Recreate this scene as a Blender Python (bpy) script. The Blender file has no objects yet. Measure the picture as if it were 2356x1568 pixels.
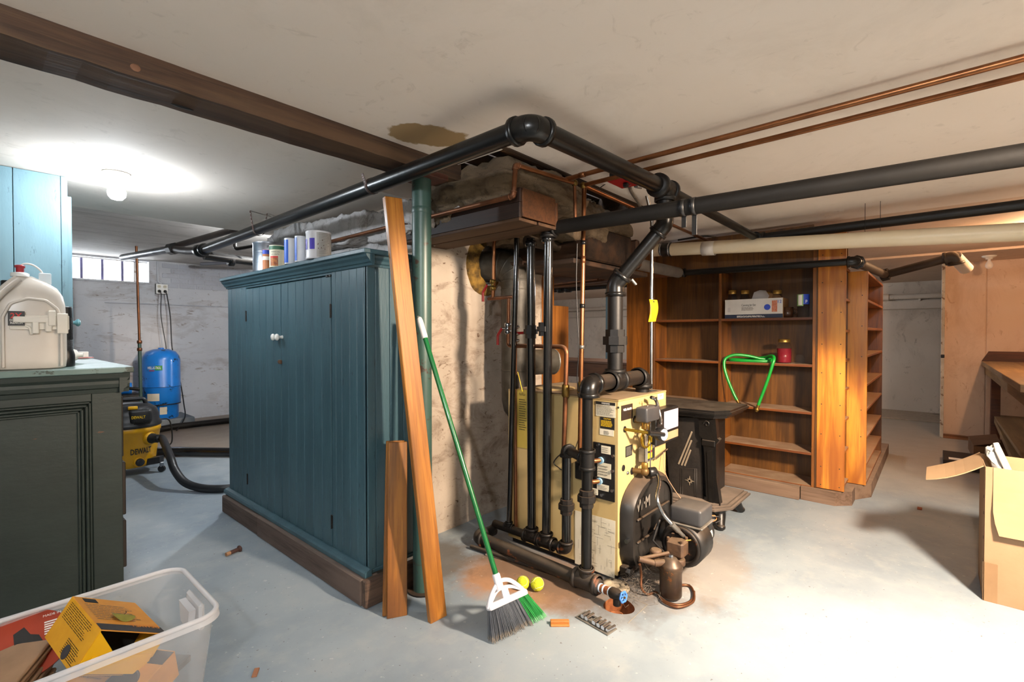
import bpy, bmesh, math, random
from mathutils import Vector, Matrix, noise
random.seed(7)
C = bpy.context.scene.collection
SC = bpy.context.scene
R = math.radians
# ------------------------------------------------------------------ camera
F_PX, W_PX, H_PX = 1112.0, 2356, 1568
YAW, PITCH, CAM = R(41.3), R(-0.87), Vector((0, 0, 1.3))
cd = bpy.data.cameras.new('camera'); cam = bpy.data.objects.new('camera', cd); C.objects.link(cam)
cd.sensor_width = 36; cd.lens = F_PX / W_PX * 36; cd.clip_start = .02; cd.clip_end = 80
cam.location = CAM; cam.rotation_euler = (R(90) + PITCH, 0, YAW - R(90))
SC.camera = cam
# ------------------------------------------------------------------ sky, lights, exposure
vs = SC.view_settings
vs.view_transform = 'Standard'; vs.look = 'None'; vs.gamma = 1; vs.use_curve_mapping = False
vs.exposure = 0.6
wd = bpy.data.worlds.new('world'); SC.world = wd; wd.use_nodes = True
bg = wd.node_tree.nodes['Background']; bg.inputs[0].default_value = (.86, .93, 1, 1); bg.inputs[1].default_value = 14.0
def spot(name, loc, to, watt, col, size, blend, rad):
    l = bpy.data.lights.new(name, 'SPOT'); l.energy = watt; l.color = col; l.spot_size = R(size); l.spot_blend = blend; l.shadow_soft_size = rad
    o = bpy.data.objects.new(name, l); C.objects.link(o); o.location = loc
    o.rotation_euler = (Vector(to) - Vector(loc)).to_track_quat('-Z', 'Y').to_euler(); return o
LAMP = Vector((1.8, -.9, 1.9)); LAMP_TO = Vector((2.05, .3, .0))
work_spot = spot('work_light_beam', LAMP, LAMP_TO, 800, (1, .79, .60), 117, .14, .13)
BULB_COOL = 270.0; BULB_CHIMNEY = 1200.0; BULB_WARM = 620.0; FILL_BULB_FAR = 1500.0; FILL_BULB_BACK = 10.0
# ------------------------------------------------------------------ mapping from the photograph's pixels to the place
_f = Vector((math.cos(YAW) * math.cos(PITCH), math.sin(YAW) * math.cos(PITCH), math.sin(PITCH)))
_r = _f.cross(Vector((0, 0, 1))).normalized(); _u = _r.cross(_f)
def P(px, py, x=None, y=None, z=None):
    v = _f + _r * ((px - 1178) / F_PX) - _u * ((py - 784) / F_PX)
    t = (z - CAM.z) / v.z if z is not None else x / v.x if x is not None else y / v.y
    return CAM + v * t
# ------------------------------------------------------------------ mesh building
V = Vector
def frame(d):
    d = V(d).normalized(); a = V((0, 0, 1)) if abs(d.z) < .9 else V((1, 0, 0))
    s = a.cross(d).normalized(); return s, d.cross(s), d
class MB:
    def __init__(self, T=None): self.v = []; self.f = []; self.s = []; self.T = T
    def add(self, vs, fs, sm=False):
        n = len(self.v)
        self.v += [self.T @ V(p) for p in vs] if self.T else [V(p) for p in vs]
        self.f += [[i + n for i in f] for f in fs]; self.s += [sm] * len(fs); return self
    def box(self, a, b, bev=0.0, seg=1):
        a, b = V(a), V(b)
        lo = V((min(a.x, b.x), min(a.y, b.y), min(a.z, b.z))); hi = V((max(a.x, b.x), max(a.y, b.y), max(a.z, b.z)))
        return self.obox((lo + hi) / 2, (hi - lo) / 2, bev=bev, seg=seg)
    def obox(self, c, h, ax=None, bev=0.0, seg=1):
        ax = ax or (V((1, 0, 0)), V((0, 1, 0)), V((0, 0, 1))); c = V(c)
        if bev <= 0:
            vs = [c + ax[0] * h[0] * i + ax[1] * h[1] * j + ax[2] * h[2] * k for i in (-1, 1) for j in (-1, 1) for k in (-1, 1)]
            return self.add(vs, [(0, 1, 3, 2), (4, 6, 7, 5), (0, 4, 5, 1), (2, 3, 7, 6), (0, 2, 6, 4), (1, 5, 7, 3)])
        bm = bmesh.new(); bmesh.ops.create_cube(bm, size=2)
        for w in bm.verts: w.co = V((w.co.x * h[0], w.co.y * h[1], w.co.z * h[2]))
        bmesh.ops.bevel(bm, geom=bm.edges[:], offset=min(bev, min(h) * .95), segments=seg, affect='EDGES', profile=.5)
        bm.verts.ensure_lookup_table(); bm.verts.index_update()
        self.add([c + ax[0] * w.co.x + ax[1] * w.co.y + ax[2] * w.co.z for w in bm.verts], [[w.index for w in q.verts] for q in bm.faces], seg > 1)
        bm.free(); return self
    def cyl(self, p0, p1, r0, r1=None, n=16, cap=True, sm=True, rot=0.0):
        p0, p1 = V(p0), V(p1); r1 = r0 if r1 is None else r1; s, t, d = frame(p1 - p0); vs = []
        for p, r in ((p0, r0), (p1, r1)):
            vs += [p + s * (r * math.cos(2 * math.pi * i / n + rot)) + t * (r * math.sin(2 * math.pi * i / n + rot)) for i in range(n)]
        self.add(vs, [(i, (i + 1) % n, (i + 1) % n + n, i + n) for i in range(n)], sm)
        if cap:
            self.add(vs[:n], [list(range(n))[::-1]]); self.add(vs[n:], [list(range(n))])
        return self
    def lathe(self, prof, o=(0, 0, 0), d=(0, 0, 1), n=20, sm=True, cap=True, a0=0.0):
        o = V(o); s, t, d = frame(d); vs = []
        for r, z in prof:
            vs += [o + d * z + s * (r * math.cos(2 * math.pi * i / n + a0)) + t * (r * math.sin(2 * math.pi * i / n + a0)) for i in range(n)]
        m = len(prof)
        self.add(vs, [(k * n + i, k * n + (i + 1) % n, (k + 1) * n + (i + 1) % n, (k + 1) * n + i) for k in range(m - 1) for i in range(n)], sm)
        if cap:
            if prof[0][0] > 1e-6: self.add(vs[:n], [list(range(n))[::-1]])
            if prof[-1][0] > 1e-6: self.add(vs[-n:], [list(range(n))])
        return self
    def tube(self, pts, r, n=10, fil=0.0, cap=True, closed=False, sm=True, fs=5):
        pts = [V(p) for p in pts]
        if fil > 0 and len(pts) > 2: pts = fillet(pts, fil, fs)
        m = len(pts); vs = []; rr = r if callable(r) else (lambda k: r)
        tan = []
        for i in range(m):
            a = pts[(i - 1) % m] if closed or i > 0 else pts[i]; b = pts[(i + 1) % m] if closed or i < m - 1 else pts[i]
            tan.append((b - a).normalized())
        s, t, d = frame(tan[0])
        for i in range(m):
            if i:
                q = tan[i - 1].rotation_difference(tan[i]); s = q @ s
            s = (s - tan[i] * s.dot(tan[i])).normalized(); t = tan[i].cross(s); q = rr(i)
            vs += [pts[i] + s * (q * math.cos(2 * math.pi * j / n)) + t * (q * math.sin(2 * math.pi * j / n)) for j in range(n)]
        K = m if closed else m - 1
        self.add(vs, [(k * n + i, k * n + (i + 1) % n, ((k + 1) % m) * n + (i + 1) % n, ((k + 1) % m) * n + i) for k in range(K) for i in range(n)], sm)
        if cap and not closed:
            self.add(vs[:n], [list(range(n))[::-1]]); self.add(vs[-n:], [list(range(n))])
        return self
    def prism(self, pts, d, sm=False):
        pts = [V(p) for p in pts]; d = V(d); n = len(pts)
        nrm = V((0, 0, 0))
        for i in range(n): nrm += (pts[i] - pts[0]).cross(pts[(i + 1) % n] - pts[0])
        if nrm.dot(d) > 0: pts = pts[::-1]
        self.add(pts + [p + d for p in pts], [list(range(n)), list(range(n, 2 * n))[::-1]] + [(i, i + n, (i + 1) % n + n, (i + 1) % n) for i in range(n)], sm); return self
    def ball(self, c, r, n=14, m=10, ax=None):
        r = (r, r, r) if not hasattr(r, '__len__') else r; ax = ax or (V((1, 0, 0)), V((0, 1, 0)), V((0, 0, 1))); c = V(c)
        vs = [c - ax[2] * r[2]]
        for k in range(1, m):
            a = math.pi * k / m
            vs += [c + ax[0] * (r[0] * math.sin(a) * math.cos(2 * math.pi * i / n)) + ax[1] * (r[1] * math.sin(a) * math.sin(2 * math.pi * i / n)) - ax[2] * (r[2] * math.cos(a)) for i in range(n)]
        vs.append(c + ax[2] * r[2]); L = len(vs) - 1
        fs = [(0, 1 + (i + 1) % n, 1 + i) for i in range(n)] + [(1 + k * n + i, 1 + k * n + (i + 1) % n, 1 + (k + 1) * n + (i + 1) % n, 1 + (k + 1) * n + i) for k in range(m - 2) for i in range(n)] + [(1 + (m - 2) * n + i, 1 + (m - 2) * n + (i + 1) % n, L) for i in range(n)]
        return self.add(vs, fs, True)
    def rock(self, c, h, ax=None, seed=0, amp=.12, n=6, bumpy=2.2):
        """a rough block: a subdivided box pushed about by noise"""
        ax = ax or (V((1, 0, 0)), V((0, 1, 0)), V((0, 0, 1))); c = V(c); bm = bmesh.new(); bmesh.ops.create_cube(bm, size=2)
        bmesh.ops.subdivide_edges(bm, edges=bm.edges[:], cuts=n, use_grid_fill=True)
        k = min(h)
        for w in bm.verts:
            p = w.co.copy(); q = p.normalized() * 1.25; p = p.lerp(q, .32)
            o = V((seed * 7.3, seed * 3.1, seed * 1.7)); x = V((p.x * h[0], p.y * h[1], p.z * h[2])) / k
            e = noise.noise_vector(x * bumpy * .4 + o) * amp * 1.5 + noise.noise_vector(x * bumpy * 1.3 + o) * amp * .7; rg = abs(noise.noise(x * bumpy * .9 + o * 2)) ; e = e - p.normalized() * (max(0, .16 - rg) * 1.6 * amp * 3) + noise.noise_vector(x * bumpy * 3.5 + o) * amp * .25
            w.co = V((p.x * h[0], p.y * h[1], p.z * h[2])) + e * k
        bm.verts.index_update()
        self.add([c + ax[0] * w.co.x + ax[1] * w.co.y + ax[2] * w.co.z for w in bm.verts], [[w.index for w in q.verts] for q in bm.faces], True); bm.free(); return self
def fillet(pts, rad, seg=5):
    out = [pts[0]]
    for i in range(1, len(pts) - 1):
        a, b, c = pts[i - 1], pts[i], pts[i + 1]; u = a - b; w = c - b; lu, lw = u.length, w.length; u.normalize(); w.normalize()
        ang = u.angle(w)
        if ang > 3.1: out.append(b); continue
        k = min(rad / math.tan(ang / 2), lu * .49, lw * .49); rr = k * math.tan(ang / 2); cen = b + (u + w).normalized() * (rr / math.sin(ang / 2))
        p0, p1 = b + u * k, b + w * k; q = (p0 - cen).rotation_difference(p1 - cen)
        for s in range(seg + 1):
            out.append(cen + Matrix.Rotation(q.angle * s / seg, 3, q.axis) @ (p0 - cen))
    out.append(pts[-1]); return out
def smooth_path(pts, k=6):
    pts = [V(p) for p in pts]; q = [pts[0] * 2 - pts[1]] + pts + [pts[-1] * 2 - pts[-2]]; out = []
    for i in range(1, len(q) - 2):
        a, b, c, d = q[i - 1], q[i], q[i + 1], q[i + 2]
        for s in range(k):
            t = s / k; out.append(.5 * ((2 * b) + (c - a) * t + (2 * a - 5 * b + 4 * c - d) * t * t + (3 * b - a - 3 * c + d) * t ** 3))
    out.append(pts[-1]); return out
WM = {}
def thing(name, label, cat, loc=(0, 0, 0), rot=(0, 0, 0), group=None):
    o = bpy.data.objects.new(name, None); C.objects.link(o); o.empty_display_size = .05
    o.location = loc; o.rotation_euler = rot
    WM[o] = Matrix.LocRotScale(V(loc), __import__('mathutils').Euler(rot), None)
    o['label'] = label; o['category'] = cat
    if group: o['group'] = group
    return o
def part(mb, name, mat, parent=None, label=None, stuff=False):
    me = bpy.data.meshes.new(name); inv = WM[parent].inverted() if parent else None
    me.from_pydata([tuple(inv @ p) if inv else tuple(p) for p in mb.v], [], mb.f); me.polygons.foreach_set('use_smooth', mb.s); me.update()
    me.materials.append(mat)
    o = bpy.data.objects.new(name, me); C.objects.link(o); o.parent = parent; WM[o] = WM[parent] if parent else Matrix()
    if label: o['label'] = label
    if stuff: o['kind'] = 'stuff'
    return o
def solo(mb, name, mat, label, cat, loc=None, group=None, kind=None):
    """a thing that is one mesh"""
    loc = V(loc) if loc is not None else V((0, 0, 0)); me = bpy.data.meshes.new(name)
    me.from_pydata([tuple(p - loc) for p in mb.v], [], mb.f); me.polygons.foreach_set('use_smooth', mb.s); me.update(); me.materials.append(mat)
    o = bpy.data.objects.new(name, me); C.objects.link(o); o.location = loc; WM[o] = Matrix.Translation(loc)
    if label: o['label'] = label
    if cat: o['category'] = cat
    if group: o['group'] = group
    if kind: o['kind'] = kind
    return o
def struct(mb, name, mat, label=None, loc=None): return solo(mb, name, mat, label, None, loc, kind='structure')
def copy_tree(o, loc=None, rot=None, label=None, parent=None):
    c = o.copy(); C.objects.link(c); c.parent = parent
    if loc is not None: c.location = loc
    if rot is not None: c.rotation_euler = rot
    if label: c['label'] = label
    for ch in list(o.children): copy_tree(ch, parent=c)
    return c
def text(s, h, o, u, w, mat, parent, name='lettering', width=None, ext=.0004, shear=0.0, bold=0.0):
    """flat print: o is the lower left corner, u the writing direction, w up, h the letter height"""
    cu = bpy.data.curves.new('t', 'FONT'); cu.body = s; cu.size = 1; cu.resolution_u = 2; cu.shear = shear; cu.offset = bold; cu.extrude = 0
    ob = bpy.data.objects.new('t', cu); me = bpy.data.meshes.new_from_object(ob)
    vs = [q.co.copy() for q in me.vertices]; fs = [list(q.vertices) for q in me.polygons]; bpy.data.objects.remove(ob); bpy.data.curves.remove(cu); bpy.data.meshes.remove(me)
    if not vs: return None
    x0 = min(q.x for q in vs); x1 = max(q.x for q in vs); u, w = V(u).normalized(), V(w).normalized(); nn = u.cross(w); k = h / .72
    kx = k if not width else width / (x1 - x0)
    mb = MB(); mb.add([V(o) + u * ((q.x - x0) * kx) + w * (q.y * k) + nn * ext for q in vs], fs)
    return part(mb, name, mat, parent)
def lines_of_print(o, u, w, wid, hei, n, mat, parent, name='printed_lines', frac=.5, ext=.0005, ragged=.25):
    """small print too fine to read: rows of short dashes"""
    mb = MB(); u, w = V(u).normalized(), V(w).normalized(); nn = u.cross(w) * ext; rr = random.Random(n * 31 + int(wid * 1000)); n = max(n, 3)
    for i in range(n):
        y = hei - (i + .5) * hei / n; hh = hei / n * frac / 2; x = 0; end = wid * (1 - rr.random() * ragged)
        while x < end:
            l = min(end - x, wid * (.05 + .12 * rr.random()))
            a = V(o) + u * x + w * (y - hh) + nn; mb.add([a, a + u * l, a + u * l + w * 2 * hh, a + w * 2 * hh], [(0, 1, 2, 3)]); x += l + wid * .018
    return part(mb, name, mat, parent, stuff=True)
def sheet(o, u, w, wid, hei, t=.001):
    u, w = V(u).normalized(), V(w).normalized(); nn = u.cross(w)
    return MB().obox(V(o) + u * wid / 2 + w * hei / 2 + nn * t / 2, (wid / 2, hei / 2, t / 2), (u, w, nn))
# ------------------------------------------------------------------ materials
def lin(h):
    h = h.lstrip('#'); c = [int(h[i:i + 2], 16) / 255 for i in (0, 2, 4)]
    return tuple(x / 12.92 if x <= .04045 else ((x + .055) / 1.055) ** 2.4 for x in c) + (1,)
class NT:
    def __init__(self, name):
        self.m = bpy.data.materials.new(name); self.m.use_nodes = True; self.t = self.m.node_tree; self.n = self.t.nodes; self.l = self.t.links
        self.b = self.n['Principled BSDF']; self.tc = self.n.new('ShaderNodeTexCoord')
    def node(self, kind, **k):
        x = self.n.new('ShaderNode' + kind)
        for a, v in k.items(): setattr(x, a, v)
        return x
    def link(self, a, b): self.l.new(a, b)
    def coords(self, scale=(1, 1, 1), rot=(0, 0, 0), loc=(0, 0, 0), src='Object'):
        mp = self.node('Mapping'); self.link(self.tc.outputs[src], mp.inputs[0])
        mp.inputs['Scale'].default_value = scale; mp.inputs['Rotation'].default_value = rot; mp.inputs['Location'].default_value = loc; return mp.outputs[0]
    def noise(self, vec, scale, detail=4, rough=.55, dist=0.0):
        x = self.node('TexNoise'); self.link(vec, x.inputs['Vector']); x.inputs['Scale'].default_value = scale; x.inputs['Detail'].default_value = detail; x.inputs['Roughness'].default_value = rough; x.inputs['Distortion'].default_value = dist; return x.outputs[0]
    def ramp(self, fac, a, b):
        x = self.node('MapRange'); x.inputs['From Min'].default_value = a; x.inputs['From Max'].default_value = b; x.clamp = True; self.link(fac, x.inputs[0]); return x.outputs[0]
    def mix(self, fac, a, b):
        x = self.node('Mix', data_type='RGBA')
        for v, i in ((fac, 0), (a, 6), (b, 7)):
            if hasattr(v, 'links') or hasattr(v, 'is_output'): self.link(v, x.inputs[i])
            else: x.inputs[i].default_value = v
        return x.outputs[2]
    def math(self, op, a, b=0.0):
        x = self.node('Math', operation=op)
        for v, i in ((a, 0), (b, 1)):
            if hasattr(v, 'is_output'): self.link(v, x.inputs[i])
            else: x.inputs[i].default_value = v
        return x.outputs[0]
    def bump(self, h, strength, dist=.01):
        x = self.node('Bump'); x.inputs['Strength'].default_value = strength; x.inputs['Distance'].default_value = dist; self.link(h, x.inputs['Height']); self.link(x.outputs[0], self.b.inputs['Normal']); return x
    def dust(self, col, amount, colour='#8d8170', scale=9):
        g = self.node('NewGeometry'); s = self.node('SeparateXYZ'); self.link(g.outputs['Normal'], s.inputs[0])
        nz = self.ramp(s.outputs[2], .35, .95); k = self.ramp(self.noise(self.coords(), scale, 5), .3, .62)
        fac = self.math('MULTIPLY', self.math('MULTIPLY', nz, self.math('ADD', self.math('MULTIPLY', k, .5), .5)), amount)
        return self.mix(fac, col, lin(colour)), fac
MATS = {}
def paint(name, c1, c2=None, rough=.5, metal=0.0, scale=6, stretch=(1, 1, 1), bump=0.0, bscale=60, dust=0.0, dustc='#8d8170', chips=0.0, chipc='#7a5a3c', lo=.35, hi=.65, spec=.5, alpha=1.0, trans=0.0, coat=0.0, chipscale=14):
    if name in MATS: return MATS[name]
    t = NT(name); vec = t.coords(stretch)
    col = t.mix(t.ramp(t.noise(vec, scale, 5), lo, hi), lin(c1), lin(c2 or c1))
    if chips:
        k = t.ramp(t.noise(t.coords(stretch), chipscale, 6, .7), (.75 - chips * .5), (.75 - chips * .5) + .03); col = t.mix(k, col, lin(chipc))
    if dust:
        col, fac = t.dust(col, dust, dustc); rr = t.math('ADD', t.math('MULTIPLY', fac, .9 - rough), rough); t.link(rr, t.b.inputs['Roughness'])
        if metal: t.link(t.math('MULTIPLY', t.math('SUBTRACT', 1.0, fac), metal), t.b.inputs['Metallic'])
    else: t.b.inputs['Roughness'].default_value = rough; t.b.inputs['Metallic'].default_value = metal
    t.link(col, t.b.inputs['Base Color'])
    if not dust: t.b.inputs['Metallic'].default_value = metal
    t.b.inputs['Specular IOR Level'].default_value = spec
    if coat: t.b.inputs['Coat Weight'].default_value = coat
    if alpha < 1: t.b.inputs['Alpha'].default_value = alpha
    if trans: t.b.inputs['Transmission Weight'].default_value = trans; t.b.inputs['IOR'].default_value = 1.45
    if bump: t.bump(t.noise(vec, bscale, 4), bump)
    MATS[name] = t.m; return t.m
def wood(name, c1, c2, c3=None, axis='z', rough=.45, grain=1.0, dust=0.0, dustc='#a08a72', knots=0.0, bump=.15, seed=0.0, coat=0.0):
    """boards: long streaks along one axis, with broader figure and dark veins"""
    if name in MATS: return MATS[name]
    t = NT(name); s = {'x': (1.5, 34, 34), 'y': (34, 1.5, 34), 'z': (34, 34, 1.5)}[axis]
    oi = t.node('ObjectInfo'); off = t.node('VectorMath', operation='ADD'); sc = t.node('VectorMath', operation='SCALE')
    cmb = t.node('CombineXYZ'); t.link(oi.outputs['Random'], cmb.inputs[0]); t.link(oi.outputs['Random'], cmb.inputs[1]); t.link(oi.outputs['Random'], cmb.inputs[2])
    t.link(cmb.outputs[0], sc.inputs[0]); sc.inputs['Scale'].default_value = 13.0
    t.link(t.tc.outputs['Object'], off.inputs[0]); t.link(sc.outputs[0], off.inputs[1])
    mp = t.node('Mapping'); t.link(off.outputs[0], mp.inputs[0]); mp.inputs['Scale'].default_value = tuple(q * grain for q in s); mp.inputs['Location'].default_value = (seed, seed * 2, seed * 3)
    n1 = t.noise(mp.outputs[0], 1.0, 6, .6, 1.2); n2 = t.noise(mp.outputs[0], 5.0, 4, .6)
    big = t.node('Mapping'); t.link(off.outputs[0], big.inputs[0]); big.inputs['Scale'].default_value = {'x': (1.1, 8, 8), 'y': (8, 1.1, 8), 'z': (8, 8, 1.1)}[axis]
    n3 = t.noise(big.outputs[0], 1.0, 3, .5, .6)
    col = t.mix(t.ramp(n1, .40, .60), lin(c1), lin(c2)); col = t.mix(t.math('MULTIPLY', t.ramp(n3, .46, .64), .8), col, lin(c3 or c2)); col = t.mix(t.math('MULTIPLY', t.ramp(n2, .52, .66), .4), col, lin(c3 or c2))
    t.b.inputs['Roughness'].default_value = rough
    if dust:
        col, fac = t.dust(col, dust, dustc); t.link(t.math('ADD', t.math('MULTIPLY', fac, .9 - rough), rough), t.b.inputs['Roughness'])
    t.link(col, t.b.inputs['Base Color'])
    if coat: t.b.inputs['Coat Weight'].default_value = coat; t.b.inputs['Coat Roughness'].default_value = .25
    if bump: t.bump(n1, bump, .002)
    MATS[name] = t.m; return t.m
def glow(name, col, strength):
    if name in MATS: return MATS[name]
    m = bpy.data.materials.new(name); m.use_nodes = True; b = m.node_tree.nodes['Principled BSDF']
    b.inputs['Base Color'].default_value = (1, 1, 1, 1); b.inputs['Emission Color'].default_value = col; b.inputs['Emission Strength'].default_value = strength
    MATS[name] = m; return m
def glassy(name, col, alpha_mix=.75, rough=.08, tint=(1, 1, 1, 1)):
    """thin clear glass or plastic: part transparent, part surface"""
    if name in MATS: return MATS[name]
    m = bpy.data.materials.new(name); m.use_nodes = True; n = m.node_tree.nodes; l = m.node_tree.links; b = n['Principled BSDF']
    b.inputs['Base Color'].default_value = col; b.inputs['Roughness'].default_value = rough
    tr = n.new('ShaderNodeBsdfTransparent'); tr.inputs[0].default_value = tint; mx = n.new('ShaderNodeMixShader'); mx.inputs[0].default_value = alpha_mix
    l.new(b.outputs[0], mx.inputs[1]); l.new(tr.outputs[0], mx.inputs[2]); l.new(mx.outputs[0], n['Material Output'].inputs[0]); MATS[name] = m; return m
IRON = paint('black_iron', '#0b0a0a', '#121110', .30, 0, 5, dust=.22, dustc='#3a322a', bump=.05, spec=.4)
IRON_RUST = paint('rusty_black_iron', '#131110', '#1e1814', .45, 0, 9, dust=.55, dustc='#54473a', chips=.3, chipc='#5a3018', bump=.1, spec=.35)
IRON_GLOSS = paint('glossy_black_pipe', '#0b0b0c', '#141415', .18, 0, 4, coat=.3)
IRON_DULL = paint('dull_black_pipe', '#0c0b0b', '#141211', .48, 0, 7, dust=.25, dustc='#332c24', bump=.06, spec=.35)
COPPER = paint('copper', '#96633f', '#6b4229', .34, .9, 8, lo=.3, hi=.75, dust=.25, dustc='#6b4a34')
COPPER_DARK = paint('tarnished_copper', '#6d4732', '#8a5a3c', .45, .8, 10, dust=.5)
BRASS = paint('brass', '#8f7238', '#6b5226', .42, .85, 12)
GALV = paint('galvanised_steel', '#8d8b86', '#6f6c66', .42, .7, 22, dust=.4, bump=.05)
STEEL = paint('bright_steel', '#b9bcc0', '#9a9da2', .25, 1.0, 12)
CHROME = paint('chrome', '#d8d9e0', '#c4c6d0', .12, 1.0, 6)
WHITE = paint('white_plastic', '#e6e4df', '#dcd9d2', .35)
PAPER = paint('paper_label', '#d8d2c0', '#c9c1ab', .7)
BLACK = paint('black_plastic', '#121213', '#1a1a1b', .4)
PRINT_BLACK = paint('black_print', '#1c1b1a', '#1c1b1a', .6)
PRINT_GREY = paint('grey_print', '#6b675e', '#6b675e', .6)
PRINT_WHITE = paint('white_print', '#efece4', '#efece4', .6)
PRINT_YELLOW = paint('yellow_print', '#f0c61c', '#f0c61c', .5)
PRINT_RED = paint('red_print', '#c22a22', '#c22a22', .5)
PRINT_BLUE = paint('blue_print', '#2748b8', '#2748b8', .5)
PRINT_GREEN = paint('green_print', '#2f8f3c', '#2f8f3c', .5)
PRINT_ORANGE = paint('orange_print', '#d8862a', '#d8862a', .5)
# ================================================================== the setting
def floor_material():
    t = NT('painted_concrete_floor'); v = t.coords()
    col = t.mix(t.ramp(t.noise(v, 1.3, 6), .42, .6), lin('#828f99'), lin('#95a0a7'))
    col = t.mix(t.math('MULTIPLY', t.ramp(t.noise(v, 7, 6, .65), .5, .72), .45), col, lin('#a9adac'))
    s = t.node('SeparateXYZ'); t.link(v, s.inputs[0]); X, Y = s.outputs[0], s.outputs[1]; wob = t.math('MULTIPLY', t.math('SUBTRACT', t.noise(v, 1.6, 5), .5), 1.2)
    # worn paint towards the back rooms
    col = t.mix(t.math('MULTIPLY', t.ramp(t.math('ADD', X, wob), 4.6, 6.4), .85), col, lin('#a89c8b'))
    fine = t.math('MULTIPLY', t.math('SUBTRACT', t.noise(v, 5, 4), .5), .12)
    brown = t.math('MULTIPLY', t.ramp(t.math('ADD', Y, fine), 5.99, 6.03), t.ramp(t.math('ADD', X, fine), 1.18, 1.24)); col = t.mix(brown, col, lin('#8d8073'))
    def blob(cx, cy, rx, ry, ang, n=4.0, w=.35):
        mp = t.node('Mapping'); mp.vector_type = 'TEXTURE'; t.link(v, mp.inputs[0]); mp.inputs['Location'].default_value = (cx, cy, 0); mp.inputs['Rotation'].default_value = (0, 0, ang); mp.inputs['Scale'].default_value = (rx, ry, 1)
        l = t.node('VectorMath', operation='LENGTH'); t.link(mp.outputs[0], l.inputs[0]); k = t.math('MULTIPLY', t.math('SUBTRACT', t.noise(v, n, 5, .65), .5), 1.1)
        return t.ramp(t.math('SUBTRACT', 1.0, t.math('ADD', l.outputs[1], k)), 0, w)
    a = P(1215, 1330, z=0); b = P(1330, 1310, z=0)
    col = t.mix(t.math('MULTIPLY', blob(a.x, a.y, .3, .46, R(20)), .8), col, lin('#b07c4c'))
    col = t.mix(t.math('MULTIPLY', blob(2.25, 1.55, .5, .8, 0), .7), col, lin('#5e5247'))
    col = t.mix(t.math('MULTIPLY', blob(2.75, 1.0, .55, .3, R(10), 7), .35), col, lin('#a0825c'))
    col = t.mix(t.math('MULTIPLY', blob(1.75, 2.2, .3, .35, 0), .7), col, lin('#5f564b'))
    col = t.mix(t.ramp(t.noise(v, 55, 3, .6), .68, .72), col, lin('#5d5a55'))
    col = t.mix(t.math('MULTIPLY', t.ramp(t.noise(v, 38, 2, .5), .69, .73), .3), col, lin('#d6d6d2'))
    t.link(col, t.b.inputs['Base Color']); t.link(t.math('ADD', t.math('MULTIPLY', t.noise(v, 6, 4), .3), .36), t.b.inputs['Roughness'])
    t.bump(t.noise(v, 26, 6, .7), .12, .004); return t.m
FX0, FX1, FY0, FY1 = -1.25, 10.55, -2.35, 8.6
DR = P(1424, 1393, z=0); DRR = .072
def build_floor():
    mb = MB(); q = .12; xs = (FX0, DR.x - q, DR.x + q, FX1); ys = (FY0, DR.y - q, DR.y + q, FY1)
    for i in range(3):
        for j in range(3):
            if i == 1 and j == 1: continue
            mb.add([(xs[i], ys[j], 0), (xs[i + 1], ys[j], 0), (xs[i + 1], ys[j + 1], 0), (xs[i], ys[j + 1], 0)], [(0, 1, 2, 3)])
    n = 32; ring = []; out = []
    for i in range(n):
        a = 2 * math.pi * i / n; c, s = math.cos(a), math.sin(a); k = q / max(abs(c), abs(s)); w = DRR * (1 + .06 * math.sin(3 * a))
        ring.append((DR.x + c * w, DR.y + s * w, 0)); out.append((DR.x + c * k, DR.y + s * k, 0))
    mb.add(ring + out, [(i, i + n, (i + 1) % n + n, (i + 1) % n) for i in range(n)])
    fl = struct(mb, 'floor', floor_material(), 'blue grey painted concrete floor with worn patches and rust stains')
    rust = paint('rust', '#6f3c1c', '#8a5228', .85, 0, 30, bump=.3)
    part(MB().lathe([(.035, -.12), (.035, -.04), (.03, -.04), (.03, -.12)], DR + V((-.012, .008, 0)), n=20, cap=False), 'drain_pipe', rust, fl)
    low = [(x, y, -.12) for x, y, _ in ring]; part(MB().add(ring + low, [(i, (i + 1) % n, (i + 1) % n + n, i + n) for i in range(n)]).add(low, [list(range(n))]), 'drain_pit', rust, fl)
    part(MB().box(DR + V((-.1, -.1, .0002)), DR + V((.1, -.098, .002))).box(DR + V((.098, -.1, .0002)), DR + V((.1, .1, .002))), 'slab_joint', paint('joint_dirt', '#7a7469', '#8a8478', .9), fl)
    return fl
FLOOR = build_floor()
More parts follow.
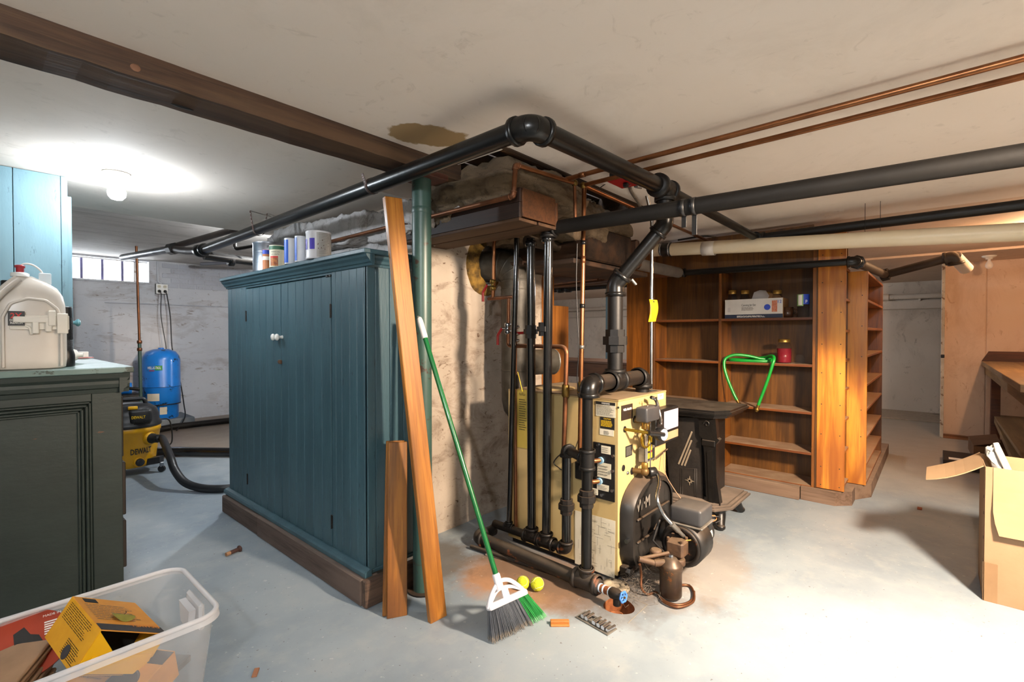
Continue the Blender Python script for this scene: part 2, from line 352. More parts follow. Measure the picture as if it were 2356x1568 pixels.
# ---- plaster
def plaster(name, c1, c2, stain='#7d5f45', amt=.35, scale=1.6, bump=.5, bscale=9, streak=(1, 1, .6), patch=None, rough=.85, extra=None):
    t = NT(name); v = t.coords(); w = t.coords(streak)
    col = t.mix(t.ramp(t.noise(v, scale, 6), .35, .7), lin(c1), lin(c2))
    k = t.math('MULTIPLY', t.ramp(t.noise(w, scale * 2.3, 8, .72, .6), .51, .66), amt); col = t.mix(k, col, lin(stain))
    k2 = t.math('MULTIPLY', t.ramp(t.noise(w, scale * 9, 5, .7, 1.5), .6, .68), min(1, amt * 1.6)); col = t.mix(k2, col, lin(stain))
    if patch:
        c, rx, ry, ang, pc = patch; mp = t.node('Mapping'); mp.vector_type = 'TEXTURE'; t.link(v, mp.inputs[0]); mp.inputs['Location'].default_value = c; mp.inputs['Rotation'].default_value = (0, 0, ang); mp.inputs['Scale'].default_value = (rx, ry, 1)
        l = t.node('VectorMath', operation='LENGTH'); t.link(mp.outputs[0], l.inputs[0]); n = t.math('MULTIPLY', t.math('SUBTRACT', t.noise(v, 14, 4), .5), .7)
        col = t.mix(t.ramp(t.math('SUBTRACT', 1.0, t.math('ADD', l.outputs[1], n)), 0, .1), col, lin(pc))
    t.link(col, t.b.inputs['Base Color']); t.b.inputs['Roughness'].default_value = rough
    t.bump(t.noise(v, bscale, 6, .6), bump, .01); return t.m
pc = P(985, 312, z=2.18)
CEIL = plaster('ceiling_plaster', '#ece1d6', '#e5d9cc', '#8f8069', .1, .9, .12, 3, patch=((pc.x, pc.y, 2.18), .19, .115, R(-25), '#a58a62'))
CEIL_FAR = plaster('old_ceiling_plaster', '#cfcac4', '#b9b2aa', '#7c7268', .5, 1.2, .2, 4, streak=(.4, 2.2, 1))
CEIL_GLOW_TINT = plaster('lamp_tinted_ceiling_plaster', '#d8c3b0', '#cfb7a2', '#94745a', .2, 1.0, .12, 4)  # ceiling plaster tinted peach to carry the warm bulb's glow
ZC, ZH = 2.18, 2.36
OPX, OPY = (1.72, 3.45), (1.53, 2.6)
mb = MB()
for a, b in (((FX0, FY0), (4.5, OPY[0])), ((FX0, OPY[0]), (OPX[0], 4.5)), ((OPX[0], OPY[1]), (OPX[1], 4.5)), ((OPX[1], OPY[0]), (4.5, 4.5))):
    mb.box((a[0], a[1], ZC), (b[0], b[1], ZC + .2))
struct(mb, 'ceiling', CEIL, 'cream plaster ceiling above the boiler')
struct(MB().box((FX0, 4.5, ZH), (3.4, FY1 + .3, ZH + .3)), 'ceiling_window_bay', CEIL_FAR, 'raised streaky white ceiling before the small window')
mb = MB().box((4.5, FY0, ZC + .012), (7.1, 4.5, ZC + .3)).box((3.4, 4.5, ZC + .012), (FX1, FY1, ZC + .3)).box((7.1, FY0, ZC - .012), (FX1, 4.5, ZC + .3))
struct(mb, 'ceiling_back_room', CEIL_GLOW_TINT, 'back room ceiling behind the pipes with peach lamp glow in its colour')
# lath and subfloor seen in the opening round the chimney
DARKWOOD = wood('old_dark_joist', '#3a2717', '#24170d', '#4c3420', 'x', .8, dust=0)
so = thing('subfloor', 'dark rough floor boards in the ceiling opening round the chimney', 'boards', (2.5, 2.0, 2.3))
for i in range(6): part(MB().box((OPX[0] - .1, OPY[0] - .1 + i * .21, 2.385), (OPX[1] + .1, OPY[0] + .1 + i * .21 - .006, 2.42)), 'plank', DARKWOOD, so)
part(MB().box((OPX[0] - .02, OPY[0] + .004, ZC - .004), (OPX[1], OPY[0] + .03, ZC + .24)), 'header_joist', DARKWOOD, so)
part(MB().box((OPX[1] - .03, OPY[0] + .03, ZC - .004), (OPX[1], OPY[1], ZC + .24)), 'trimmer_joist', DARKWOOD, so)
lath = MB()
for i in range(5):
    y = OPY[0] + .05 + .02 * i; lath.box((OPX[0] + .02, y, 2.185 + .01 * i), (OPX[1] - .05, y + .016, 2.192 + .01 * i))
part(lath, 'lath', wood('lath_wood', '#5a3d22', '#3a2614', '#6d4c2c', 'x', .8), so)
# ---- walls
WHITEWASH = plaster('whitewashed_wall', '#d6d7da', '#c4c6cb', '#77604c', .42, 1.1, .7, 7, streak=(.5, 1, 1.4))
FARWALL = plaster('far_white_wall', '#d8cbbb', '#c8b9a8', '#7b6a58', .3, .8, .3, 6)
PLAINWALL = plaster('plain_wall', '#d4cec4', '#c8c1b6', '#7b6a58', .2, .8, .3, 6)
PEACH = plaster('peach_panel_wall', '#dcc0a6', '#d2b094', '#a06e48', .25, .9, .1, 5)
WY = 8.55; WX0, WX1, WZ0, WZ1 = .42, P(343, 620, y=8.55).x, 2.035, 2.335
mb = MB().box((FX0, WY, 0), (WX0, WY + .3, 2.7)).box((WX1, WY, 0), (FX1, WY + .3, 2.7)).box((WX0, WY, 0), (WX1, WY + .3, WZ0)).box((WX0, WY, WZ1), (WX1, WY + .3, 2.7))
wallw = struct(mb, 'wall_window', WHITEWASH, 'whitewashed stained masonry wall with the small high window')
# faint brick courses right of the window, under the whitewash
brickmat = plaster('whitewashed_brick', '#c4c6cd', '#b6b9c1', '#77604c', .2, 2.0, .3, 20)
bme = None
for row in range(5):
    for k in range(9):
        x0 = 1.95 + k * .215 + (row % 2) * .107; z0 = 1.98 + row * .072
        if x0 > 3.7: continue
        part(MB().box((x0, WY - .006, z0), (x0 + .205, WY + .002, z0 + .064), .004), 'brick', brickmat, wallw)
mb = MB().box((WX1 - .5, WY - .018, 1.72), (3.9, WY + .001, 1.735), .004); part(mb, 'mortar_ledge', brickmat, wallw)
struct(MB().box((FX1 - .05, FY0, 0), (FX1 + .2, FY1, 2.5)), 'wall_far', FARWALL, 'white far wall beyond the shelves with a ledge along it')
struct(MB().box((FX0 - .2, FY0, 0), (FX0, FY1 + .3, 2.7)), 'wall_left', PLAINWALL, 'plain wall behind the green dresser')
struct(MB().box((FX0 - .2, FY0 - .2, 0), (FX1 + .2, FY0, 2.6)), 'wall_back', PLAINWALL, 'plain wall behind the viewer')
struct(MB().box((1.28, -.70, 0), (1.74, -.60, ZC)), 'wall_light_blocker', PLAINWALL, 'plain wall slab added beside the lamp to block its light on the left')  # unseen slab added to keep the lamp's light off the left side
# painted pipe and ledge on the far wall
fx = FX1 - .05
lo = thing('painted_wall_pipe', 'white painted pipe with a sagging lap running along the far wall', 'pipe', (fx - .06, .3, 1.7))
za = P(2100, 682, x=fx).z; zb = P(2100, 708, x=fx).z; zc = P(2100, 640, x=fx).z
part(MB().tube([(fx - .06, -.6, za), (fx - .06, 8.3, za)], .045, 10), 'pipe', FARWALL, lo)
for yy in (.62, 2.4, 4.1): part(MB().cyl((fx - .06, yy, za), (fx - .06, yy + .12, za), .058, n=12), 'coupling', FARWALL, lo)
for yy in (0.2, 1.6, 3.4, 5.2): part(MB().box((fx - .07, yy, za - .08), (fx + .01, yy + .03, za + .05), .005), 'bracket', FARWALL, lo)
lo = thing('wall_ledge', 'white painted plank ledge on the far wall under the pipe', 'ledge', (fx - .03, .3, zb))
for k in range(4): part(MB().box((fx - .05, -.6 + k * 2.2, zb - .02), (fx + .01, 1.59 + k * 2.2, zb + .13), .012), 'plank', FARWALL, lo)
lo = thing('wall_beam', 'white painted timber along the top of the far wall', 'beam', (fx - .1, .3, zc))
part(MB().box((fx - .12, -.6, zc - .02), (fx + .01, 8.3, zc + .16), .02), 'timber', FARWALL, lo)
# ---- peach panelled wall at the right
PX = 8.1; yE = P(2172, 800, x=PX).y; yS = P(2268, 800, x=PX).y
wr = struct(MB().box((PX, FY0, 0), (PX + .1, yE - .02, ZC)), 'wall_right', PEACH, 'peach painted board wall behind the workbench')
for a, b in ((yE, yS + .004), (yS - .004, yS - 1.2), (yS - 1.208, FY0)): part(MB().box((PX - .012, a, .05), (PX, b, ZC - .01), .003), 'panel', PEACH, wr)
struct(MB().box((PX - .03, yE - .004, .0), (PX + .11, yE + .03, ZC), .004), 'trim_1', paint('edge_trim_white', '#c9c2b4', '#a89c8a', .6, chips=.35, chipc='#6a4f3a'), 'worn white edge board of the peach wall')
part(MB().obox((PX - .03, yE + .012, 1.02), (.012, .018, .02), bev=.004).cyl((PX - .04, yE + .012, 1.02), (PX - .06, yE + .012, 1.02), .01), 'latch', IRON_RUST, bpy.data.objects['trim_1'])
struct(MB().box((PX - .03, FY0, 0), (PX - .012, yE, .05), .004), 'baseboard_right', wood('rotted_base', '#9a6a42', '#6a3f22', '#7a4a28', 'y', .8), 'rotten brown board along the foot of the peach wall')
ps = thing('floor_sheet', 'beige perforated sheet lying on the floor before the far wall', 'sheet', (9.7, .4, 0))
part(MB().box((9.35, -.3, 0), (10.42, 1.7, .012), .004), 'sheet', paint('hardboard', '#a99a88', '#9a8b79', .8, scale=30), ps)
for px, py in ((2070, 938), (2150, 946), (2153, 952)): q = P(px, py, z=.013); part(MB().cyl(q, q + V((0, 0, .001)), .04, n=14), 'hole', BLACK, ps)
# ---- window
wn = struct(MB().box((WX0, WY + .1, WZ0), (WX1, WY + .16, WZ0 + .012)).box((WX0, WY + .1, WZ1 - .012), (WX1, WY + .16, WZ1)).box((WX1 - .16, WY + .1, WZ0), (WX1 - .1, WY + .16, WZ1)), 'window_1', paint('window_frame_white', '#d9d6d2', '#bdb6ae', .6, chips=.35), 'small high basement window with four bright panes')
xs = [P(px, 620, y=WY + .13).x for px in (140, 187, 235, 281, 325)]
GL = glassy('window_glass', (1, 1, 1, 1), .93, .05)
for a, b in zip(xs[:-1], xs[1:]): part(MB().box((a + .008, WY + .128, WZ0 + .01), (b - .008, WY + .132, WZ1 - .01)), 'pane', GL, wn)
for a in xs[1:-1]: part(MB().box((a - .014, WY + .11, WZ0), (a + .014, WY + .15, WZ1), .002), 'muntin', paint('muntin_paint', '#6d6690', '#55506a', .6), wn)
part(MB().box((WX0 - .02, WY - .012, WZ0 - .03), (WX1 + .01, WY + .12, WZ0), .008), 'sill', WHITEWASH, wn)
# ---- timber beam and the post under it
bm_ = thing('ceiling_beam', 'old dark brown timber beam crossing the cream ceiling', 'beam', (.3, 1.97, 2.1))
mb = MB(); n = 40; x0, x1 = FX0, 1.74; rr = random.Random(3); vs = []
for i in range(n + 1):
    x = x0 + (x1 - x0) * i / n; w = [.004 * (rr.random() - .5) for _ in range(4)]
    vs += [(x, 1.884 + w[0], 2.1 + w[1]), (x, 2.056 + w[2], 2.1 + w[3]), (x, 2.056, 2.2), (x, 1.884 + w[0] * .3, 2.2)]
mb.add(vs, [(i * 4 + j, (i + 1) * 4 + j, (i + 1) * 4 + (j + 1) % 4, i * 4 + (j + 1) % 4) for i in range(n) for j in range(4)] + [(n * 4, n * 4 + 1, n * 4 + 2, n * 4 + 3)])
BEAMW = wood('old_beam', '#452d1a', '#2f1d0e', '#58402a', 'x', .75, .8, bump=.5)
part(mb, 'timber', BEAMW, bm_)
q = P(420, 246, z=2.1); part(MB().ball(q, (.035, .01, .004), 12, 6), 'knot_hole', paint('knot_black', '#0c0806', '#0c0806', .9), bm_); q = P(312, 156, y=1.884); part(MB().ball(q, (.015, .003, .012), 9, 6), 'splintered_knot', paint('pale_splinter', '#a57a5a', '#6a4630', .8), bm_)
GREEN_POST = paint('green_post_paint', '#324b45', '#3a554e', .38, 0, 4, chips=.3, chipc='#3a2a22', dust=.3)
PO = V((1.53, 1.948, 0))
po = thing('support_post', 'round green painted steel post under the dark beam', 'post', PO)
part(MB().cyl(PO + V((0, 0, .0)), PO + V((0, 0, 2.07)), .048, n=28), 'shaft', GREEN_POST, po)
part(MB().lathe([(.048, 1.9), (.05, 1.905), (.05, 1.925), (.048, 1.93)], PO, n=28, cap=False), 'seam_ring', GREEN_POST, po)
part(MB().box(PO + V((-.1, -.09, 2.07)), PO + V((.1, .09, 2.098)), .003), 'cap_plate', paint('red_brown_plate', '#5e2f1e', '#3d2016', .6, dust=.2), po)
part(MB().cyl(PO, PO + V((0, 0, .008)), .075, n=24), 'base_plate', IRON_RUST, po)
# ---- chimney
CW = plaster('chimney_whitewash', '#b3a799', '#9a8d7e', '#5a4230', .6, 1.5, .9, 11, streak=(1, 1, 1.8))
ch = thing('chimney', 'whitewashed rough stone chimney base behind the boiler', 'chimney', (2.5, 3.4, 0))
def rough_face(mb, o, u, w, nu, nv, amp, seed=0):
    o, u, w = V(o), V(u), V(w); nn = u.cross(w).normalized(); vs = []
    for j in range(nv + 1):
        for i in range(nu + 1):
            p = o + u * (i / nu) + w * (j / nv); e = noise.noise(p * 3 + V((seed, 0, 0))) * amp + noise.noise(p * 9 + V((0, seed, 0))) * amp * .45 + noise.noise(p * 22) * amp * .2; vs.append(p + nn * e)
    mb.add(vs, [(j * (nu + 1) + i, j * (nu + 1) + i + 1, (j + 1) * (nu + 1) + i + 1, (j + 1) * (nu + 1) + i) for j in range(nv) for i in range(nu)], True)
CX0, CX1, CY0, CY1 = 1.96, 3.12, 2.42, 4.5
part((lambda m: (rough_face(m, (CX0, CY0, 0), (CX1 - CX0, 0, 0), (0, 0, 2.1), 60, 90, .02), m)[1])(MB()), 'front_plaster', CW, ch)
part((lambda m: (rough_face(m, (CX0, CY1, 0), (0, CY0 - CY1, 0), (0, 0, 2.178), 60, 70, .02, 3), m)[1])(MB()), 'side_plaster', CW, ch)
part((lambda m: (rough_face(m, (CX1, CY0, 0), (0, CY1 - CY0, 0), (0, 0, 2.178), 30, 40, .012, 5), m)[1])(MB()), 'back_plaster', CW, ch)
part(MB().box((CX0 + .03, CY0 + .03, 0), (CX1 - .03, CY1, 2.178)), 'core', CW, ch); part(MB().box((CX0 + .03, CY0 + .03, 2.178), (CX1 - .03, 2.59, 2.384)), 'upper_core', CW, ch)
STONE = plaster('hearth_stone', '#5a4a38', '#75634c', '#231a10', .6, 3.5, .8, 12, streak=(1, 1, 3))
STONE_W = plaster('whitewashed_stone', '#c5c3c4', '#a19d99', '#5c544b', .6, 3.0, .9, 14)
for i, (y, hy, x, z, hz) in enumerate(((2.62, .26, 1.90, 2.0, .10), (3.08, .24, 1.88, 2.03, .10), (3.52, .24, 1.90, 2.05, .11), (4.0, .27, 1.88, 2.08, .11), (4.36, .16, 1.93, 2.06, .1))):
    part(MB().rock((x, y, z), (.12, hy, hz), seed=i + 1, amp=.15, n=14), 'ledge_stone', STONE_W, ch)
for i, (c, h) in enumerate((((2.10, 1.93, 2.075), (.36, .38, .10)), ((1.86, 2.3, 2.0), (.12, .14, .10)), ((2.0, 2.28, 1.94), (.16, .16, .07)), ((2.62, 2.0, 2.02), (.26, .36, .13)), ((3.02, 2.05, 2.06), (.28, .36, .09)), ((1.88, 2.12, 1.97), (.1, .1, .05)), ((1.82, 2.03, 2.02), (.05, .1, .05)))):
    part(MB().rock(c, h, seed=20 + i, amp=.2, n=20), 'hearth_stone', STONE if i not in (1, 2, 6) else STONE_W, ch)
# timber cradles under the hearth stones
BOXW = wood('dark_stained_board', '#2a1810', '#1e110b', '#382218', 'y', .62, dust=0); BOXE = wood('red_brown_end_board', '#583214', '#43250e', '#663c1a', 'y', .6); BOXB = wood('raw_brown_board', '#4c321c', '#362212', '#5a3e26', 'y', .75)
bx0, bx1, by0, by1, bz0, bz1 = 1.79, 2.1, 1.525, 2.47, 1.862, 2.012
cr = thing('timber_box_beam', 'dark varnished wooden box beam under the hearth stones beside the green post', 'beam', (bx0, by0, bz0))
part(MB().box((bx0, by0, bz0 + .004), (bx0 + .018, by1, bz1 - .072), .002), 'side_board', BOXW, cr); part(MB().box((bx0 + .004, by0, bz1 - .07), (bx0 + .02, by1, bz1), .002), 'side_board', BOXW, cr)
part(MB().box((bx0 + .02, by0 - .004, bz0 + .01), (bx1 - .022, by0 + .014, bz1), .002), 'end_board', BOXE, cr)
part(MB().box((bx1 - .02, by0 - .006, bz0 - .004), (bx1, by1, bz1 - .02), .002), 'side_board', BOXE, cr)
part(MB().box((bx0 + .002, by0 + .002, bz0 - .012), (bx0 + .14, by1, bz0 + .004), .002), 'bottom_board', BOXB, cr); part(MB().box((bx0 + .15, by0 - .003, bz0 - .012), (bx1, by1, bz0 + .004), .002), 'bottom_board', BOXB, cr)
cr = thing('timber_block', 'rough dark timber blocks with split ends under the back of the hearth', 'timber', (2.9, 1.65, 1.82))
a = P(1335, 590, y=1.66); b = P(1478, 585, y=1.66); ROUGHT = wood('rough_timber', '#2e1c0f', '#1c1108', '#442b17', 'y', .85, bump=.6); ENDG = wood('split_end_grain', '#54341b', '#38200f', '#6a4526', 'z', .85, bump=.8)
part(MB().box((a.x, 1.68, a.z), (b.x - .13, 2.45, 2.0), .01), 'timber', ROUGHT, cr)
for k, (u0, u1, yy) in enumerate(((b.x - .13, b.x - .075, 1.64), (b.x - .068, b.x, 1.66), (b.x + .01, b.x + .075, 1.8))):
    part(MB().box((u0, yy, a.z + .02 * k), (u1, 2.45, 1.985 - .035 * k), .012), 'split_timber', ENDG, cr)
for k in range(3): part(MB().box((a.x - .1, 1.64 + .2 * k, a.z - .05 + .012 * k), (b.x + .05, 1.8 + .2 * k, a.z - .02 + .012 * k), .004), 'plank', ROUGHT, cr)
wl = thing('wall_board', 'white painted board along the chimney above the blue cabinet', 'board', (1.9, 3.4, 1.86))
part(MB().box((1.885, 2.5, 1.84), (1.99, 4.45, 1.935), .008), 'board', STONE_W, wl)
# ================================================================== blue bead-board cabinet and what stands by it
BLUE = paint('blue_cabinet_paint', '#3a5862', '#314d57', .42, 0, 3, stretch=(3, 3, .5), chips=.24, chipc='#22343c', chipscale=26, bump=.12, bscale=30)
BLUE_DARKSEAM = paint('seam_shadow', '#1c2a2e', '#1c2a2e', .8)
cb = thing('board_cabinet', 'tall blue painted board cabinet with two doors and white knobs', 'cabinet', (1.55, 3.0, .13))
XF = 1.29; YR, YL = 2.066, 3.905; ZB, ZT = .14, 1.645
part(MB().box((XF + .02, YR + .012, ZB), (1.575, YL - .012, 1.69)), 'carcass', paint('cabinet_inside', '#24363b', '#24363b', .8), cb)
def boards_front(y0, y1, z0, z1, ws, parent, x=XF, th=.018):
    ys = [y0]; tot = sum(ws)
    for w in ws: ys.append(ys[-1] + (y1 - y0) * w / tot)
    for a, b in zip(ys[:-1], ys[1:]): part(MB().box((x, a + .0012, z0), (x + th, b - .0012, z1), .0028), 'board', BLUE, parent)
DY = (P(567, 750, x=XF).y, P(647, 750, x=XF).y, P(762, 750, x=XF).y); zd0, zd1 = .165, 1.607
boards_front(YR, DY[2] - .003, ZB, ZT, (.3, .75, .8, .9, .7, .5), cb)
boards_front(DY[0] + .003, YL, ZB, ZT, (1, .9, 1, .8), cb)
part(MB().box((XF + .001, DY[2], zd1 + .004), (XF + .018, DY[0], ZT), .003), 'top_rail', BLUE, cb)
for (a, b, ws, lab) in ((DY[2], DY[1], (1, 1, 1.05, 1.0, 1, .95), 'right door'), (DY[1], DY[0], (1, 1, .95, 1, 1.05), 'left door')):
    dr = part(MB().box((XF + .016, a + .003, zd0), (XF + .03, b - .003, zd1 - .002)), 'door', BLUE, cb)
    boards_front(a + .003, b - .003, zd0, zd1 - .002, ws, dr, XF - .001, .017)
    ky = DY[1] + (.038 if lab == 'left door' else -.018); kz = 1.279
    part(MB().lathe([(.011, 0), (.009, .008), (.008, .016), (.012, .022), (.0195, .028), (.021, .034), (.018, .04), (.008, .0435), (.001, .044)], (XF - .001, ky, kz), (-1, 0, 0), 18), 'knob', paint('white_porcelain', '#eceae6', '#e2dfd8', .15), dr)
    for hz in (1.42, .30):
        hy = a + .002 if lab == 'right door' else b - .002
        part(MB().box((XF - .004, hy - .009, hz - .035), (XF + .002, hy + .006, hz + .035), .001).cyl((XF - .004, hy, hz - .037), (XF - .004, hy, hz + .037), .004, n=8), 'hinge', IRON_RUST, dr)
part(MB().box((XF - .014, DY[1] - .012, 1.115), (XF, DY[1] + .018, 1.14), .003).cyl((XF - .014, DY[1] + .012, 1.128), (XF - .018, DY[1] + .012, 1.128), .004, n=8), 'turn_latch', paint('brown_latch', '#6a4a34', '#54381f', .6), cb)
part(MB().box((XF - .004, DY[2] + .0, 1.60), (XF + .001, DY[2] + .05, 1.612), .001).cyl((XF - .004, DY[2] + .02, 1.606), (XF - .014, DY[2] + .02, 1.606), .003, n=8), 'door_catch', IRON_RUST, cb)
# side boards, facing the right
for a, b in ((XF, 1.335), (1.338, 1.42), (1.423, 1.50), (1.503, 1.58)): part(MB().box((a, YR - .004 if a == XF else YR, ZB), (b, YR + .016, ZT), .0028), 'side_board', BLUE, cb)
def moulding(prof, name):
    part(MB().prism([(XF - o, YR - .062, z) for o, z in prof], (0, YL - YR + .075, 0)), name, BLUE, cb)
    part(MB().prism([(XF - .0, YR - o, z) for o, z in prof], (1.58 - XF, 0, 0)), name, BLUE, cb)
moulding([(-.004, 1.625), (.006, 1.625), (.010, 1.636), (.018, 1.640), (.024, 1.652), (.036, 1.664), (.040, 1.674), (.0405, 1.676), (-.004, 1.676)], 'crown_moulding')
part(MB().box((XF - .052, YR - .066, 1.677), (1.59, YL + .012, 1.70), .004), 'top_board', BLUE, cb)
part(MB().prism([(XF + .004, YR - .03, .132), (XF - .034, YR - .03, .132), (XF - .034, YR - .03, .152), (XF - .026, YR - .03, .16), (XF - .006, YR - .03, .166), (XF + .004, YR - .03, .166)], (0, YL - YR + .045, 0)), 'base_moulding', BLUE, cb)
part(MB().box((XF, YR - .012, .132), (1.58, YR + .01, .15), .003), 'base_moulding', BLUE, cb)
# sleepers under the cabinet
SLP = wood('grey_brown_sleeper', '#5a4a42', '#453730', '#6b5a50', 'y', .85, bump=.5, dust=.5, dustc='#7d6f66'); SLX = wood('grey_brown_sleeper_end', '#5a4638', '#42322a', '#6b5444', 'x', .85, bump=.5)
solo(MB().box((1.236, 2.045, 0), (1.335, 3.27, .128), .006), 'timber_sleeper', SLP, 'long grey brown timber sleeper under the front of the blue cabinet', 'timber', (1.285, 2.6, 0))
solo(MB().box((1.240, 3.276, 0), (1.335, 3.91, .122), .006), 'timber_sleeper', SLP, 'shorter timber sleeper under the left front end of the blue cabinet', 'timber', (1.285, 3.6, 0))
solo(MB().box((1.240, 2.004, 0), (1.58, 2.04, .131), .006), 'timber_sleeper', SLX, 'timber sleeper end showing at the right corner of the blue cabinet', 'timber', (1.45, 2.02, 0))
# ---- paint cans
def cyl_patch(mb, c, r, a0, a1, z0, z1, n=24):
    r = r + .0012
    c = V(c); vs = []
    for i in range(n + 1):
        a = a0 + (a1 - a0) * i / n
        for z in (z0, z1): vs.append(c + V((r * math.cos(a), r * math.sin(a), z)))
    return mb.add(vs, [(2 * i, 2 * i + 2, 2 * i + 3, 2 * i + 1) for i in range(n)], True)
def bend_text(s, h, c, r, a_mid, z, mat, parent, width=None, bold=0.0):
    r = r + .0022
    cu = bpy.data.curves.new('t', 'FONT'); cu.body = s; cu.offset = bold; cu.size = 1; cu.resolution_u = 2; ob = bpy.data.objects.new('t', cu); me = bpy.data.meshes.new_from_object(ob)
    vs = [q.co.copy() for q in me.vertices]; fs = [list(q.vertices) for q in me.polygons]; bpy.data.objects.remove(ob); bpy.data.curves.remove(cu); bpy.data.meshes.remove(me)
    x0 = min(q.x for q in vs); x1 = max(q.x for q in vs); k = h / .72; kx = k if not width else width / (x1 - x0); c = V(c)
    mb = MB(); mb.add([c + V((r * math.cos(a_mid + (q.x - (x0 + x1) / 2) * kx / r), r * math.sin(a_mid + (q.x - (x0 + x1) / 2) * kx / r), z + q.y * k)) for q in vs], fs)
    return part(mb, 'lettering', mat, parent)
TIN = paint('can_tin', '#aab0ba', '#8d939d', .3, .9, 10)
def can(px, yb, wpx, hpx, label, body, zt=1.70, xc=None, handle=False):
    r = wpx / 2 / F_PX * (V((1.33, P(px, yb, x=1.33).y, 0)).dot(V((_f.x, _f.y, 0)))); x = xc or (XF - .05 + r + .006); c = P(px, yb, x=x); c.z = zt
    dep = V((c.x, c.y, 0)).dot(V((_f.x, _f.y, 0))); r = wpx / 2 / F_PX * dep; h = hpx / F_PX * dep
    t = thing('paint_can', label, 'paint can', c, group=None); face = math.atan2(-c.y, -c.x)
    part(MB().lathe([(r * .96, .0), (r, .002), (r, .006), (r * .975, .01), (r * .975, h - .012), (r, h - .008), (r, h - .002), (r * .985, h), (r * .9, h - .001), (r * .88, h - .006)], c, n=30), 'tin', TIN if body is None else body, t)
    part(MB().lathe([(r * .87, h - .005), (r * .85, h - .001), (r * .5, h - .001), (0.001, h - .002)], c, n=30), 'lid', TIN, t)
    return t, c, r, h, face
t, c, r, h, f = can(620, 616, 70, 72, 'large bare silver paint can with writing at the left end of the cabinet top', None, xc=1.40)
bend_text('PR\u00b7M AR', .017, c, r * .982, f + .28, h - .045, PRINT_BLACK, t)
for zz in (.36, .68): part(MB().lathe([(r * .977, h * zz), (r * .985, h * zz + .002), (r * .977, h * zz + .004)], c, n=30, cap=False), 'seam_bead', TIN, t)
part(MB().tube([c + V((r * math.cos(f + .9 - .2 * k), r * math.sin(f + .9 - .2 * k), h * .36 - .008 * k)) for k in range(6)], .0015, 5), 'wire_handle', STEEL, t)
t, c, r, h, f = can(614, 613, 18, 46, 'thin spray can with an orange and white label between two paint cans', paint('orange_label', '#b5673c', '#c88a5a', .4), xc=1.275)
part(cyl_patch(MB(), c, r * .99, f - 1.2, f + 1.2, h * .78, h * .98), 'blue_band', PRINT_BLUE, t); part(cyl_patch(MB(), c, r * .99, f - 1.2, f + 1.2, h * .48, h * .66), 'white_band', PRINT_WHITE, t)
t, c, r, h, f = can(640, 611, 37, 50, 'small paint can with cream label, green band and red picture', paint('cream_label', '#ddd8c0', '#d2ccb2', .5), xc=1.28)
part(cyl_patch(MB(), c, r * .982, f - 1.6, f + 1.6, h * .80, h * .96), 'green_band', paint('dark_green_label', '#2f6a4c', '#2a5f44', .5), t)
part(cyl_patch(MB(), c, r * .984, f - 1.0, f - .0, h * .06, h * .48), 'picture', paint('sunset_picture', '#c07838', '#7a3524', .5, scale=60), t); part(cyl_patch(MB(), c, r * .986, f - 1.0, f - .0, h * .42, h * .5), 'picture_band', PRINT_RED, t)
bend_text('AMERICAN', .0075, c, r * .985, f - .35, h * .66, PRINT_BLACK, t); bend_text('ACCENTS', .0075, c, r * .985, f - .35, h * .55, PRINT_BLACK, t); bend_text('S', .016, c, r * .986, f + .75, h * .16, paint('maroon_print', '#7a2038', '#7a2038', .5), t)
for px, yb, lab in ((668, 602, 'slim blue and white paint can third from the right'), (692, 597, 'slim white paint can with pale blue stripe beside the largest white can')):
    t, c, r, h, f = can(px, yb, 25, 59, lab, paint('pale_label', '#dcdfe6', '#c9ced8', .45), xc=1.262)
    part(cyl_patch(MB(), c, r * .983, f - 1.6, f - (.35 if px < 680 else .7), h * .05, h * .93), 'blue_panel', paint('blue_label', '#1f56c0', '#2f6ad0', .4), t)
    lines_of_print(c + V((r * .986 * math.cos(f + .4), r * .986 * math.sin(f + .4), h * .2)) + V((math.sin(f), -math.cos(f), 0)) * .012 * -1, V((-math.sin(f), math.cos(f), 0)), V((0, 0, 1)), .018, h * .6, 9, PRINT_GREY, t)
t, c, r, h, f = can(733, 592, 55, 63, 'large white paint can with purple square at the right of the cabinet top', paint('white_can_label', '#d6d6da', '#c4c4ca', .45), xc=1.285)
part(cyl_patch(MB(), c, r * .983, f + -.75, f - .3, h * .33, h * .72), 'purple_square', paint('purple_label', '#4a3fae', '#4a3fae', .4), t); part(cyl_patch(MB(), c, r * .983, f - 1.4, f - 1.0, h * .33, h * .7), 'purple_square', MATS['purple_label'], t)
part(cyl_patch(MB(), c, r * .981, f - .15, f + 1.5, h * .05, h * .93), 'grey_panel', paint('grey_label', '#a9a6a2', '#9a9894', .5), t)
for k in range(7): a_ = f - .1 + .9 * random.random(); zz = h * (.3 + .4 * random.random()); part(cyl_patch(MB(), c, r * .986, a_, a_ + .05, zz, zz + .006, 2), 'paint_drip', paint('brown_drip', '#4a2a1c', '#4a2a1c', .5), t)
for k in range(14): part(cyl_patch(MB(), c, r * .985, f + .02, f + .75 + .2 * random.random(), h * (.9 - .055 * k), h * (.9 - .055 * k) + .002, 6), 'printed_line', PRINT_GREY, t)
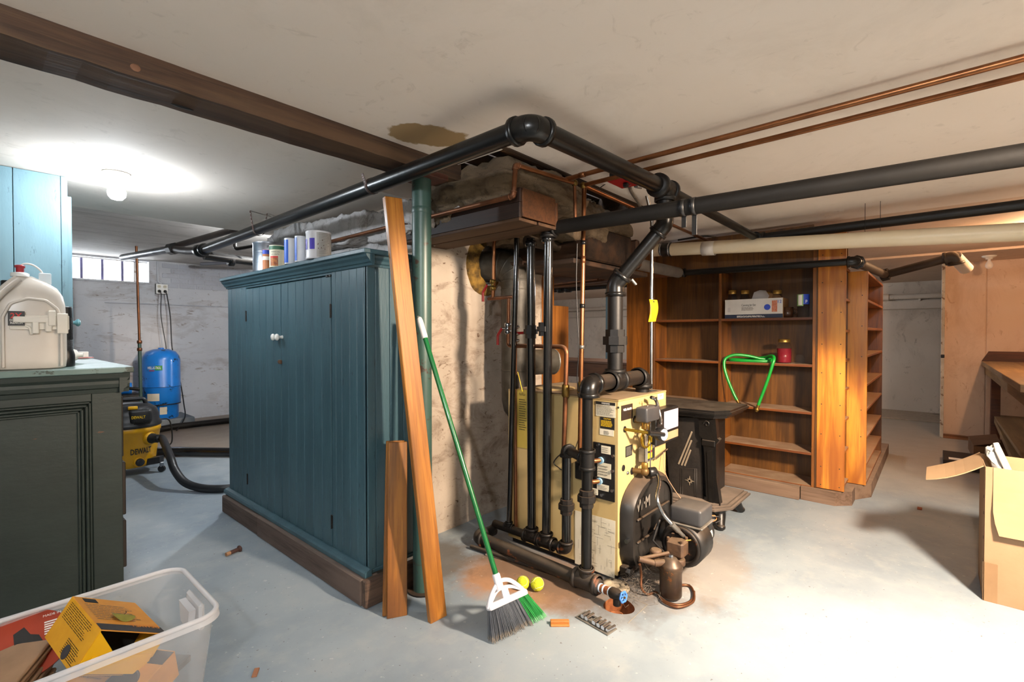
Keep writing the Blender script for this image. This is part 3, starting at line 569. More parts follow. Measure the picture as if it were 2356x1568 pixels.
# ---- leaning boards
ORANGE_BOARD = wood('orange_pine_board', '#b0742a', '#985c18', '#6a3e10', 'z', .5, .9, coat=.2)
BROWN_BOARD = wood('brown_pine_board', '#96601c', '#7c4a12', '#54300c', 'z', .5, .9, coat=.15)
def lean(a, b, top, th, label, mat, length=None, edge=None):
    """a, b: the two lower corners of the front face; top: mid point of the upper end"""
    a, b, top = V(a), V(b), V(top); u = (b - a); w = u.length; u.normalize(); up = (top - (a + b) / 2); L = up.length; up.normalize(); u = (u - up * u.dot(up)).normalized(); nn = u.cross(up)
    mid = (a + b) / 2; base = mid.copy()
    T = Matrix((u.to_4d(), nn.to_4d(), up.to_4d(), (0, 0, 0, 1))).transposed()
    for i in range(3): T[i][3] = base[i]
    T[3] = (0, 0, 0, 1)
    me = MB().box((-w / 2, -th, 0), (w / 2, 0, L), .003); o = solo(me, 'plank', mat, label, 'plank'); o.matrix_world = T; WM[o] = T; return o
a, b = P(993, 1434, z=0), P(1029, 1417, z=0); tp = P(906, 453, y=1.895); n_ = V((_f.x, _f.y, 0)).normalized()
lean(a + V((-.004, .0, .0)), b, tp, .028, 'long orange wooden plank leaning up past the cabinet to the pipe', ORANGE_BOARD)
a, b = P(890, 1425, z=0), P(937, 1415, z=0)
lean(a, b, P(915, 1016, y=1.965), .016, 'short brown wooden plank leaning on the cabinet side', BROWN_BOARD)
sb = lean(a + V((-.003, .03, 0)), b + V((-.006, .03, 0)), P(910, 1013, y=1.992), .014, 'short plank behind another, leaning on the cabinet side', BROWN_BOARD)
# ---- broom
BR = thing('broom', 'angle broom with green handle leaning on the green post', 'broom', P(1185, 1450, z=0))
h0 = P(1146, 1338, y=1.40); h1 = P(961, 720, y=1.905); GREEN = paint('green_enamel', '#0e6a34', '#0c5c2d', .25, coat=.3); hd = (h1 - h0).normalized()
part(MB().cyl(h0, h0.lerp(h1, .90), .0115, n=14), 'handle', GREEN, BR)
part(MB().lathe([(.013, 0), (.0145, .01), (.0145, .09), (.0125, .105), (.006, .112)], h0.lerp(h1, .895), hd, 14), 'grip', WHITE, BR)
part(MB().cyl(h0.lerp(h1, .985) + V((-.011, -.011, 0)), h0.lerp(h1, .985) + V((-.0135, -.0135, 0)), .004, n=10), 'hang_hole', PRINT_GREY, BR)
cL, cR = P(1124, 1398, y=1.405), P(1208, 1360, y=1.385); cT = h0
WB = paint('white_broom_plastic', '#e9e7ec', '#dedce2', .35)
part(MB().lathe([(.017, -.01), (.017, .05), (.014, .055)], h0 - hd * .02, hd, 16), 'socket', WB, BR)
du = (cR - cL).normalized(); dn = du.cross(hd).normalized()
arch = [cL + (cT - cL) * t + du * (-.012 * math.sin(t * math.pi)) for t in (0, .25, .5, .75, 1)]; arch2 = [cR + (cT - cR) * t + hd * (.028 * math.sin(t * math.pi)) for t in (0, .25, .5, .75, 1)]
part(MB().tube(smooth_path(arch), .009, 8).tube(smooth_path(arch2), .009, 8), 'cap_arch', WB, BR)
part(MB().tube(smooth_path([cL + du * .01 + hd * .01, cL.lerp(cR, .33) + hd * .05, cL.lerp(cR, .66) + hd * .045, cR - du * .006 + hd * .012]), .008, 8).obox(cL.lerp(cR, .5) + hd * .028, (.018, .009, .03), (du, dn, hd), .006), 'cap_web', WB, BR)
part(MB().obox(cL.lerp(cR, .5) + hd * .0, ((cR - cL).length / 2 + .004, .017, .013), (du, dn, hd), .008, 2), 'cap_bar', WB, BR)
gL, gR = P(1128, 1478, z=.003), P(1252, 1416, z=.003)
def bristles(t0, t1, n, mat, tip, name):
    for m_, s0, s1, nm in ((mat, 0, .86, name), (tip, .84, 1.0, name + '_tip')):
        mb = MB(); rr = random.Random(int(t0 * 100) + 5)
        for k in range(n):
            t_ = t0 + (t1 - t0) * rr.random(); j = (rr.random() - .5) * .024; a_ = cL.lerp(cR, t_) + dn * j * .8; b_ = gL.lerp(gR, t_ + (rr.random() - .5) * .02) + dn * (j * 2.2); b_.z = .002 + .012 * rr.random()
            p, q = a_.lerp(b_, s0), a_.lerp(b_, s1); mb.cyl(p, q, .00095, .0011, 4, False)
        part(mb, nm, m_, BR, stuff=True)
bristles(0.0, .72, 420, paint('grey_bristle', '#565a62', '#6d727a', .5), paint('dusty_bristle', '#8a8278', '#77706a', .9), 'grey_bristles')
bristles(.72, 1.0, 190, paint('green_bristle', '#2f9a4c', '#27873f', .5), paint('pale_green_bristle', '#7fc48d', '#69b079', .8), 'green_bristles')
# ---- small things on the floor
FELT = paint('tennis_felt', '#c9cf2a', '#b5bb22', .95, 0, 40, bump=.6, bscale=160)
for px, py, lab, ang in ((1203, 1355, 'yellow tennis ball nearer the broom', .3), (1236, 1358, 'yellow tennis ball right beside another, nearer the boiler', 1.4)):
    q = P(px, py, z=0); tb = thing('tennis_ball', lab, 'ball', q, (0, 0, ang), group='two tennis balls on the floor')
    part(MB(WM[tb]).ball((0, 0, .0335), .0335, 22, 16), 'felt_ball', FELT, tb)
    sm = []
    for k in range(40):
        th = 2 * math.pi * k / 40; A_, B_ = .44 * math.pi, .0
        x_, y_, z_ = .75 * math.cos(th) + .25 * math.cos(3 * th), .75 * math.sin(th) - .25 * math.sin(3 * th), .866 * math.sin(2 * th); v_ = V((x_, z_, y_)).normalized() * .0336; sm.append(v_ + V((0, 0, .0335)))
    part(MB(WM[tb]).tube(sm, .0012, 5, closed=True), 'seam', paint('tennis_seam', '#dfe0b0', '#d2d49a', .9), tb)
q = P(1288, 1437, z=0); ud = (P(1308, 1430, z=0) - P(1268, 1430, z=0)).normalized()
o = thing('wood_offcut', 'short grooved wooden offcut on the floor beside the broom', 'offcut', q, (0, 0, math.atan2(ud.y, ud.x)))
part(MB(WM[o]).box((-.042, -.016, 0), (.042, .012, .009), .002).box((-.042, -.004, .009), (.042, .014, .02), .002), 'block', wood('offcut_wood', '#a06630', '#6e3d18', '#b87a3c', 'x', .6), o)
# socket tray
a = P(1323, 1420, z=0); b = P(1398, 1463, z=0); w_ = P(1350, 1403, z=0); u = (b - a).normalized(); w = (w_ - a); w = (w - u * w.dot(u)).normalized(); L = (b - a).length; wd_ = .07
T = Matrix.LocRotScale(a, Matrix((u, w, V((0, 0, 1)))).transposed().to_quaternion(), None)
o = thing('socket_tray', 'grey moulded tray of chrome sockets lying on the floor', 'socket tray', a, T.to_euler()); TRAYM = paint('grey_tray', '#55524c', '#6b675f', .7, scale=20)
part(MB(WM[o]).box((0, 0, 0), (L, wd_, .006), .002).box((.02, .012, .006), (L - .05, .02, .018), .002).box((.02, wd_ - .02, .006), (L - .05, wd_ - .012, .018), .002), 'tray', TRAYM, o)
for k in range(6): part(MB(WM[o]).box((.022 + k * .0275, .018, .006), (.026 + k * .0275, wd_ - .018, .015)), 'divider', TRAYM, o)
for k, x in enumerate((.036, .058, .1, .126, .15)):
    part(MB(WM[o]).cyl((x, .008, .018), (x, .034, .018), .0095, n=16).cyl((x, .034, .018), (x, .036, .018), .0075, n=14).cyl((x, .036, .018), (x, .062, .018), .0078, n=16), 'socket', CHROME, o)
part(MB(WM[o]).cyl((.172, .01, .016), (.176, .062, .016), .007, n=14), 'socket', CHROME, o)
# railway spike and a splinter
a = P(520, 1275, z=.014); b = P(553, 1261, z=.014); o = thing('iron_spike', 'short rusty iron spike lying on the floor before the cabinet', 'spike', a); d = (b - a).normalized()
part(MB().cyl(a, a.lerp(b, .3), .011, n=12), 'bare_end', paint('pale_rust', '#a5805f', '#8a6446', .7), o); part(MB().cyl(a.lerp(b, .28), a.lerp(b, .9), .0115, n=12), 'shank', paint('dark_rust', '#3a241e', '#4d2f26', .7), o); part(MB().lathe([(.012, -.006), (.02, 0), (.02, .006), (.012, .012), (.001, .014)], a.lerp(b, .9), d, 12), 'head', MATS['dark_rust'], o)
q = P(588, 1548, z=0); solo(MB().obox(q + V((0, 0, .003)), (.024, .009, .003), (V((.55, .83, 0)), V((-.83, .55, 0)), V((0, 0, 1))), .001), 'wood_shim', wood('shim_wood', '#8a5a40', '#6a4030', '#9a6a4c', 'x', .7), 'small brown wood splinter on the floor in the foreground', 'splinter', q)
q = P(2116, 1170, z=0); solo(MB().obox(q + V((0, 0, .003)), (.03, .014, .003), None, .001), 'dry_leaf', paint('leaf_brown', '#8a4a2c', '#7a3f24', .8), 'small reddish dry leaf on the floor left of the cardboard box', 'leaf', q)
# ================================================================== green dresser and the cupboard standing on it
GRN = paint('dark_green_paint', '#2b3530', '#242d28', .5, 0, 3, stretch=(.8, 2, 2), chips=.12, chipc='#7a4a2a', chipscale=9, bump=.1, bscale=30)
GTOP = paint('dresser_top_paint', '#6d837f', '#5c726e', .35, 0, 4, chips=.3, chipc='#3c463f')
DX, DYF = .543, 3.17; LX = -.62
ds = thing('dresser', 'dark green painted dresser with panelled end and moulded top', 'dresser', (.0, 4.0, 0))
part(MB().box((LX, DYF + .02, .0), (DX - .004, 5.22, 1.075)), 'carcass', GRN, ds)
zr = P(120, 930, y=DYF).z; xs_ = P(212, 1000, y=DYF).x
part(MB().box((xs_, DYF, 0), (DX, DYF + .03, 1.0), .002), 'stile', GRN, ds)
part(MB().box((LX, DYF, zr), (xs_ - .001, DYF + .03, 1.0), .002), 'rail', GRN, ds)
part(MB().box((LX, DYF + .016, .0), (xs_, DYF + .03, zr), .001), 'end_panel', GRN, ds)
for k, (o_, d_) in enumerate(((0, .002), (.014, -.012), (.03, -.004), (.042, .006))):
    part(MB().box((xs_ - o_ - .013, DYF + d_, 0), (xs_ - o_, DYF + .028, zr - o_), .004), 'panel_bead', GRN, ds); part(MB().box((LX, DYF + d_, zr - o_ - .013), (xs_ - o_, DYF + .028, zr - o_), .004), 'panel_bead', GRN, ds)
prof = [(-.01, 1.0), (.004, 1.0), (.008, 1.02), (.02, 1.026), (.024, 1.045), (.02, 1.06), (.03, 1.075), (.034, 1.098), (-.01, 1.098)]
part(MB().prism([(LX, DYF - o_, z) for o_, z in prof], (DX - LX + .03, 0, 0)), 'cornice', GRN, ds); part(MB().prism([(DX + o_ - .003, DYF - .03, z) for o_, z in prof], (0, 2.06, 0)), 'cornice', GRN, ds)
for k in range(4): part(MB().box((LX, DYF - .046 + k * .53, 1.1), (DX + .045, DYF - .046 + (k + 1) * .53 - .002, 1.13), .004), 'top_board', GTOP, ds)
for z0, z1 in ((.06, .31), (.34, .62), (.65, .97)):
    dw = part(MB().box((DX - .004, DYF + .06, z0), (DX + .016 + (.008 if z0 < .5 else 0), 5.1, z1), .004), 'drawer', paint('drawer_edge', '#3b332c', '#2d2722', .6), ds)
    for yy in (3.7, 4.6): part(MB().lathe([(.012, 0), (.01, .012), (.018, .02), (.016, .03), (.001, .034)], (DX + .02, yy, (z0 + z1) / 2), (1, 0, 0), 14), 'knob', GRN, dw)
LBLUE = paint('light_blue_paint', '#6d8c96', '#62808a', .4, 0, 3, stretch=(2, 2, .5), chips=.25, chipc='#56707a', bump=.08)
cu = thing('wall_cupboard', 'light blue cupboard standing on the dresser up to the ceiling', 'cupboard', (.0, 4.2, 1.13))
cx, cy = P(156, 500, y=3.67).x, 3.67; s1, s2 = P(30, 500, y=3.67).x, P(140, 500, y=3.67).x
for a, b in ((LX, s1 - .0015), (s1 + .0015, s2 - .001), (s2 + .001, cx)): part(MB().box((a, cy, 1.132), (b, cy + .02, 2.176), .0015), 'side_board', LBLUE, cu)
part(MB().box((LX, cy + .02, 1.132), (cx - .002, 5.15, 2.176)), 'carcass', LBLUE, cu)
dz = P(160, 452, y=3.7).z
for k in range(2):
    d_ = part(MB().box((cx, 3.70 + k * .72, 1.16), (cx + .02, 4.40 + k * .72, dz), .003), 'door', LBLUE, cu); q = P(168, 742, y=3.76)
    part(MB().lathe([(.012, 0), (.009, .012), (.02, .022), (.022, .03), (.014, .038), (.001, .04)], (cx + .02, 3.76 + k * 1.2, q.z), (1, 0, 0), 16), 'knob', paint('blue_knob', '#5f9098', '#557f88', .35), d_)
# ---- sprayer jug
J = P(66, 850, z=1.13); J = V((J.x, J.y + .0, 1.132)); dep = V((J.x, J.y, 0)).dot(V((_f.x, _f.y, 0))); k = dep / F_PX
tx = V((_r.x, _r.y, 0)).normalized(); tn = V((-J.x, -J.y, 0)).normalized(); tx = V((-tn.y, tn.x, 0))
if tx.dot(_r) < 0: tx = -tx
jg = thing('sprayer_jug', 'white plastic weed sprayer jug with red cap on the dresser', 'jug', J)
JM = paint('jug_plastic', '#d8d0c6', '#cdc4b8', .3, scale=3); 
def jug_sections(secs, n=28, e=3.2):
    vs = []; 
    for z, hw, hd_, xo in secs:
        for i in range(n):
            a_ = 2 * math.pi * i / n; c_, s_ = math.cos(a_), math.sin(a_); vs.append(J + tx * (xo + hw * math.copysign(abs(c_) ** (2 / e), c_)) - tn * 0 + tn * (hd_ * math.copysign(abs(s_) ** (2 / e), s_) - .075) + V((0, 0, z)))
    m = len(secs); fs = [(q * n + i, q * n + (i + 1) % n, (q + 1) * n + (i + 1) % n, (q + 1) * n + i) for q in range(m - 1) for i in range(n)] + [list(range((m - 1) * n, m * n)), list(range(n))[::-1]]
    return MB().add(vs, fs, True)
px = lambda v: v * k
part(jug_sections([(0, px(60), .07, 0), (.006, px(65), .075, 0), (px(20), px(67), .076, 0), (px(100), px(67), .076, 0), (px(150), px(65), .075, 0), (px(172), px(58), .07, 3 * k), (px(190), px(45), .06, 6 * k), (px(203), px(30), .045, 4 * k), (px(212), px(20), .032, -4 * k), (px(216), px(17), .028, -8 * k)]), 'jug_body', JM, jg)
part(MB().tube(smooth_path([J + tx * px(a_) + V((0, 0, px(b_))) + tn * .0 for a_, b_ in ((-58, 120), (-56, 150), (-40, 178), (-22, 200), (-14, 208))]), px(9), 10), 'handle', JM, jg)
part(MB().tube([J + tx * px(a_) + V((0, 0, px(b_))) + tn * .003 for a_, b_ in ((-40, 6), (-40, 120), (-28, 150), (0, 163), (30, 160), (50, 140), (56, 110), (56, 6))], .006, 8, fil=.03), 'front_rib', JM, jg)
cap0 = J + tx * px(-12) + V((0, 0, px(214))) - tn * .06
part(MB().lathe([(px(16), 0), (px(16), px(8)), (px(10), px(10))], cap0, n=18), 'collar', WHITE, jg); part(MB().lathe([(px(7), px(8)), (px(7), px(20)), (px(9), px(21)), (px(9), px(26)), (px(7), px(27))], cap0, n=8), 'cap', paint('red_cap', '#a8242c', '#98202a', .4), jg)
part(MB().lathe([(px(10), 0), (px(10), px(13)), (px(8), px(15))], J + tx * px(-34) + V((0, 0, px(190))) - tn * .09, n=16), 'side_cap', BLACK, jg)
part(MB().tube(smooth_path([cap0 + V((0, 0, px(22))), cap0 + tx * px(6) + V((0, 0, px(30))), cap0 + tx * px(20) + V((0, 0, px(30))), cap0 + tx * px(34) + V((0, 0, px(18))), cap0 + tx * px(40) + V((0, 0, px(2)))]), px(2.0), 8), 'hose', WHITE, jg)
part(MB().obox(cap0 + tx * px(42) + V((0, 0, px(-2))), (px(11), .01, px(14)), (tx, tn, V((0, 0, 1))), .004), 'clear_pouch', glassy('clear_pouch', (.9, .93, .95, 1), .5), jg)
fo = J + tn * .004
WH2 = paint('sprayer_white', '#e2dcd0', '#d8d1c4', .35); up = V((0, 0, 1))
part(MB().obox(fo + tx * px(20) + up * px(108), (px(50), .006, px(17)), (tx, tn, up), .003), 'wand_holder', WH2, jg)
part(MB().obox(fo + tx * px(10) + up * px(114) + tn * .012, (px(34), .008, px(7)), (tx, tn, up), .004).obox(fo + tx * px(40) + up * px(118) + tn * .014, (px(7), .01, px(18)), (tx, tn, up), .004).obox(fo + tx * px(12) + up * px(96) + tn * .012, (px(6), .008, px(14)), (tx, tn, up), .004).obox(fo + tx * px(58) + up * px(106) + tn * .006, (px(10), .008, px(24)), (tx, tn, up), .003).obox(fo + tx * px(34) + up * px(98) + tn * .012, (px(6), .008, px(12)), (tx, tn, up), .004), 'spray_gun', WH2, jg)
part(MB().tube(smooth_path([fo + tx * px(-26) + up * px(100) + tn * .006, fo + tx * px(0) + up * px(98) + tn * .006, fo + tx * px(6) + up * px(80) + tn * .006]), .006, 8), 'trigger_guard', WH2, jg)
so_ = fo + tx * px(-32) + up * px(100) + tn * .0125
st = part(sheet(so_, tx, up, px(27), px(33)), 'sticker', paint('charcoal_sticker', '#2f2e2c', '#2f2e2c', .5), jg)
text('2X', px(12), so_ + tx * px(4) + up * px(17) + tn * .001, tx, up, PRINT_RED, st, width=px(19), bold=.02); text('EXTENDED', px(4.2), so_ + tx * px(3) + up * px(10.5) + tn * .001, tx, up, PRINT_WHITE, st, width=px(21)); text('REACH', px(5), so_ + tx * px(4) + up * px(4) + tn * .001, tx, up, PRINT_WHITE, st, width=px(19))
for k2, (z0, z1, col) in enumerate(((122, 146, PRINT_ORANGE), (88, 118, paint('grey_jug_label', '#6d6a66', '#5c5a57', .5)), (66, 86, PRINT_RED), (20, 64, paint('dark_jug_label', '#3c2f28', '#2c241f', .5)))):
    part(sheet(J + tx * px(-68.5) + up * px(z0) - tn * .115, tn, up, .08, px(z1 - z0), .001), 'side_label', col, jg)
# flashlight, bottle, clip, yellow item
q = P(152, 842, z=1.132); fl = thing('flashlight', 'black metal flashlight standing on its head on the dresser', 'flashlight', q); kk = V((q.x, q.y, 0)).dot(V((_f.x, _f.y, 0))) / F_PX
part(MB().lathe([(kk * 15, 0), (kk * 16, .003), (kk * 16, kk * 26), (kk * 13.5, kk * 36)], q, n=24), 'head', BLACK, fl); part(MB().lathe([(kk * 12.8, kk * 35), (kk * 12.8, kk * 60), (kk * 12.2, kk * 61), (kk * 13, kk * 62), (kk * 13, kk * 112)], q, n=24), 'barrel', paint('knurled_black', '#0e0e0f', '#17171a', .5, bump=.5, bscale=220), fl); part(MB().lathe([(kk * 12.4, kk * 111), (kk * 12.4, kk * 134), (kk * 11.5, kk * 137), (.001, kk * 137)], q, n=24), 'tail_cap', BLACK, fl)
q = P(174, 836, z=1.132); bo = thing('white_bottle', 'white plastic bottle lying behind the flashlight on the dresser', 'bottle', q); part(MB().lathe([(.02, 0), (.038, .012), (.042, .04), (.042, .12), (.03, .15), (.014, .16), (.014, .18)], q + V((-.12, .22, .042)), (.97, -.22, 0), 20), 'bottle', WHITE, bo)
q = P(192, 817, z=1.132); q = V((q.x, min(q.y, 4.8), 1.132)); q = P(192, 818, y=4.4); q.z = 1.132; o = thing('plastic_tray', 'small white and red plastic holder at the back of the dresser', 'holder', q); part(MB().box(q + V((-.04, -.03, 0)), q + V((.05, .05, .006)), .002), 'base', paint('pink_plastic', '#d09090', '#c88080', .4), o); part(MB().box(q + V((-.03, -.02, .006)), q + V((.025, .03, .045)), .004), 'holder', WHITE, o)
q = P(4, 851, z=1.132); o = thing('yellow_grip', 'yellow handled tool end at the left edge of the dresser top', 'tool', q); part(MB().lathe([(.004, 0), (.018, .005), (.02, .02), (.016, .05), (.001, .055)], q + V((-.03, -.0, 0)), n=16), 'grip', paint('yellow_plastic', '#c8932a', '#b88524', .4), o)
# ================================================================== clear plastic bin and its contents
BX0, BX1, BY0, BY1, BZ = -.30, .575, 1.80, 2.30, .36
BINM = glassy('frosted_bin_plastic', (.80, .81, .83, 1), .72, .35); RIM = glassy('bin_rim_plastic', (.85, .85, .87, 1), .45, .3)
def rrect(x0, x1, y0, y1, z, rad, n=7, bulge=0.0):
    out = []
    for cx_, cy_, a0 in ((x1 - rad, y1 - rad, 0), (x0 + rad, y1 - rad, 90), (x0 + rad, y0 + rad, 180), (x1 - rad, y0 + rad, 270)):
        for i in range(n + 1): a_ = R(a0 + 90 * i / n); out.append(V((cx_ + rad * math.cos(a_), cy_ + rad * math.sin(a_), z)))
    return [V((p.x + (bulge * math.cos((p.y - (y0 + y1) / 2) / (y1 - y0) * math.pi) if p.x > (x0 + x1) / 2 else 0), p.y, z)) for p in out]
def loft(rings, cap0=True):
    n = len(rings[0]); mb = MB(); mb.add([p for q in rings for p in q], [(a * n + i, a * n + (i + 1) % n, (a + 1) * n + (i + 1) % n, (a + 1) * n + i) for a in range(len(rings) - 1) for i in range(n)], True)
    if cap0: mb.add(rings[0], [list(range(n))[::-1]])
    return mb
bn = thing('storage_bin', 'clear plastic storage bin full of boxes in the left foreground', 'bin', ((BX0 + BX1) / 2, 2.05, 0))
part(loft([rrect(BX0 + .06, BX1 - .06, BY0 + .05, BY1 - .05, .004, .05), rrect(BX0 + .05, BX1 - .05, BY0 + .04, BY1 - .04, .015, .06), rrect(BX0 + .02, BX1 - .02, BY0 + .015, BY1 - .015, BZ - .03, .06, bulge=.02), rrect(BX0 + .018, BX1 - .018, BY0 + .013, BY1 - .013, BZ, .06, bulge=.02)]), 'tub', BINM, bn)
part(MB().tube(rrect(BX0 + .012, BX1 - .012, BY0 + .008, BY1 - .008, BZ, .06, bulge=.022), .0085, 8, closed=True), 'rim', RIM, bn)
part(loft([rrect(BX0 + .004, BX1 - .004, BY0, BY1, BZ - .022, .06, bulge=.022), rrect(BX0 + .008, BX1 - .008, BY0 + .004, BY1 - .004, BZ, .06, bulge=.022)], False), 'lip', RIM, bn)
hx = BX1 + .004
part(MB().box((hx - .03, 1.97, BZ - .13), (hx - .012, 2.13, BZ - .03), .01).prism([(hx - .035, 1.99, BZ - .05), (hx - .035, 2.11, BZ - .05), (hx - .035, 2.09, BZ - .12), (hx - .035, 2.01, BZ - .12)], (-.022, 0, 0)), 'handle_recess', RIM, bn)
YEL = paint('yellow_carton', '#e0a424', '#d89a20', .5, scale=20); YELB = paint('bright_yellow_carton', '#f0b60a', '#e6ac08', .45); ORG = paint('orange_yellow_carton', '#d8963c', '#cf8c34', .5, scale=20); CHAR = paint('charcoal_carton', '#3f3d3f', '#353436', .6, scale=50)
def obasis(A, B, D):
    u = (B - A); lu = u.length; u.normalize(); w = (D - A); w = w - u * w.dot(u); lw = w.length; w.normalize(); return u, w, u.cross(w).normalized(), lu, lw
A, B, D = P(167, 1372, z=.42), P(310, 1387, z=.31), P(233, 1449, z=.39)
u, w, nn, lu, lw = obasis(A, B, D); nn = nn if nn.z > 0 else -nn; hgt = .125
b1 = thing('filter_carton', 'yellow open carton with a dry leaf on top in the plastic bin', 'carton', A - nn * hgt)
part(sheet(A, u, w, lu, lw, .002) if u.cross(w).z > 0 else MB().obox(A + u * lu / 2 + w * lw / 2, (lu / 2, lw / 2, .0015), (u, w, nn)), 'top_face', ORG, b1)
part(MB().obox(A + w * lw / 2 - nn * hgt / 2, (.0015, lw / 2, hgt / 2), (u, w, nn)), 'side_face', YEL, b1); part(MB().obox(B + w * lw / 2 - nn * hgt / 2, (.0015, lw / 2, hgt / 2), (u, w, nn)), 'side_face', YEL, b1); part(MB().obox(A + u * lu / 2 - nn * hgt / 2, (lu / 2, .0015, hgt / 2), (u, w, nn)), 'back_face', YEL, b1); part(MB().obox(A + u * lu / 2 + w * lw / 2 - nn * hgt, (lu / 2, lw / 2, .0015), (u, w, nn)), 'bottom_face', YEL, b1)
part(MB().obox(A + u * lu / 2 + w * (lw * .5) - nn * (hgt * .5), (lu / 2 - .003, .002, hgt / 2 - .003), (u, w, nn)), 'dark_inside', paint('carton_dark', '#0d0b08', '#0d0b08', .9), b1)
e0 = A + w * lw; n2 = nn
part(MB().prism([e0 - nn * .004, e0 - nn * .095, e0 - nn * .095 + u * lu * .4, e0 - nn * .06 + u * lu * .36, e0 - nn * .05 + u * lu * .3], w * .002), 'flap', YELB, b1); part(MB().prism([e0 + u * lu - nn * .004, e0 + u * lu * .62 - nn * .04, e0 + u * lu * .5 - nn * .095, e0 + u * lu - nn * .095], w * .002), 'flap', YELB, b1); part(MB().prism([e0 + u * lu * .1 - nn * .072 + w * .004, e0 + u * lu * .95 - nn * .06 + w * .004, e0 + u * lu * .95 - nn * .112 + w * .02, e0 + u * lu * .05 - nn * .112 + w * .02], w * .002), 'flap', YELB, b1)
tp = part(MB().obox(A + u * lu / 2 + w * (lw * .91) + nn * .0022, (lu / 2, lw * .085, .0008), (u, w, nn)), 'dark_band', CHAR, b1)
text('DEWALT', lw * .085, A + u * lu * .96 + w * (lw * .87) + nn * .0042, -u, -w, PRINT_ORANGE, tp, width=lu * .46, bold=.02, ext=0)
lines_of_print(A + u * lu * .08 + w * lw * .7 + nn * .0026, u, -w, lu * .7, lw * .5, 9, PRINT_GREY, b1, frac=.25, ext=0); 
part(MB().obox(A + u * lu * .22 + w * lw * .1 + nn * .0018, (lu * .1, lw * .06, .0006), (u, w, nn)), 'barcode', PRINT_BLACK, b1)
sd = A + w * lw - nn * hgt - u * .0022; lines_of_print(A + w * lw * .08 - nn * hgt * .45 - u * .0026, w, nn, lw * .75, hgt * .4, 9, PRINT_BLACK, b1, frac=.3, ext=0); lines_of_print(A + w * lw * .5 - nn * hgt * .93 - u * .0026, w, nn, lw * .45, hgt * .35, 8, PRINT_BLACK, b1, frac=.35, ext=0)
part(MB().cyl(A + w * lw * .62 - nn * hgt * .82 - u * .003, A + w * lw * .62 - nn * hgt * .82 - u * .0032, .02, n=16), 'filter_picture', CHAR, b1)
lc = A + u * lu * .47 + w * lw * .62 + nn * .004; leaf = []
for i in range(16):
    a_ = 2 * math.pi * i / 16; r_ = .034 * (1 + .12 * math.cos(a_ * 2)); leaf.append(lc + u * (r_ * math.cos(a_)) + w * (.8 * r_ * math.sin(a_)) + nn * (.004 + .006 * math.cos(2 * a_)))
lf = thing('dry_leaf', 'round dry olive leaf lying on the yellow carton', 'leaf', lc); LEAFM = paint('olive_leaf', '#8f8a3a', '#7d7830', .7, scale=40)
part(MB().add([lc + nn * .012] + leaf, [(0, 1 + i, 1 + (i + 1) % 16) for i in range(16)], True), 'blade', LEAFM, lf); part(MB().tube([lc + u * .0 + nn * .012, lc + u * .012 - w * .015 + nn * .013, lc + u * .018 - w * .03 + nn * .01], .0012, 5), 'stem', PRINT_BLACK, lf)
A, B, D = P(243, 1478, z=.235), P(403, 1496, z=.225), P(172, 1575, z=.2)
u, w, nn, lu, lw = obasis(A, B, D); nn = nn if nn.z > 0 else -nn; hgt = .1
b2 = thing('filter_carton', 'yellow carton with black band lying flat low in the plastic bin', 'carton', A - nn * hgt)
part(MB().obox(A + u * lu / 2 + w * lw / 2 - nn * hgt / 2, (lu / 2, lw / 2, hgt / 2), (u, w, nn), .002), 'box', ORG, b2)
bd = part(MB().obox(A + u * lu / 2 + w * (lw * .2) + nn * .001, (lu / 2, lw * .16, .0008), (u, w, nn)), 'dark_band', CHAR, b2)
text('DEWALT', lw * .16, A + u * lu * .05 + w * (lw * .28) + nn * .003, u, -w, PRINT_ORANGE, bd, width=lu * .6, bold=.02, ext=0)
for k2, s_ in enumerate(('STANDARD CARTRIDGE FILTER', 'FOR WET/DRY VAC', 'FILTRE A CARTOUCHE STANDARD POUR', 'ASPIRATEUR EAU/POUSSIERE', 'FILTRO DE CARTUCHO ESTANDAR PARA', 'ASPIRADORA SECO/MOJADO')): text(s_, lw * .035, A + u * lu * .05 + w * (lw * (.46 + .075 * k2)) + nn * .0012, u, -w, PRINT_BLACK, b2, ext=0)
part(MB().lathe([(.05, 0), (.05, .001), (.044, .001), (.044, 0)], A + u * lu * .7 + w * lw * .85 + nn * .001, nn, 28), 'round_emblem', CHAR, b2)
# orange disc
dc = P(60, 1482, z=.29); dn_ = V((-.05, -.62, .78)).normalized(); a_, b_, _ = frame(dn_); b_ = up - dn_ * up.dot(dn_); b_.normalize(); a_ = b_.cross(dn_)
od = thing('orange_disc', 'round orange cardboard bag top with a small flag in the plastic bin', 'disc', dc)
part(MB().cyl(dc - dn_ * .006, dc, .112, n=48), 'disc', paint('orange_card', '#9c3414', '#8e2d10', .55), od)
part(MB().prism([dc + a_ * x_ + b_ * y_ + dn_ * .0005 for x_, y_ in ((-.03, .045), (-.005, .06), (.01, .03), (.03, .02), (.045, -.02), (-.012, -.05), (-.025, -.02))], dn_ * .001), 'house_mark', PRINT_BLACK, od); part(MB().prism([dc + a_ * x_ + b_ * y_ + dn_ * .0005 for x_, y_ in ((-.12, -.02), (-.05, .0), (-.05, -.06), (-.12, -.07))], dn_ * .001), 'black_mark', BLACK, od)
for k2 in range(6): part(MB().obox(dc + a_ * .075 + b_ * (.055 - .008 * k2) + dn_ * .001, (.032, .0022, .0006), (a_, b_, dn_)), 'flag_stripe', PRINT_WHITE, od)
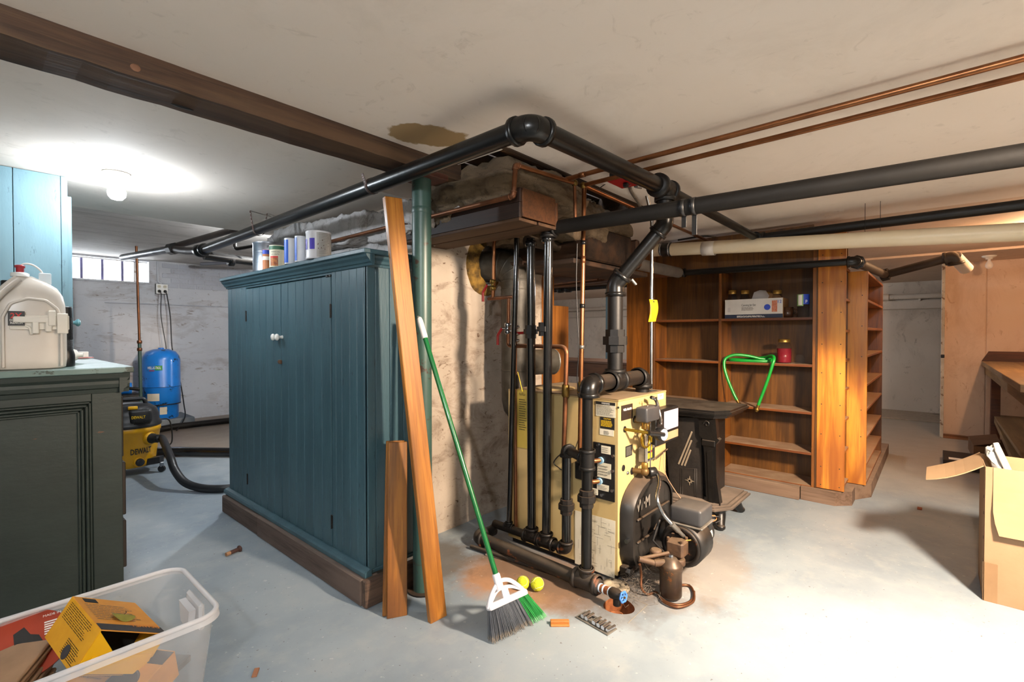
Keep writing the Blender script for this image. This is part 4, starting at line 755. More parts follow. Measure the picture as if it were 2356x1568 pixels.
part(MB().obox(dc + a_ * .098 + b_ * .045 + dn_ * .0016, (.015, .013, .0005), (a_, b_, dn_)), 'flag_field', paint('navy_print', '#1c2740', '#1c2740', .5), od); text('MADE IN USA', .008, dc + a_ * .04 + b_ * .075 + dn_ * .001, a_, b_, PRINT_WHITE, od, width=.07); text('S', .03, dc - a_ * .1 + b_ * -.045 + dn_ * .002, a_, b_, PRINT_WHITE, od)
# stack of paper filter bags
A, B = P(-60, 1490, z=.30), P(122, 1466, z=.30); u = (B - A).normalized(); D = P(-60, 1580, z=.27); w = (D - A); w = (w - u * w.dot(u)); lw = w.length; w.normalize(); nn = u.cross(w); nn = nn if nn.z > 0 else -nn
pb = thing('paper_bag_stack', 'stack of brown paper vacuum bags wrapped in plastic in the bin', 'paper bags', A - nn * .16); PB = paint('brown_paper', '#9a7a5c', '#86684c', .7, scale=8)
for k2 in range(9): part(MB().obox(A + u * ((B - A).length / 2 + .003 * math.sin(k2 * 2.1)) + w * lw * .5 - nn * (.009 + .018 * k2), ((B - A).length / 2 - .002 * (k2 % 3), lw * .5, .0075), (u, w, nn), .007, 2), 'paper_bag', PB, pb)
solo(MB().obox(P(385, 1536, z=.10), (.06, .045, .012), (V((.8, .6, 0)), V((-.6, .8, 0)), up), .003), 'carton', paint('grey_carton', '#6f7070', '#5e6060', .7), 'flat grey carton at the bottom right of the plastic bin', 'carton', P(385, 1536, z=.10))
# ================================================================== far left: lamp, tank, pump, vacuum
def bulb_fixture(loc, label, lit=None, watt=0, down=V((0, 0, -1)), r=.034, group=None):
    t = thing('ceiling_bulb', label, 'light bulb', loc); o = V(loc)
    part(MB().lathe([(.062, 0), (.062, .008), (.05, .018), (.032, .024), (.03, .04), (.022, .042)], o, down, 28), 'porcelain_holder', paint('porcelain', '#d9d6cf', '#cfcbc2', .3), t)
    prof = [(.013, .04), (.014, .055), (.018, .065), (r * .85, .085), (r, .105), (r * .92, .125), (r * .6, .142), (.001, .148)]
    if lit: part(MB().lathe(prof, o, down, 20), 'bulb', glow('lit_bulb_' + label[:12], lit, watt), t)
    else:
        part(MB().lathe(prof, o, down, 20), 'bulb', glassy('clear_bulb_glass', (.95, .9, .86, 1), .55, .08), t)
    return t
bulb_fixture(P(268, 398, z=2.178), 'glowing bare bulb on the ceiling above the green dresser', (.86, .93, 1, 1), BULB_COOL, r=.042)
bulb_fixture(V((2.25, 4.95, 2.352)), 'glowing bulb beyond the chimney hidden behind the blue cabinet', (.90, .95, 1, 1), BULB_CHIMNEY)
bulb_fixture(V((-.75, -.1, 2.178)), 'glowing bulb on the ceiling behind the viewer', (.95, .95, 1, 1), FILL_BULB_BACK)  # fill bulb added out of view to lift the left foreground
# pressure tank
TB = paint('tank_blue', '#1f80dc', '#1a70c8', .28, 0, 3, chips=.3, chipc='#1c2a3c', chipscale=6, coat=.2)
TC = V((1.825, 8.1, 0)); tk = thing('pressure_tank', 'bright blue well pressure tank standing by the whitewashed wall', 'tank', TC)
r_ = .222
part(MB().lathe([(.19, .13), (.2, .16), (.2, .32), (r_, .33), (r_, .55), (r_ + .004, .56), (r_ + .004, .585), (r_, .595), (r_, .94), (.21, .99), (.17, 1.05), (.09, 1.085), (.001, 1.09)], TC, n=40), 'shell', TB, tk)
part(MB().cyl(TC + V((0, 0, 1.085)), TC + V((0, 0, 1.105)), .035, n=16), 'top_cap', TB, tk)
part(MB().lathe([(r_ + .001, .563), (r_ + .006, .57), (r_ + .001, .577)], TC, n=40, cap=False), 'seam', IRON_RUST, tk); part(MB().lathe([(r_ + .001, .325), (r_ + .003, .332), (r_ + .001, .338)], TC, n=40, cap=False), 'seam', IRON_RUST, tk)
f = math.atan2(-TC.y, -TC.x)
lb = part(cyl_patch(MB(), TC, r_ + .002, f - .78, f + .06, .80, .87), 'logo_label', paint('tank_logo_blue', '#2a78c8', '#2a78c8', .4), tk); part(cyl_patch(MB(), TC, r_ + .003, f - .30, f + .06, .805, .868), 'logo_green', PRINT_GREEN, tk)
bend_text('WELL-X-TROL', .035, TC, r_ + .004, f - .36, .822, PRINT_WHITE, tk, width=.16, bold=.02); part(cyl_patch(MB(), TC, r_ + .0035, f - .62, f - .34, .795, .805), 'red_stripe', PRINT_RED, tk)
for a0, a1, z0, z1 in ((-.75, -.1, .39, .49), (-.1, .3, .2, .3)): part(cyl_patch(MB(), TC, (r_ if z0 > .33 else .2) + .003, f + a0, f + a1, z0, z1), 'paper_label', PAPER, tk)
solo(MB().box((1.5, 7.86, 0), (2.16, 8.5, .13), .008), 'concrete_pad', paint('grey_pad', '#7d858c', '#6f777e', .8, bump=.2), 'low grey concrete pad under the blue tank', 'pad', (1.83, 8.1, 0))
pm = thing('well_pump', 'blue well pump motor half hidden behind the dresser', 'pump', (1.3, 8.0, 0)); q = P(292, 893, y=7.95)
part(MB().lathe([(.06, -.3), (.075, -.29), (.075, .04), (.07, .05), (.001, .052)], q, (1, -.12, 0), 24), 'motor', TB, pm); part(MB().cyl(q + V((-.1, 0, -.0)), q + V((-.1, 0, .09)), .012, n=10), 'bolt', STEEL, pm); part(MB().box((q.x - .35, q.y - .12, 0), (q.x + .12, q.y + .14, q.z - .07), .01), 'stand', IRON_DULL, pm); part(MB().lathe([(.08, 0), (.08, .006), (.075, .006)], q + V((-.1, .012, 0)), (1, -.12, 0), 24), 'band', STEEL, pm)
# water pipe
a, b = P(314, 598, y=7.3), P(321, 790, y=7.3); c_ = P(325, 935, y=7.3)
wp = thing('water_pipe', 'thin copper and green pipe rising past the window to the ceiling', 'pipe', V((c_.x, 7.3, 0)))
part(MB().cyl(V((b.x, 7.3, b.z)), V((a.x, 7.3, 2.36)), .014, n=12), 'copper_pipe', COPPER_DARK, wp); part(MB().cyl(V((c_.x, 7.3, .0)), V((b.x, 7.3, b.z)), .019, n=12), 'green_pipe', GREEN_POST, wp)
for zz in (b.z, b.z - .09, b.z - .75): part(MB().lathe([(.02, 0), (.026, .005), (.026, .035), (.02, .04)], (b.x, 7.3, zz), n=10), 'coupling', COPPER_DARK if zz > .9 else GREEN_POST, wp)
part(MB().tube([(b.x, 7.3, .62), (b.x - .1, 7.32, .64), (b.x - .35, 7.5, .64)], .02, 10, fil=.05), 'branch_pipe', IRON_DULL, wp)
# outlet and cords
q = P(371, 665, y=WY); ou = thing('outlet_box', 'grey metal double outlet with two plugged cords on the whitewashed wall', 'outlet', q)
part(MB().box(q + V((-.075, -.045, -.075)), q + V((.075, 0, .075)), .006), 'metal_box', GALV, ou); part(MB().box(q + V((-.072, -.049, -.072)), q + V((.072, -.044, .072)), .003), 'face_plate', WHITE, ou)
for sx in (-.035, .035):
    for sz in (-.032, .036):
        rc = part(MB().cyl(q + V((sx, -.049, sz)), q + V((sx, -.053, sz)), .024, n=18), 'receptacle', paint('ivory', '#d6ceb6', '#cbc2a8', .4), ou)
        if sz > 0:
            for e in (-.007, .007): part(MB().box(q + V((sx + e - .0018, -.0545, sz - .007)), q + V((sx + e + .0018, -.053, sz + .007))), 'slot', PRINT_BLACK, rc)
part(MB().tube([q + V((0, -.02, .075)), q + V((-.04, -.012, .1)), q + V((-.045, -.012, .4))], .012, 8, fil=.02), 'conduit', WHITEWASH, ou)
for k, (sx, mx) in enumerate(((-.035, 382), (.035, 396))):
    e = P(mx, 800, y=8.35); p0 = q + V((sx, -.053, -.032)); cd_ = thing('power_cord', ('thin black cord hanging from the left socket of the wall outlet', 'thicker black cord hanging from the right socket of the wall outlet')[k], 'cord', V((e.x, 8.35, .0)))
    part(MB().lathe([(.02, 0), (.02, .02), (.012, .035)], p0, (0, -1, -.2), 12), 'plug', BLACK, cd_); part(MB().tube(smooth_path([p0 + V((0, -.03, -.005)), p0 + V((.01, -.05, -.06)), p0.lerp(e, .45) + V((-.02 * (1 - 2 * k), -.02, 0)), e, *((V((e.x + .06, 8.36, .75)), V((TC.x + .25, 8.2, .6)), V((TC.x + .24, 8.0, .3)), V((TC.x + .2, 7.81, .14)), V((TC.x + .05, 7.6, .01))) if k else (V((e.x, 8.37, .8)), V((TC.x, 8.4, .72)), V((TC.x - .2, 8.42, .7))))]), .0055 + .002 * k, 7), 'cable', BLACK, cd_)
# black pipes lying on the floor
a = P(372, 985, z=.04); b = P(560, 963, z=.04)
solo(MB().tube([P(300, 1000, z=.05), P(400, 981, z=.05), b], .042, 12), 'drain_pipe', IRON_DULL, 'black drain pipe along the foot of the whitewashed wall', 'pipe', a)
solo(MB().tube([P(355, 1039, z=.05), P(430, 1038, z=.05), P(560, 1040, z=.05)], .048, 12), 'drain_pipe', IRON_GLOSS, 'glossy black pipe lying where the brown floor meets the blue floor', 'pipe', P(430, 1040, z=0))
# ---- shop vacuum
VC = P(296, 1086, z=0); kk = V((VC.x, VC.y, 0)).dot(V((_f.x, _f.y, 0))) / F_PX; vy = paint('vacuum_yellow', '#d8a00e', '#cc960c', .35, coat=.15); vb = paint('vacuum_black', '#1d1e20', '#26272a', .4)
vc = thing('shop_vacuum', 'yellow and black wet dry vacuum behind the green dresser', 'vacuum', VC); f = math.atan2(-VC.y, -VC.x)
fw = V((math.cos(f), math.sin(f), 0)); rt = V((-fw.y, fw.x, 0)); rt = rt if rt.dot(_r) > 0 else -rt
pz = lambda y: P(296, y, x=VC.x).z
part(MB().lathe([(.17, .07), (.20, .075), (.205, .1), (.225, .25), (.245, .39), (.25, .395), (.25, .44), (.24, .445)], VC, n=36), 'drum', vy, vc)
part(MB().lathe([(.255, .44), (.258, .45), (.255, .475), (.24, .485), (.235, .55), (.215, .60), (.16, .64), (.001, .65)], VC, n=36), 'motor_head', vb, vc)
part(MB().obox(VC + fw * .17 + rt * .09 + V((0, 0, .545)), (.085, .075, .065), (rt, fw, V((0, 0, 1))), .025, 3), 'control_housing', vb, vc)
part(MB().obox(VC + fw * .2 + rt * .035 + V((0, 0, .625)), (.035, .02, .014), (rt, fw, V((0, 0, 1))), .006, 2), 'switch', YELB, vc)
part(MB().tube([VC + rt * -.14 + V((0, 0, .6)), VC + rt * -.14 + V((0, 0, .685)), VC + rt * .13 + V((0, 0, .685)), VC + rt * .13 + V((0, 0, .62))], .018, 10, fil=.03), 'carry_handle', vb, vc)
lo_ = VC + fw * .2465 + rt * .075 + V((0, 0, .53)); text('DEWALT', .026, lo_ + rt * -.05, rt, up, PRINT_YELLOW, vc, width=.1, bold=.02)
for k in range(4): part(MB().obox(VC + fw * .246 + rt * .1 + V((0, 0, .515 - .012 * k)), (.06, .003, .003), (rt, fw, up)), 'vent_slot', BLACK, vc)
bend_text('DEWALT', .05, VC, .222 + .012, f + .42, .205, PRINT_BLACK, vc, width=.17, bold=.03)
port = VC + Matrix.Rotation(.72, 3, 'Z') @ fw * .225 + V((0, 0, .33)); pd = (port - VC); pd.z = 0; pd.normalize()
part(MB().lathe([(.06, -.02), (.06, .02), (.05, .03)], port, pd, 20), 'port_collar', vy, vc); part(MB().lathe([(.044, 0), (.046, .05), (.038, .06), (.038, .1)], port, pd, 20), 'hose_cuff', vb, vc)
dcap = VC + Matrix.Rotation(.36, 3, 'Z') @ fw * .213 + V((0, 0, .125)); dd = dcap - VC; dd.z = 0
part(MB().lathe([(.045, -.02), (.045, .012), (.036, .014)], dcap, dd, 20), 'drain_boss', vy, vc); part(MB().lathe([(.035, .008), (.034, .03), (.028, .034), (.001, .034)], dcap, dd, 12), 'drain_cap', vb, vc)
for k, a_ in enumerate((.95, -.5, 2.4, -2.1)):
    e = VC + Matrix.Rotation(a_, 3, 'Z') @ fw * .30; d_ = (e - VC).normalized(); s_ = V((-d_.y, d_.x, 0))
    ft = part(MB().prism([VC + d_ * .15 + s_ * .06 + V((0, 0, .07)), VC + d_ * .15 - s_ * .06 + V((0, 0, .07)), e - s_ * .03 + V((0, 0, .09)), e + s_ * .03 + V((0, 0, .09))], (0, 0, .06)), 'foot', vb, vc)
    part(MB().cyl(e + s_ * -.012 + V((0, 0, .031)), e + s_ * .012 + V((0, 0, .031)), .03, n=16), 'caster', BLACK, ft); part(MB().box(e + V((-.015, -.015, .05)), e + V((.015, .015, .095)), .003), 'caster_fork', STEEL, ft)
hs = [port + pd * .09, port + pd * .15 + V((0, 0, -.005)), P(392, 1052, y=4.95), P(402, 1080, y=4.82), P(424, 1108, z=.07), P(458, 1121, z=.036), P(500, 1124, z=.03), P(540, 1120, z=.03), P(580, 1108, z=.03)]
path = smooth_path(hs, 34)
part(MB().tube(path, lambda i: .03 + (.0022 if i % 2 else 0), 12), 'hose', vb, vc)
part(MB().tube(smooth_path([VC + rt * .22 + V((0, 0, .47)), VC + rt * .30 + V((0, 0, .47)), VC + rt * .33 + V((0, 0, .4)), VC + rt * .335 + V((0, 0, .25)), VC + rt * .3 + V((0, 0, .2))]), .006, 7), 'power_cord', BLACK, vc)
# ================================================================== heating pipes
def elbow(p0, p, p1, r, mat, parent, leg=2.3, name='elbow', band=1.38):
    p0, p, p1 = V(p0), V(p), V(p1); u, w = (p0 - p).normalized(), (p1 - p).normalized(); L = r * leg; a, b = p + u * L, p + w * L; mb = MB()
    mb.tube([a, p, b], r * 1.2, 18, fil=L * .92, fs=8)
    for q, d in ((a, u), (b, w)): mb.lathe([(r * 1.2, -r * .55), (r * band, -r * .5), (r * band, 0), (r * 1.02, 0)], q, d, 20, cap=False)
    return part(mb, name, mat, parent)
def tee(p, ax, br, r, mat, parent, rb=None, leg=1.9, name='tee', lb=None):
    p, ax, br = V(p), V(ax).normalized(), V(br).normalized(); rb = rb or r; L = r * leg; mb = MB(); mb.cyl(p - ax * L, p + ax * L, r * 1.2, n=20)
    for s in (-1, 1): mb.lathe([(r * 1.2, -r * .55), (r * 1.38, -r * .5), (r * 1.38, 0), (r * 1.0, 0)], p + ax * (L * s), ax * s, 20, cap=False)
    Lb = lb or L; mb.cyl(p, p + br * Lb, rb * 1.2, n=20); mb.lathe([(rb * 1.2, -rb * .55), (rb * 1.38, -rb * .5), (rb * 1.38, 0), (rb, 0)], p + br * Lb, br, 20, cap=False); return part(mb, name, mat, parent)
def union_nut(p, d, r, mat, parent, name='union_nut'):
    p, d = V(p), V(d).normalized(); mb = MB(); mb.cyl(p - d * r * 1.5, p - d * r * .5, r * 1.25, n=8, sm=False); mb.cyl(p - d * r * .5, p + d * r * .6, r * 1.65, n=8, sm=False); mb.cyl(p + d * r * .6, p + d * r * 1.5, r * 1.3, n=8, sm=False); return part(mb, name, mat, parent)
def pipe(a, b, r, mat, parent, name='pipe', n=20): return part(MB().cyl(a, b, r, n=n), name, mat, parent)
Z1 = 2.045; E1 = P(1222, 290, z=Z1); TE = P(1547, 430, z=Z1); EN = P(1742, 548, z=Z1); FA = P(462, 577, z=Z1 + .02)
TE.y = E1.y + (EN.y - E1.y) * .4 - .03
sm_ = thing('steam_main', 'thick black steam pipe along the ceiling dropping to the boiler top', 'pipe', (2.32, 1.31, .95)); RM = .0385
pipe(E1, FA, RM, IRON, sm_, n=24); pipe(E1, TE, RM, IRON, sm_, n=24); elbow(FA, E1, TE, RM, IRON, sm_, 2.1)
d2 = (TE - E1).normalized()
tee(TE, d2, (0, 0, -1), RM, IRON_DULL, sm_, leg=1.7)
part(MB().lathe([(RM * 1.0, -.02), (RM * 1.55, -.015), (RM * 1.55, .015), (RM, .02)], TE - d2 * RM * 1.9, d2, 20), 'flange', IRON_DULL, sm_)
pipe(TE, EN, .027, IRON_DULL, sm_)
# drop, 45 degree offset, riser
HZ = 1.045; HY = 1.31; RX = P(1415, 868, y=HY).x
dB = P(1540, 520, y=TE.y); dB = V((TE.x, TE.y, dB.z)); rT = V((RX, HY, P(1412, 652, y=HY).z))
pipe(TE, dB, .034, IRON_DULL, sm_); pipe(dB, rT, .036, IRON, sm_); pipe(rT, (RX, HY, HZ), .041, IRON_DULL, sm_)
elbow(TE, dB, rT, .036, IRON, sm_, 1.7, 'offset_elbow'); elbow(dB, rT, (RX, HY, HZ), .04, IRON, sm_, 1.7, 'offset_elbow')
part(MB().tube([rT + (dB - rT).normalized() * .07 + V((.03, -.03, -.03)), rT + (dB - rT).normalized() * .06 + V((.055, -.05, -.05))], .008, 8), 'cleanout_lug', GALV, sm_)
union_nut((RX, HY, P(1412, 784, y=HY).z), (0, 0, 1), .041, IRON_DULL, sm_)
HLX, HRX = 2.075, P(1478, 868, y=HY).x
pipe((HLX, HY, HZ), (HRX, HY, HZ), .042, IRON_RUST, sm_, 'header_pipe'); tee((RX, HY, HZ), (1, 0, 0), (0, 0, 1), .042, IRON_DULL, sm_, .041, 1.5, 'header_tee'); elbow((RX, HY, HZ), (HRX, HY, HZ), (HRX, HY, .9), .042, IRON_DULL, sm_, 1.55, 'header_elbow'); pipe((HRX, HY, HZ), (HRX, HY, .93), .04, IRON_DULL, sm_, 'outlet_nipple')
elbow((RX, HY, HZ), (HLX, HY, HZ), (HLX, HY, .9), .040, IRON, sm_, 1.6, 'header_elbow')
# continuation over the vacuum towards the window
FB = P(398, 572, y=5.9); FC = P(283, 592, y=7.4)
part(MB().tube([FA, FA.lerp(FB, .5) + V((0, 0, -.01)), FB], .036, 16), 'brown_pipe', paint('brown_pipe', '#4d433d', '#3b332f', .5), sm_); part(MB().lathe([(.04, -.06), (.06, -.055), (.06, .055), (.04, .06)], FB, (FC - FB), 8, sm=False), 'hex_coupling', IRON, sm_); pipe(FB, FC, .038, paint('silver_painted_pipe', '#8b8f97', '#4a4d54', .3, .6, 5), sm_, 'silver_pipe')
part(MB().lathe([(.042, -.03), (.058, -.02), (.058, .05), (.042, .06)], FA, (FB - FA), 16), 'coupling', IRON, sm_); part(MB().lathe([(.042, -.01), (.056, 0), (.056, .03), (.042, .04)], FA + (E1 - FA).normalized() * .1, (E1 - FA), 16), 'coupling', IRON, sm_)
BRN = P(600, 600, y=FA.y + .1); BRN.z = FA.z - .05; pipe(FA + V((.04, .05, -.03)), BRN + V((.6, 0, 0)), .042, IRON_GLOSS, sm_, 'branch_pipe'); part(MB().lathe([(.044, -.03), (.06, -.025), (.06, .02), (.044, .03)], FA.lerp(BRN, .5) + V((.0, .03, -.02)), (1, 0, 0), 16), 'coupling', IRON_GLOSS, sm_)
b2 = P(562, 521, y=4.75); part(MB().tube([FB + V((.02, 0, .03)), b2], .03, 12), 'upper_brown_pipe', MATS['brown_pipe'], sm_)
part(MB().tube([P(541, 548, y=5.25), P(541, 573, y=5.25), P(590, 564, y=5.0)], .018, 10, fil=.03), 'small_elbow_pipe', IRON, sm_)
solo(MB().cyl(P(463, 607, y=8.0), P(600, 600, y=7.2), .024, n=12), 'wall_pipe', paint('grey_wall_pipe', '#6d6c72', '#595860', .5), 'short grey pipe near the top of the whitewashed wall behind the paint cans', 'pipe', P(530, 604, y=7.6))
solo(MB().tube(smooth_path([P(1560, 552, z=2.16), P(1620, 543, z=2.165), P(1660, 548, z=2.165), P(1705, 553, z=2.165), P(1750, 560, z=2.17)]), .008, 7), 'ceiling_cable', BLACK, 'thin black cable along the ceiling above the plastic pipe', 'cable', P(1650, 548, z=2.165))
# perforated strap hangers
for (px, pt, lab, ztop) in ((845, 405, 'strap hanger on the steam pipe below the dark beam', 2.1), (571, 517, 'rusty perforated strap hanger on the steam pipe above the cabinet', 2.18)):
    c_ = P(px, pt, x=E1.x); tt = (px - 462) / (1222 - 462); c_ = V((FA.x + (E1.x - FA.x) * ((c_.y - FA.y) / (E1.y - FA.y)), c_.y, Z1 + .005)); hg = thing('strap_hanger', lab, 'hanger', c_); dd = (FA - E1).normalized(); sd_ = V((-dd.y, dd.x, 0)); SM = paint('strap_metal', '#5e453c', '#3c2f2a', .6, .3)
    part(MB().lathe([(RM + .0005, -.011), (RM + .002, -.011), (RM + .002, .011), (RM + .0005, .011)], c_, dd, 20, cap=False), 'loop', SM, hg)
    for s_ in (-1, 1):
        a_ = c_ + sd_ * (RM * s_) ; b_ = c_ + sd_ * (RM * s_ * 1.5); b_.z = ztop; st = part(MB().obox((a_ + b_) / 2, (.011, .0012, (b_ - a_).length / 2), (dd, sd_, (b_ - a_).normalized())), 'strap', SM, hg)
        for k in range(4): q = a_.lerp(b_, .25 + .2 * k); part(MB().cyl(q - sd_ * .002, q + sd_ * .002, .0035, n=8), 'hole', paint('strap_hole', '#b9b6b4', '#b9b6b4', .8), st)
# overhead return P3 and its riser, manifold beside the boiler
rn = thing('return_manifold', 'row of black vertical return pipes with unions beside the boiler jacket', 'pipe', (2.155, 1.6, 0)); MX, MZ = 2.155, .13
yA, yB, yE_, yC = P(1222, 1235, z=MZ).y, P(1259, 1245, z=MZ).y, P(1304, 1262, z=MZ).y, P(1172, 1215, z=MZ).y; r2 = .025
P3a = P(1262, 526, z=1.87); P3b = P(2356, 356, z=1.87); P3c = P3b + (P3b - P3a).normalized() * 1.6
topA = P(1221, 548, x=MX); topB = V((P3a.x, P3a.y, P3a.z))
pipe((MX, yA, MZ), (MX, topA.y, topA.z), r2, IRON_GLOSS, rn, 'riser_pipe'); pipe((MX, yB, MZ), topB, r2, IRON_GLOSS, rn, 'riser_pipe')
pipe((MX, yC + .12, MZ), (MX, yE_, MZ), .024, IRON_RUST, rn, 'manifold_pipe'); tee((MX, yA, MZ), (0, 1, 0), (0, 0, 1), .028, IRON_RUST, rn); tee((MX, yB, MZ), (0, 1, 0), (0, 0, 1), .028, IRON_RUST, rn)
tee((MX, yC, MZ + .01), (0, 1, 0), (0, 0, 1), .017, IRON_DULL, rn); pipe((MX, yC, MZ), P(1189, 548, x=MX + .02), .0165, IRON_GLOSS, rn, 'riser_pipe')
for q, (px_, py_) in (((0, 0, 1), (1221, 763)), ((0, 0, 1), (1259, 757))): z_ = P(px_, py_, x=MX).z; y_ = P(px_, py_, x=MX).y; xx = MX + (P3a.x - MX) * (.65 if px_ > 1240 else 0); union_nut((xx, y_, z_), q, r2 * 1.0, IRON_DULL, rn)
for px_, py_ in ((1221, 560), (1260, 550)): q = P(px_, py_, x=MX if px_ < 1240 else P3a.x + .003); part(MB().lathe([(r2 * 1.1, -.02), (r2 * 1.4, -.016), (r2 * 1.4, .012), (r2 * 1.1, .016)], q, n=18), 'coupling', IRON_GLOSS, rn)
# union riser E (lower loop) from manifold up to the equaliser
EX = 2.15; zt = P(1312, 1040, x=2.12).z; elbow((MX, yB, MZ), (MX, yE_, MZ), (MX, yE_, .5), .027, IRON_RUST, rn, 1.6); pipe((MX, yE_, MZ), (MX, yE_, zt), .0255, IRON_GLOSS, rn, 'loop_pipe'); union_nut((MX, yE_, P(1306, 1165, x=MX).z), (0, 0, 1), .027, IRON_RUST, rn)
EQ = V((2.05, 1.306, 0)); elbow((MX, yE_, .3), (MX, yE_, zt), (EQ.x, EQ.y, zt), .027, IRON_DULL, rn, 1.4)
eq = thing('equaliser_pipe', 'black vertical pipe with hexagonal union before the boiler side', 'pipe', EQ)
pipe((HLX - .01, HY, HZ - .05), (EQ.x, EQ.y, .07), .0265, IRON, eq, 'equaliser'); tee((EQ.x + .006, EQ.y, zt), (0, 0, 1), (MX - EQ.x, yE_ - EQ.y, 0), .03, IRON_DULL, eq, .026, 1.7); part(MB().cyl((MX, yE_, zt), (EQ.x, EQ.y, zt), .024, n=16), 'close_nipple', IRON_DULL, eq); union_nut((EQ.x + .002, EQ.y, P(1349, 1146, x=EQ.x).z), (0, 0, 1), .0285, IRON_RUST, eq)
# floor return
fr = thing('floor_return_pipe', 'dusty black return pipe along the floor with a blue valve wheel', 'pipe', (2.04, 1.7, 0)); FZ = .058; FRM = paint('dusty_return_pipe', '#171412', '#251f1b', .6, 0, 9, dust=.8, dustc='#54493c', chips=.3, chipc='#6b3a1e')
fe = P(1100, 1234, z=FZ); pipe((EQ.x, EQ.y, FZ), (fe.x, fe.y, FZ), .034, FRM, fr, 'floor_pipe'); tee((EQ.x, EQ.y, FZ + .005), (0, 1, 0), (0, 0, 1), .036, FRM, fr, .03, 1.9); elbow((EQ.x, EQ.y, FZ), (fe.x, fe.y, FZ), (fe.x + .4, fe.y, FZ), .034, FRM, fr, 1.6); pipe((fe.x, fe.y, FZ), (fe.x + .14, fe.y + .0, FZ), .032, FRM, fr, 'back_nipple'); pipe((MX, yC + .1, MZ), (MX, fe.y, FZ), .022, FRM, fr, 'back_nipple')
pipe((EQ.x + .05, EQ.y + .02, .018), (fe.x - .06, fe.y, .018), .012, FRM, fr, 'small_floor_pipe')
vd = (P(1432, 1372, z=.08) - V((EQ.x, EQ.y, FZ))).normalized(); v0 = V((EQ.x, EQ.y, FZ)) + vd * .07; RUST = MATS['rust']
pipe(v0, v0 + vd * .10, .019, RUST, fr, 'valve_nipple'); part(MB().lathe([(.03, -.03), (.036, -.02), (.036, .015), (.02, .02)], v0, vd, 18), 'reducer', FRM, fr)
for k in (.025, .05, .085): part(MB().lathe([(.0195, -.005), (.021, -.003), (.021, .004), (.0195, .006)], v0 + vd * k, vd, 16, cap=False), 'thread_tape', paint('pipe_tape', '#b9cfe0', '#cfe0ee', .6), fr)
vc_ = v0 + vd * .125; part(MB().lathe([(.019, -.04), (.026, -.03), (.026, .0), (.02, .02), (.012, .03)], vc_, vd, 14).cyl(vc_, vc_ + V((0, 0, -.05)), .018, n=14), 'valve_body', IRON_RUST, fr)
wh = vc_ + vd * .038; s, t, d = frame(vd); pts = [wh + s * (.022 * math.cos(a) * (1 + .08 * math.cos(6 * a))) + t * (.022 * math.sin(a) * (1 + .08 * math.cos(6 * a))) for a in [2 * math.pi * i / 36 for i in range(36)]]
vw = part(MB().tube(pts, .005, 8, closed=True), 'valve_wheel', paint('blue_wheel', '#2a5fae', '#4a80c8', .35), fr)
for k in range(5): a = 2 * math.pi * k / 5; part(MB().cyl(wh, wh + s * (.024 * math.cos(a)) + t * (.024 * math.sin(a)), .004, n=8), 'spoke', MATS['blue_wheel'], vw)
part(MB().cyl(vc_, wh + vd * .01, .005, n=8), 'valve_stem', BRASS, fr)
# overhead return
ov = thing('overhead_pipe', 'long dull black pipe sloping across the right half of the ceiling', 'pipe', P3a); RP3 = .037
pipe(P3a, P3c, RP3, paint('matt_black_pipe', '#0d0c0b', '#161412', .6, 0, 5, spec=.25, bump=.05), ov, n=24); elbow((P3a.x, P3a.y, 1.5), P3a, P3c, .033, IRON_DULL, ov, 1.5)
for px_, ln in ((1572, .05), (1596, .09)): q = P(px_, 526 - (px_ - 1262) * 170 / 1094, z=1.87); part(MB().lathe([(RP3 + .001, -.012), (RP3 + .002, -.012), (RP3 + .002, .012), (RP3 + .001, .012)], q, P3b - P3a, 20, cap=False).obox(q + V((.01, 0, -RP3 - ln / 2)), (.002, .011, ln / 2), None, .0005), 'tape_strip', BLACK, ov)
# pipe P4 back from the end of the steam main
bk = thing('back_ceiling_pipe', 'black pipe under the far edge of the cream ceiling above the plastic pipe', 'pipe', EN)
b4 = P(2356, 471, x=4.06); b4b = b4 + (b4 - EN).normalized() * 1.6; pipe(EN, b4b, .033, IRON_DULL, bk, n=20); elbow(TE, EN, b4b, .032, IRON_RUST, bk, 1.7)
# PVC drain
PVC = paint('cream_plastic', '#e2d4b8', '#dccdae', .35, dust=.35, dustc='#a08a68'); pv = thing('plastic_drain_pipe', 'thick cream plastic drain pipe passing in front of the shelves', 'pipe', (4.05, 1.6, 1.95))
a, b = P(1500, 576, x=4.04), P(2356, 533, x=4.04); c_ = b + (b - a).normalized() * 1.5; RV = .053; pipe(a, c_, RV, PVC, pv, n=28)
q = P(1533, 574, x=4.04); part(MB().lathe([(RV, -.05), (RV + .006, -.045), (RV + .006, .045), (RV, .05)], q, b - a, 28, cap=False), 'rubber_coupling', BLACK, pv)
for s_ in (-.036, .036): part(MB().lathe([(RV + .006, -.006), (RV + .009, -.005), (RV + .009, .005), (RV + .006, .006)], q + (b - a).normalized() * s_, b - a, 28, cap=False), 'hose_clamp', STEEL, pv)
q = P(1631, 571, x=4.04); part(MB().lathe([(RV, -.05), (RV + .005, -.05), (RV + .005, .05), (RV, .05)], q, b - a, 28, cap=False), 'slip_coupling', paint('white_pvc', '#ddd6cc', '#d2cabd', .35), pv)
for px_ in (1990, 2025): q = P(px_, 540, x=4.04); part(MB().cyl(V((4.04, q.y, 1.95)), V((4.04, q.y, 2.185)), .0015, n=6), 'hanger_wire', IRON_DULL, pv)
